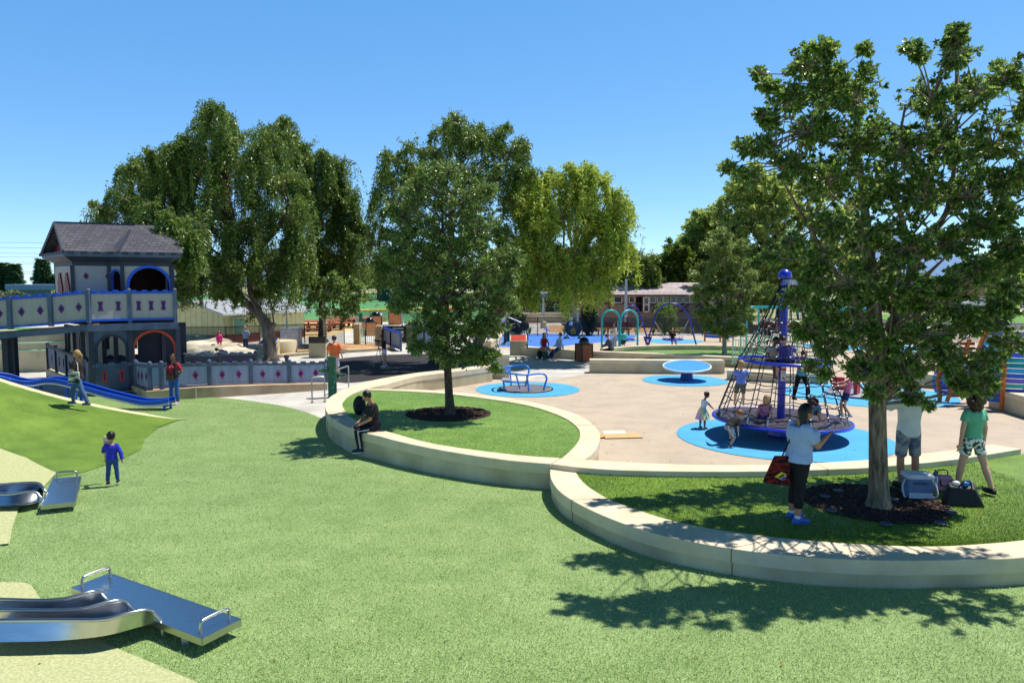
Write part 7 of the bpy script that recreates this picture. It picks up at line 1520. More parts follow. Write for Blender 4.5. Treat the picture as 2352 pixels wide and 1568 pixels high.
    for i, s in ((0, -1), (1, 1)):
        so_, el, wr = A[i]; ua, fa, wa = .029 * h * (.6 + .4 * b_), .024 * h * (.7 + .3 * b_), .016 * h
        cone(mb, so_ - sd * s * .004 * h, ua * .96, el, fa * 1.05); cone(mb, el, fa, wr, wa); fd = (wr - el).normalized(); 
        out = (sd * s - fd * fd.dot(sd * s)); out = out.normalized() if out.length > .1 else fd.orthogonal().normalized(); pn = fd.cross(out).normalized() * (1 if s > 0 else -1)
        pc_ = wr + fd * .035 * h; mb.ell(wr + fd * .026 * h, (.020 * h, .010 * h, .030 * h), 12, 8, Matrix((pn.cross(fd).normalized(), pn, fd)).transposed())
        across = pn.cross(fd).normalized(); curl = pn * (1 if pn.dot(fw) > 0 else -1)
        for k in range(4):
            L1 = h * (.020, .023, .022, .017)[k]; o1 = wr + fd * .05 * h + across * h * (-.0145 + .0097 * k); p1 = o1 + fd * L1 + curl * L1 * .2; p2 = p1 + fd * L1 * .7 + curl * L1 * .75; r = .0052 * h
            cone(mb, o1 - fd * .015 * h, r * 1.05, p1, r, 7); cone(mb, p1, r, p2, r * .85, 7)
        th0 = wr + fd * .012 * h - across * .014 * h; th1 = th0 - across * .014 * h + fd * .02 * h + curl * .008 * h; cone(mb, th0, r * 1.3, th1, r * 1.1, 7); cone(mb, th1, r * 1.1, th1 + fd * .016 * h + curl * .004 * h, r * .9, 7)
        finger_ends[i] = wr + fd * .075 * h
        hp, kn_, an_ = J[i]; sf = Vector((0, 1, 0)); shn = (an_ - kn_).normalized(); sf = (Y - shn * shn.dot(Y)); sf = sf.normalized() if sf.length > .2 else Y
        if abs(shn.z) > .8: sf = Vector((sf.x, sf.y, 0)).normalized()
        ub = -shn if abs(shn.z) <= .8 else Z
        cone(mb, an_, .024 * h, an_ - ub * .022 * h + sf * .085 * h, .017 * h, 10); cone(mb, an_ - ub * .015 * h, .024 * h, an_ - ub * .02 * h - sf * .018 * h, .022 * h, 10)
        J[i] = (hp, kn_, an_, sf, ub)
    _J = J; J = {k: v[:3] for k, v in _J.items()}
    bake(mb, 'body', SKIN[skin], t, vox)
    # ---- clothes
    if top:
        col, sl_, tlen = top[:3]; g = .011 * h + (top[3] * h if len(top) > 3 else 0); mb = MB()
        loft(mb, torso(g, -.14 if tlen == 0 else tlen, 1.02 if sl_ > 0 else .98), fw, sd)
        if female: [mb.ell(pel + up * tor * .74 + fw * (.058 * h * (.4 + .6 * tw) + g * .6) + sd * s * .042 * h, (.04 * h * tw,) * 3, 12, 8) for s in (-1, 1)]
        for i in (0, 1):
            so_, el, wr = A[i]; ua, fa = .029 * h * (.6 + .4 * b_) + g, .024 * h * (.7 + .3 * b_) + g
            if sl_ > 0:
                if sl_ <= 1: gi = ua - g * .2; s1_ = so_ - sd * (-1, 1)[i] * .012 * h; cone(mb, s1_, gi, so_.lerp(el, sl_ * .45), gi * .96); cone(mb, so_.lerp(el, sl_ * .3), gi * .96, so_.lerp(el, sl_), gi * 1.06, flat=True)
                else: gi = ua - g * .25; cone(mb, so_ - sd * (-1, 1)[i] * .012 * h, gi, el, fa); cone(mb, el, fa, el.lerp(wr, sl_ - 1), fa * .85, flat=True)
            else: cone(mb, sh + sd * (-1, 1)[i] * shw * .6, .022 * h + g * .3, sh + sd * (-1, 1)[i] * shw * .55 - up * .05 * h, .03 * h + g * .3)
        bake(mb, 'shirt' if sl_ else 'vest_top', col, t, vox)
    if bottom:
        col, kind, ln_ = bottom[:3]; g = .008 * h if kind != 'tight' else .004 * h; mb = MB()
        if kind == 'skirt':
            r0, r1 = bottom[3:5]; bot = pel + Vector((0, 0, -ln_ * h)); loft(mb, [(pel + up * tor * .2, .085 * h, .07 * h), (pel, .1 * h, .085 * h), (pel.lerp(bot, .5), (r0 + r1) / 2 * h, (r0 + r1) / 2 * h * .95), (bot, r1 * h, r1 * h * .95)], Y, X, 24)
        else: loft(mb, torso(g, -.14, .10 if tw < 1.3 else .30), fw, sd); legparts(mb, g, ln_); mb.ell(pel - Z * .03 * h, (.06 * h * tw, .05 * h * tw, .045 * h), 12, 8)
        bake(mb, {'skirt': 'skirt', 'shorts': 'shorts'}.get(kind, 'trousers'), col, t, vox)
    for i in (0, 1):
        an_, sf, ub = _J[i][2], _J[i][3], _J[i][4]
        if socks: m2 = MB(); cone(m2, an_ + (_J[i][1] - an_) * .16, .024 * h, an_, .027 * h, flat=True); m2.build('sock', socks, t, smooth=True)
        if shoes:
            m2 = MB(); cone(m2, an_ - ub * .006 * h, .030 * h, an_ - ub * .02 * h + sf * .088 * h, .023 * h, 12); cone(m2, an_ - ub * .012 * h, .029 * h, an_ - ub * .018 * h - sf * .022 * h, .026 * h, 12)
            so2 = bake(m2, 'shoe', shoes[0], t, max(.007, vox * .7), 2)
            sR = Matrix((ub.cross(sf) * -1, sf, ub)).transposed()
            vs = []; c0 = an_ - ub * .040 * h + sf * .03 * h
            for z in (0, .010 * h):
                for j in range(16): a = 2 * PI * j / 16; vs.append(c0 + sR @ Vector((.030 * h * math.cos(a) * (1 + .1 * math.sin(a)), .082 * h * math.sin(a), z)))
            MB().add(vs, [tuple(reversed(range(16))), tuple(range(16, 32))] + [(j, (j + 1) % 16, 16 + (j + 1) % 16, 16 + j) for j in range(16)]).build('sole', shoes[1], so2)
    # ---- hair
    hcol, hst = hair; mb = MB(); HM = HAIR[hcol] if hcol in HAIR else hcol
    mb.ell(hc + hu * hr * .20 - hf * hr * .16, (hr * .86, hr * .90, hr * .98), 18, 12, Rh)
    if hst in ('long', 'verylong', 'curly', 'pony', 'bob'): mb.ell(hc - hf * hr * .35 - hu * hr * .05, (hr * .84, hr * .72, hr * .95), 14, 10, Rh)
    if hst in ('long', 'verylong'):
        vl = 1.55 if hst == 'verylong' else 1.0
        back = (-hf * 1 + Vector((0, 0, 0))); p0 = hc - hf * hr * .45; loft(mb, [(p0, hr * .82, hr * .5), (p0 - Z * hr * 1.3 - fw * hr * .25, hr * .85, hr * .4), (p0 - Z * hr * 2.6 * vl - fw * hr * .45 * vl, hr * .8, hr * .36), (p0 - Z * hr * 3.8 * vl - fw * hr * .5 * vl, hr * .45, hr * .2)], fw, sd)
        for s in (-1, 1): cone(mb, hc + hsd * s * hr * .62 - hf * hr * .42, hr * .28, hc + hsd * s * hr * .66 - Z * hr * 2.2 - fw * hr * .35, hr * .24)
    if hst == 'curly':
        for k in range(90): q = unit(1)[0]; q[2] = -abs(q[2]) * 2.1 + .7; mb.ell(hc - hf * hr * .45 + Rh @ Vector((q[0] * hr * (1.35 - .15 * q[2]), q[1] * hr * 1.0, q[2] * hr * 1.25)), (hr * .33,) * 3, 7, 5)
    if hst == 'pony': cone(mb, hc - hf * hr * .85 + hu * hr * .3, hr * .24, hc - hf * hr * 1.35 - hu * hr * .5, hr * .3); cone(mb, hc - hf * hr * 1.35 - hu * hr * .5, hr * .3, hc - hf * hr * 1.2 - hu * hr * 1.7, hr * .12)
    if hst == 'bob': [cone(mb, hc + hsd * s * hr * .6 - hf * hr * .2, hr * .34, hc + hsd * s * hr * .6 - hf * hr * .15 - hu * hr * .85, hr * .26) for s in (-1, 1)]
    if hst == 'bun': mb.ell(hc - hf * hr * 1.0 + hu * hr * .35, (hr * .38,) * 3, 10, 8)
    bake(mb, 'hair', HM, t, vox, 1)
    if hst == 'cap':
        mb = MB(); mb.ell(hc + hu * hr * .35 - hf * hr * .05, (hr * .92, hr * 1.02, hr * .85), 18, 12, Rh); mb.ell(hc + hu * hr * .40 + hf * hr * .95, (hr * .6, hr * .55, hr * .07), 12, 6, Rh); bake(mb, 'cap', M('cap_black', (26, 26, 28), .7), t, vox, 1)
    if face:
        for s in (-1, 1): MB().ell(hc + hf * hr * .80 + hsd * s * hr * .28 + hu * hr * .08, (hr * .09, hr * .05, hr * .06), 8, 6, Rh).build('eye', M('eye_dark', (30, 22, 20), .3), t, smooth=True); MB().beam(hc + hf * hr * .86 + hsd * s * hr * .14 + hu * hr * .24, hc + hf * hr * .78 + hsd * s * hr * .44 + hu * hr * .25, hr * .05, hr * .06).build('eyebrow', HM, t)
        MB().ell(hc + hf * hr * .80 - hu * hr * .50, (hr * .22, hr * .07, hr * .06), 10, 6, Rh).build('mouth', M('lips', (160, 84, 80), .5), t, smooth=True)
    inf = dict(t=t, pel=pel, sh=sh, hc=hc, hr=hr, A=A, J=J, fw=fw, sd=sd, up=up, hf=hf, hu=hu, hsd=hsd, fe=finger_ends, h=h)
    if extras: extras(inf)
    return inf
def wpt(i, v): return i['t'].matrix_basis @ v           # part point -> world
def sunglasses(i):
    for s in (-1, 1): MB().ell(i['hc'] + i['hf'] * i['hr'] * .84 + i['hsd'] * s * i['hr'] * .3 + i['hu'] * i['hr'] * .08, (i['hr'] * .26, i['hr'] * .06, i['hr'] * .17), 12, 6).build('sunglass_lens', M('lens_black', (10, 10, 12), .1), i['t'], smooth=True)

black = cloth('black', (24, 24, 28)); white = cloth('white', (226, 228, 232)); paleblue = cloth('pale_blue', (168, 190, 226)); denim = cloth('denim', (70, 98, 142)); dkdenim = cloth('dark_denim', (34, 46, 76))
sole_w = M('sole_white', (226, 226, 222), .6); sole_b = M('sole_black', (24, 24, 26), .7); shoe_b = M('shoe_black', (28, 28, 34), .6)
S0 = ((0, 3), (0, 2), (0, 3), (0, 2))
def HT(u, v0, v1, z=0.0): b = P(u, v1, z); return (v1 - v0) * PPM(u, v1, b.y) * 1.0
# 1 woman with phone, near, facing right
b = P(1824, 1196, .487); hgt = 1.71
camo = M('camo_shorts', (150, 150, 146), .85, scale=9, col2=(92, 104, 126), detail=6, fac=(.45, .55)); floral = M('floral_shorts', (226, 228, 216), .85, scale=17, col2=(44, 62, 62), detail=3, fac=(.46, .5))
w1 = person('woman in pale blue T-shirt and black leggings looking at her phone', b, hgt, -82, legs=((3, 3), (-3, 2), (-4, 3), (-4, 2)), arms=((30, 8, 132, 22), (36, 8, 124, 20)), lean=2, head=(22, 0), build=1.72, skin='tan', hair=('black', 'verylong'), top=(paleblue, .78, -.04, .004), bottom=(black, 'tight', 1.62), shoes=(M('clog_blue', (74, 110, 196), .6), M('clog_blue', (74, 110, 196), .6)), socks=white, vox=.011, face=True, female=True)
mid = (wpt(w1, w1['fe'][0]) + wpt(w1, w1['fe'][1])) / 2
t = thing('phone', 'thin silver phone held up by the woman in the pale blue T-shirt', 'phone', mid + Vector((.0, 0, .03)), rad(-82)); MB().box((0, 0, 0), (.075, .15, .009), rx=rad(25)).build('case', M('phone_silver', (170, 178, 190), .3, metal=.5), t, bevel=.003); MB().box((0, -.0025, .0055), (.068, .14, .002), rx=rad(25)).build('screen', M('screen_black', (14, 16, 20), .1), t)
sh_ = wpt(w1, w1['sh']); t = thing('shoulder_bag', 'red and black woven-pattern bag hanging behind the woman with the phone', 'bag', sh_ + Vector((-.32, -.05, -.72)))
ar = M('woven_red', (128, 30, 24), .95, scale=4, col2=(20, 10, 12), stretch=(3, 3, 9), detail=2, fac=(.44, .56))
bb = MB().add([(-.22, -.02, -.12), (.16, -.05, -.17), (.19, .07, -.17), (-.19, .1, -.12), (-.06, -.01, .27), (.17, -.03, .27), (.18, .03, .27), (-.05, .05, .27)], [(3, 2, 1, 0), (0, 1, 5, 4), (1, 2, 6, 5), (2, 3, 7, 6), (3, 0, 4, 7), (4, 5, 6, 7)]).build('bag_body', ar, t, bevel=.02)
for k, c_ in enumerate(((232, 190, 60), (232, 232, 220), (60, 110, 180))): MB().prism([(-.07 + .04 * k, -.062, -.02 - .02 * k), (.03 + .02 * k, -.062, .05 - .03 * k), (.10, -.062, .02 - .03 * k), (.0 + .02 * k, -.062, -.05 - .015 * k)], (0, .02, 0)).build('woven_band', cloth('band%d' % k, c_), t)
MB().tube(crv([(.05, 0, .26), (.16, .02, .5), (.28, .04, .76), (.33, .08, .74), (.3, .12, .5), (.15, .06, .26)], 5), .012, 6).build('strap', black, t)
# 2 man white T-shirt, arm raised
b = P(2085, 1119, .487)
m2_ = person('man in white T-shirt and patterned grey shorts with raised arm beside the oak', b, 1.80, 8, legs=((2, 3), (-6, 2), (-2, 5), (-2, 2)), arms=((60, 20, 140, 20), (100, 15, 160, 35)), lean=-3, build=1.22, skin='tan', hair=('brown', 'short'), top=(cloth('offwhite', (216, 220, 216)), .75, -.14, .006), bottom=(camo, 'shorts', .92), shoes=(shoe_b, sole_b), vox=.012)
# 3 woman green T-shirt, curly hair
b = P(2237, 1132, .487)
person('curly-haired woman in mint green T-shirt and patterned shorts walking away', b, 1.66, 12, legs=((12, 4), (8, 3), (-16, 6), (-22, 4)), arms=((0, 10, 4), (-4, 10, 8)), build=1.0, skin='light', hair=('brown', 'curly'), top=(cloth('mint', (104, 184, 146)), .5, .10, .005), bottom=(floral, 'shorts', .55), shoes=(shoe_b, sole_b), vox=.012, female=True)
# 4 seated man in black on the left wall
b = P(857, 993, .6)
sit = ((78, 8), (4, 2), (72, 12), (62, 40))
s1_ = person('man in black T-shirt and striped track trousers sitting on the curved seat wall', b + Vector((-.02, .28, 0)), 1.74, 112, legs=((82, 4), (-8, 2), (80, 30), (-50, -50)), arms=((24, 10, 62, 30), (26, 10, 66, 28)), lean=7, head=(22, 0), anchor='pelvis', build=1.05, skin='tan', hair=('black', 'short'), top=(black, .85, -.04, .006), bottom=(cloth('navy', (18, 20, 34)), 'pants', 1.94), shoes=(M('shoe_navy', (30, 46, 80), .6), sole_w), vox=.012)
for i in (0,):
    hp, kn_, an_ = s1_['J'][i]
    for k in (-1, 0, 1): o_ = Vector((-.064, 0, 0)); mb = MB(); mb.tube([hp.lerp(kn_, .4) + Vector((-.100, 0, .014 * k)), kn_ + Vector((-.084, .012 * k, .012)), kn_.lerp(an_, .5) + Vector((-.080, .012 * k, 0)), kn_.lerp(an_, .92) + Vector((-.066, .012 * k, 0))], .0045, 5); mb.build('white_stripe', white, s1_['t'])
# 5 toddler
b = P(259, 1111, .14)
td = person('toddler in royal blue sweater and jeans walking on the pale turf with cardboard', b, HT(259, 997, 1113, .14), 12, legs=((-8, 3), (-14, 2), (8, 4), (4, 2)), arms=((30, 22, 118, -10), (-5, 22, -10)), build=1.05, hs=1.42, skin='tan', hair=('black', 'short'), top=(cloth('royal', (44, 54, 190)), 1.92, -.06, .006), bottom=(cloth('jeans_blue', (40, 80, 140)), 'pants', 1.9), shoes=(shoe_b, sole_w), vox=.010)
hnd = wpt(td, td['fe'][0]); t = thing('cardboard_tube', 'folded brown cardboard strip held against the toddler', 'cardboard', hnd + Vector((.05, .03, -.10)), .3); MB().box((0, 0, 0), (.13, .05, .52)).build('board', cb_, t, bevel=.005); MB().box((.0, -.03, .2), (.11, .008, .1), rx=.2).build('flap', M('cardboard_pale', (232, 222, 206), .85), t)
# 6 woman walking on mound kerb, 7 woman in red
b = W(181, 931, 21.3); b.z = bl(b.x, 21.2) + .01; b = P(181, 931, b.z); s_ = PPM(181, 931, b.y)
def shades(i):
    for s in (-1, 1): MB().ell(i['hc'] + i['hf'] * i['hr'] * .84 + i['hsd'] * s * i['hr'] * .3 + i['hu'] * i['hr'] * .08, (i['hr'] * .26, i['hr'] * .06, i['hr'] * .17), 12, 6).build('sunglass_lens', M('lens_black', (10, 10, 12), .1), i['t'], smooth=True)
ww = person('woman in black lace top and jeans striding left along the mound kerb', b + Vector((0, .1, 0)), 128 * s_, 92, legs=((-22, 2), (-24, 2), (34, 2), (2, 2)), arms=((10, 10, 16), (12, 10, 26)), build=1.12, skin='tan', hair=(HAIR['blond'], 'pony'), top=(cloth('lace', (46, 36, 36)), .75, -.04, .004), bottom=(denim, 'pants', 1.93), shoes=(M('shoe_slate', (70, 76, 88), .6), sole_w), vox=.014, female=True, extras=shades)
hnd = wpt(ww, ww['pel']); t = thing('tote_bag', 'printed tote bag with black bands hanging at the hip of the striding woman', 'tote bag', hnd + Vector((.02, -.24, .03))); MB().box((0, 0, 0), (.30, .06, .32)).build('bag_body', M('tote_print', (206, 206, 196), .8, scale=3, col2=(30, 30, 34), stretch=(1, 1, 7), detail=1, fac=(.48, .52)), t, bevel=.01); MB().tube(crv([(-.1, 0, .18), (-.06, .06, .38), (.0, .1, .44), (.08, .06, .36), (.12, 0, .18)], 4), .009, 6).build('strap', whitef, t)
b = P(402, 928); s_ = PPM(402, 928, b.y)
wr_ = person('woman in red T-shirt, dark vest and blue jeans standing at the castle fence', b, 113 * s_, 165, legs=((2, 4), (-2, 3), (-4, 5), (-4, 4)), arms=((-10, 28, 30, 30), (6, 16, 30, 20)), build=1.14, head=(0, 20), skin='brown', hair=('black', 'pony'), top=(cloth('crimson', (170, 22, 40)), .75, -.02, .004), bottom=(cloth('jeans_mid', (56, 96, 158)), 'pants', 1.9), shoes=(M('shoe_pink', (214, 180, 186), .6), sole_w), vox=.014, female=True, extras=shades)
h_ = wr_['h']; mb = MB(); sh_ = wr_['sh']; cone(mb, sh_ - wr_['sd'] * .07 * h_ + wr_['fw'] * .035 * h_, .04 * h_, sh_ - wr_['sd'] * .09 * h_ - wr_['up'] * .24 * h_ + wr_['fw'] * .045 * h_, .055 * h_); cone(mb, sh_ + wr_['sd'] * .09 * h_ + wr_['fw'] * .02 * h_, .035 * h_, sh_ + wr_['sd'] * .095 * h_ - wr_['up'] * .2 * h_ + wr_['fw'] * .02 * h_, .035 * h_); bake(mb, 'vest', cloth('vest_dark', (40, 36, 44)), wr_['t'], .014)
mb = MB(); c_ = wr_['pel'] + wr_['fw'] * .10 * h_ + wr_['up'] * .02 * h_; mb.box(c_, (.26, .08, .16)); mb.build('waist_bag', M('leather_brown', (84, 60, 40), .6), wr_['t'], bevel=.02)
# lettering on the red shirt
fc = bpy.data.curves.new('lettering', 'FONT'); fc.body = 'CHIEF'; fc.size = .105; fc.align_x = 'CENTER'; fc.extrude = .002; fo = bpy.data.objects.new('lettering', fc); COL.objects.link(fo); fo.parent = wr_['t']; fo.location = wr_['sh'] + wr_['fw'] * (.072 * h_ * 1.1 + .024 * h_) - wr_['up'] * .095 * h_; fo.rotation_euler = (rad(90), 0, PI)
dg_ = bpy.context.evaluated_depsgraph_get(); dg_.update(); lm_ = bpy.data.meshes.new_from_object(fo.evaluated_get(dg_)); lo_ = link('lettering', lm_, None, wr_['t']); lm_.materials.clear(); lm_.materials.append(whitef); lo_.location = fo.location; lo_.rotation_euler = fo.rotation_euler; bpy.data.objects.remove(fo); lo_.name = 'lettering'
# 8 girl pink, man in blue, orange man, photographer
def PP(u, v0, v1, z=0.0): b = P(u, v1, z); return b, (v1 - v0) * PPM(u, v1, b.y)
b, h_ = PP(505, 765, 811); person('girl in a bright pink swim top and shorts standing on the rock mound', b + Vector((0, 0, .15)), h_, 200, legs=((8, 4), (-4, 2), (-6, 3), (-10, 2)), arms=((4, 8, 12), (0, 8, 10)), hs=1.2, skin='tan', hair=('black', 'long'), top=(cloth('hotpink', (232, 60, 140)), 1.5, -.1), bottom=(cloth('hotpink', (232, 60, 140)), 'shorts', .5), vox=.016, female=True)
b, h_ = PP(565, 750, 808); person('grey-haired man in faded blue T-shirt standing with hands behind him by the rock', b, h_, 165, legs=((4, 3), (-4, 2), (-3, 6), (-3, 3)), arms=((-22, 8, -4, 30), (-22, 8, -4, 30)), head=(15, 0), skin='tan', hair=('grey', 'short'), top=(cloth('faded_blue', (120, 150, 186)), .85, -.12, .008), bottom=(dkdenim, 'pants', 1.94), shoes=(shoe_b, sole_b), vox=.018)
b = P(769, 869); h_ = 95 * PPM(769, 869, b.y); person('broad man in orange T-shirt and black cap seen from behind at the fountain', b, h_, 0, legs=((0, 4), (0, 3), (0, 4), (0, 3)), arms=((2, 16, 14), (2, 16, 14)), build=1.35, skin='light', hair=('brown', 'cap'), top=(cloth('orange', (240, 120, 60)), .8, -.14, .008), bottom=(cloth('pale_shorts', (214, 208, 216)), 'shorts', 1.0), shoes=(shoe_b, sole_w), vox=.016)
b, h_ = PP(884, 770, 843); ph = person('long-haired young woman in black top and white shorts operating a tripod camera', b, h_, 80, legs=((0, 5), (-2, 2), (-2, 5), (-2, 3)), arms=((40, 8, 84, 10), (50, 8, 88, 10)), lean=4, head=(20, 0), build=.9, skin='light', hair=('brown', 'long'), top=(black, .3, .02), bottom=(cloth('white_short', (226, 222, 232)), 'shorts', .5), shoes=(M('shoe_white', (226, 228, 234), .6), sole_w), vox=.014, female=True)
b = P(872, 842); zc = W(867, 783, b.y).z; t = thing('tripod_camera', 'camera with dark lens on a slim silver tripod before the young woman', 'camera', b)
for x, y_ in ((-.28, -.1), (.33, -.12), (.05, .35)): MB().tube([(x, y_, 0), (-.03, 0, zc - .25)], .014, 6).build('leg', galv, t)
MB().tube([(-.03, 0, zc - .4), (-.03, 0, zc - .1)], .02, 8).build('column', blackp, t); MB().box((-.03, 0, zc), (.13, .1, .1)).build('camera_body', blackp, t, bevel=.01); MB().tube([(-.09, 0, zc), (-.24, -.02, zc + .03)], [.04, .05], 12).build('lens', blackp, t)
# 9 lying child in lilac, near the dark fence
b = P(520, 823); person('child in lilac lying across the low dark fence behind the diamond fence', b + Vector((0, 0, .25)), 1.15, 100, legs=((80, 8), (70, 4), (84, 8), (60, 4)), arms=((70, 20, 80), (60, 10, 80)), lean=70, anchor='pelvis', hs=1.2, skin='tan', hair=('black', 'short'), top=(cloth('lilac', (160, 140, 200)), .8, -.12, .01), bottom=(cloth('lilac', (160, 140, 200)), 'pants', 1.6), vox=.02)
# 10 small girl walking; child in lilac dress with hat
b, h_ = PP(1144, 771, 807); person('small dark-haired girl in a white top walking left near the round planter wall', b, h_, 70, legs=((-22, 3), (-28, 2), (24, 3), (10, 2)), arms=((30, 8, 70), (0, 8, 10)), hs=1.3, skin='brown', hair=('black', 'bob'), top=(white, .3, -.14, .02), bottom=(denim, 'shorts', .6), shoes=(shoe_b, sole_b), vox=.018, female=True)
b, h_ = PP(1257, 748, 774); person('toddler in a lilac dress and white hat running on the blue surface', b, h_, 20, legs=((-10, 4), (-40, 2), (10, 4), (4, 2)), arms=((10, 50, 30), (10, 50, 20)), hs=1.4, skin='light', hair=(whitef, 'short'), top=(cloth('lilac_dress', (196, 180, 226)), 1.4, .1, .01), bottom=(cloth('lilac_dress', (196, 180, 226)), 'skirt', .14, .12, .16), shoes=(shoe_b, sole_b), vox=.018)
# 11 seated women
b = P(1250, 803, .46)
person('woman in a red tank top sitting cross-legged on the planter wall', b + Vector((.0, .1, 0)), 1.62, 195, legs=((80, 50), (-10, -82), (80, 50), (-12, -82)), arms=((20, 14, 50, 20), (20, 14, 50, 20)), anchor='pelvis', head=(0, -20), build=.95, skin='tan', hair=('black', 'long'), top=(cloth('red_tank', (170, 24, 30)), 0, -.04), bottom=(cloth('beige', (196, 160, 130)), 'shorts', .6), vox=.016, female=True)
b = P(1284, 803, .46); person('woman in pale denim shirt and jeans sitting sideways on the planter wall', b + Vector((0, .0, 0)), 1.66, 110, legs=((62, 4), (22, 2), (58, 10), (28, 4)), arms=((0, 14, 20), (12, 10, 40)), anchor='pelvis', lean=-6, skin='light', hair=('black', 'bob'), top=(cloth('pale_denim', (170, 196, 224)), 1.8, -.1, .008), bottom=(cloth('deep_denim', (34, 60, 120)), 'pants', 1.94), shoes=(M('shoe_white', (226, 228, 234), .6), sole_w), vox=.016, female=True)
b = P(1404, 805, .42); person('man in grey sweatshirt sitting on the far planter kerb looking at a phone', b, 1.7, 60, legs=((80, 8), (10, 2), (76, 8), (10, 2)), arms=((40, 8, 80, 10), (40, 8, 84, 10)), anchor='pelvis', lean=14, head=(25, 0), build=1.05, skin='light', hair=('black', 'short'), top=(cloth('charcoal', (74, 80, 92)), 1.85, -.14, .01), bottom=(black, 'pants', 1.9), vox=.016)
b, h_ = PP(1411, 744, 804); person('young woman in cream sweater and jeans standing with folded arms by the teal arches', b, h_, 120, arms=((20, 8, 80, 55), (22, 8, 84, 50)), legs=S0, build=.95, skin='tan', hair=('black', 'long'), top=(cloth('cream', (214, 204, 190)), 1.9, .0, .01), bottom=(cloth('light_jeans', (150, 176, 206)), 'pants', 1.95), shoes=(M('shoe_white', (226, 228, 234), .6), sole_w), vox=.016, female=True)
b = Vector(wp(1545, 779)); person('boy in dark clothes lounging in the right saucer swing', b + Vector((0, 0, -.06)), 1.35, 188, legs=((62, 8), (8, 3), (62, 10), (0, 3)), arms=((20, 14, 100, 20), (14, 20, 50)), lean=-10, anchor='pelvis', hs=1.15, skin='tan', hair=('black', 'short'), top=(black, .8, -.1, .006), bottom=(black, 'shorts', 1.0), shoes=(shoe_b, sole_b), vox=.016)
# 12 carousel children
def cp(u, v, y, z=None): return W(u, v, y)
zfl = zf + .05
b, h_ = PP(1613, 901, 984); tutu = person('little girl in a pastel rainbow tutu reaching for the carousel net', b, h_, -65, legs=((0, 4), (-4, 2), (4, 4), (0, 2)), arms=((62, 8, 84, 5), (48, 8, 66, 5)), lean=14, head=(10, 0), hs=1.32, skin='brown', hair=('black', 'bun'), top=(white, .5, .06), shoes=(M('shoe_silver', (190, 184, 176), .5), sole_w), vox=.012, female=True)
def tulle(name): 
    m = bpy.data.materials.new(name); m.use_nodes = True; n = m.node_tree.nodes; l = m.node_tree.links; b_ = n['Principled BSDF']; b_.inputs['Roughness'].default_value = .8; b_.inputs['Sheen Weight'].default_value = .5
    tc = n.new('ShaderNodeTexCoord'); sp_ = n.new('ShaderNodeSeparateXYZ'); rp = n.new('ShaderNodeValToRGB'); l.new(tc.outputs['Generated'], sp_.inputs[0]); l.new(sp_.outputs[1], rp.inputs[0]); e = rp.color_ramp.elements
    e[0].color = L((226, 150, 220)); e[1].color = L((130, 190, 226)); 
    for p, c in ((.25, (236, 214, 160)), (.5, (176, 226, 180)), (.72, (140, 214, 220))): k = e.new(p); k.color = L(c)
    l.new(rp.outputs[0], b_.inputs['Base Color']); return m
h_ = tutu['h']; mb = MB(); pe = tutu['pel']; vs = []; n_ = 48; m_ = 6
for i in range(m_ + 1):
    f_ = i / m_; r = h_ * (.085 + .11 * f_ ** .7)
    for j in range(n_): a = 2 * PI * j / n_; q = r * (1 + .10 * f_ * math.sin(a * 9)); vs.append(pe + Vector((q * math.cos(a), q * math.sin(a), h_ * (.06 - .30 * f_))))
mb.add(vs, [(i * n_ + j, i * n_ + (j + 1) % n_, (i + 1) * n_ + (j + 1) % n_, (i + 1) * n_ + j) for i in range(m_) for j in range(n_)]); mb.build('tutu', tulle('tulle_rainbow'), tutu['t'], smooth=True)
b = P(1676, 1025); person('crouching boy in black T-shirt and checked shorts holding a bottle beside the carousel', b, 1.12, -58, legs=((70, 6), (-20, 2), (28, 6), (-42, 2)), arms=((20, 6, 64, 5), (26, 8, 70, 5)), lean=58, head=(-25, 0), hs=1.25, skin='light', hair=(M('hair_auburn', (140, 88, 50), .5, var=.1), 'short'), top=(black, .85, -.08, .01), bottom=(M('check_shorts', (206, 206, 206), .8, scale=40, col2=(40, 40, 46), fac=(.47, .53)), 'shorts', .9), shoes=(shoe_b, sole_w), vox=.012)
c_ = W(1716, 980, P(1679, 1016).y - .1); t = thing('toy_bottle', 'clear plastic bottle with a pink cap held by the crouching boy', 'bottle', c_); MB().tube([(-.02, 0, 0), (.12, 0, .02)], .035, 10).build('bottle_body', M('clear_plastic', (206, 226, 240), .15, spec=.6), t, smooth=True); MB().tube([(-.05, 0, -.004), (-.02, 0, 0)], .02, 8).build('cap', magenta, t)
b = W(1697, 931, CC.y - .75); b.z = max(b.z, zfl); person('blond boy in blue T-shirt climbing the carousel net with his back turned', b, 1.1, -12, legs=((12, 14), (-10, 6), (16, 2), (-14, 0)), arms=((70, 18, 96), (60, 18, 90)), lean=8, hs=1.28, skin='light', hair=('blond', 'bob'), top=(cloth('peri', (106, 132, 220)), .85, -.06, .01), bottom=(cloth('olive_shorts', (88, 94, 84)), 'shorts', .95), vox=.012)
b = W(1752, 955, CC.y - .55); b.z = zfl + .12; person('fair-haired girl in lilac top kneeling on the carousel floor by the mast', b, 1.18, 178, legs=((22, 10), (-84, 2), (22, 10), (-84, 2)), arms=((10, 18, 22), (16, 18, 30)), lean=38, head=(-18, 0), anchor='pelvis', hs=1.25, skin='light', hair=(M('hair_fair', (196, 160, 116), .5, var=.1), 'long'), top=(cloth('mauve', (176, 120, 176)), .5, -.06, .006), bottom=(cloth('indigo_shorts', (60, 50, 130)), 'shorts', .5), vox=.012, face=True, female=True)
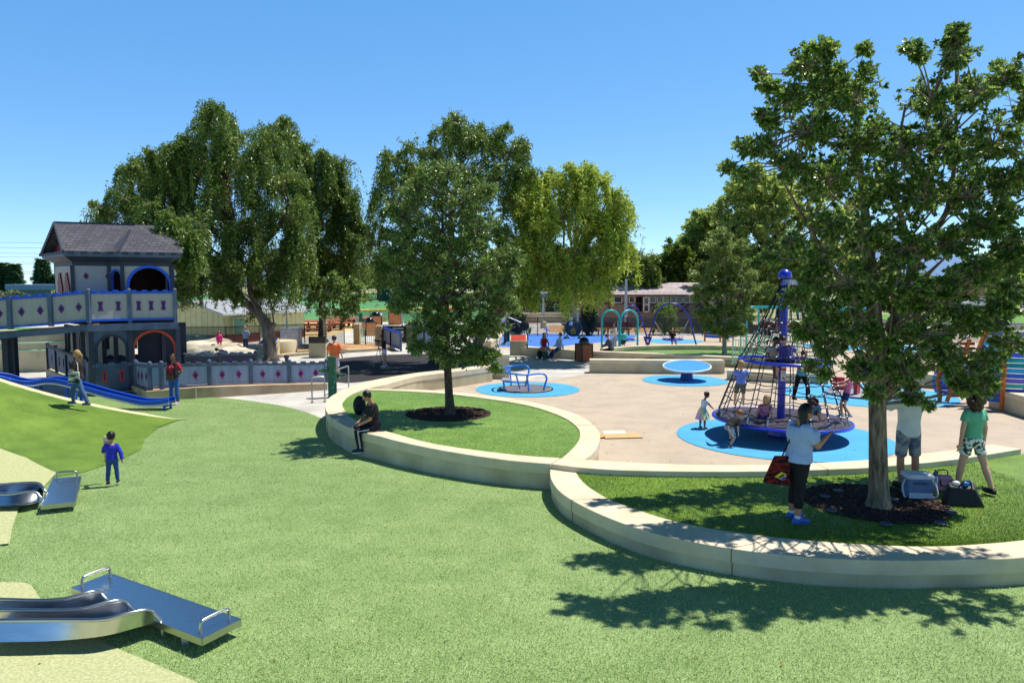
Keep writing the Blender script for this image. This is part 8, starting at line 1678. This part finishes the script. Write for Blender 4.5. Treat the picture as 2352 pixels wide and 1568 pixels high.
b = W(1871, 962, CC.y - .2); b.z = zfl + .1; person('curly-haired child in blue T-shirt crouching on the right of the carousel floor', b, 1.1, 150, legs=((98, 14), (-40, 4), (110, 14), (-30, 4)), arms=((30, 10, 20), (20, 10, 10)), lean=46, head=(20, 0), anchor='pelvis', hs=1.25, skin='light', hair=(HAIR['brown'], 'curly'), top=(cloth('sky_tee', (100, 160, 216)), .7, -.06, .008), bottom=(black, 'shorts', .9), vox=.012)
b = W(1838, 918, CC.y + .6); b.z = max(zfl, b.z); person('boy in turquoise T-shirt and black trousers striding inside the carousel net', b, 1.32, 195, legs=((24, 10), (-10, 6), (-12, 6), (-14, 3)), arms=((30, 10, 80, 20), (34, 10, 90, 20)), lean=6, head=(10, 0), hs=1.15, skin='tan', hair=('brown', 'short'), top=(cloth('turq', (90, 190, 206)), .7, -.06, .008), bottom=(black, 'pants', 1.9), shoes=(shoe_b, sole_b), vox=.013)
b = W(1942, 983, CC.y - .35); b.z = zfl + .05; person('girl in denim shorts and pastel trainers leaning off the right rim of the carousel', b, 1.2, 75, legs=((14, 6), (-34, 4), (22, 4), (-6, 2)), arms=((50, 10, 74), (60, 10, 80)), lean=-10, hs=1.2, skin='light', hair=('brown', 'pony'), top=(cloth('rose', (226, 120, 160)), .3, -.02), bottom=(cloth('navy_denim', (40, 62, 110)), 'shorts', .5), shoes=(M('shoe_pastel', (150, 206, 200), .6), M('sole_pinky', (226, 150, 180), .6)), vox=.012, female=True)
b = W(1814, 838, CC.y - .35); b.z = zr2 - .02; person('boy in purple-blue T-shirt sitting on the upper carousel ring', b, 1.32, 20, legs=((60, 14), (10, 4), (64, 4), (20, 2)), arms=((40, 30, 120, 20), (-16, 20, -2)), lean=22, head=(20, 10), anchor='pelvis', hs=1.15, skin='light', hair=('brown', 'short'), top=(cloth('purpleblue', (70, 68, 140)), .75, -.12, .01), bottom=(cloth('navy_short', (36, 40, 80)), 'shorts', 1.0), vox=.013)
b = W(1774, 838, CC.y + .2); b.z = zr2 - .05; mk_ = person('boy wearing a black face mask sitting behind the mast on the upper net', b, 1.25, 185, legs=((60, 14), (10, 4), (64, 4), (20, 2)), arms=((20, 10, 50), (20, 10, 60)), lean=12, head=(20, 0), anchor='pelvis', hs=1.15, skin='brown', hair=('black', 'short'), top=(cloth('stone', (196, 190, 186)), .75, -.12, .01), bottom=(black, 'shorts', 1.0), vox=.013)
MB().ell(mk_['hc'] + mk_['hf'] * mk_['hr'] * .5 - mk_['hu'] * mk_['hr'] * .42, (mk_['hr'] * .6, mk_['hr'] * .6, mk_['hr'] * .42), 12, 8).build('face_mask', black, mk_['t'], smooth=True)
# field visitor, people near slim tree
b, h_ = PP(874, 714, 743); person('distant walker in a dark jacket over a white top beside the field fence', b, h_, 170, legs=((4, 4), (0, 2), (-4, 4), (-4, 2)), arms=((20, 10, 90, 20), (6, 10, 20)), skin='brown', hair=('black', 'long'), top=(white, 1.8, -.1, .01), bottom=(cloth('khaki', (96, 88, 70)), 'pants', 1.94), shoes=(shoe_b, sole_b), vox=.03, female=True)
# shoes / litter details
b = P(1405, 1016, 0)
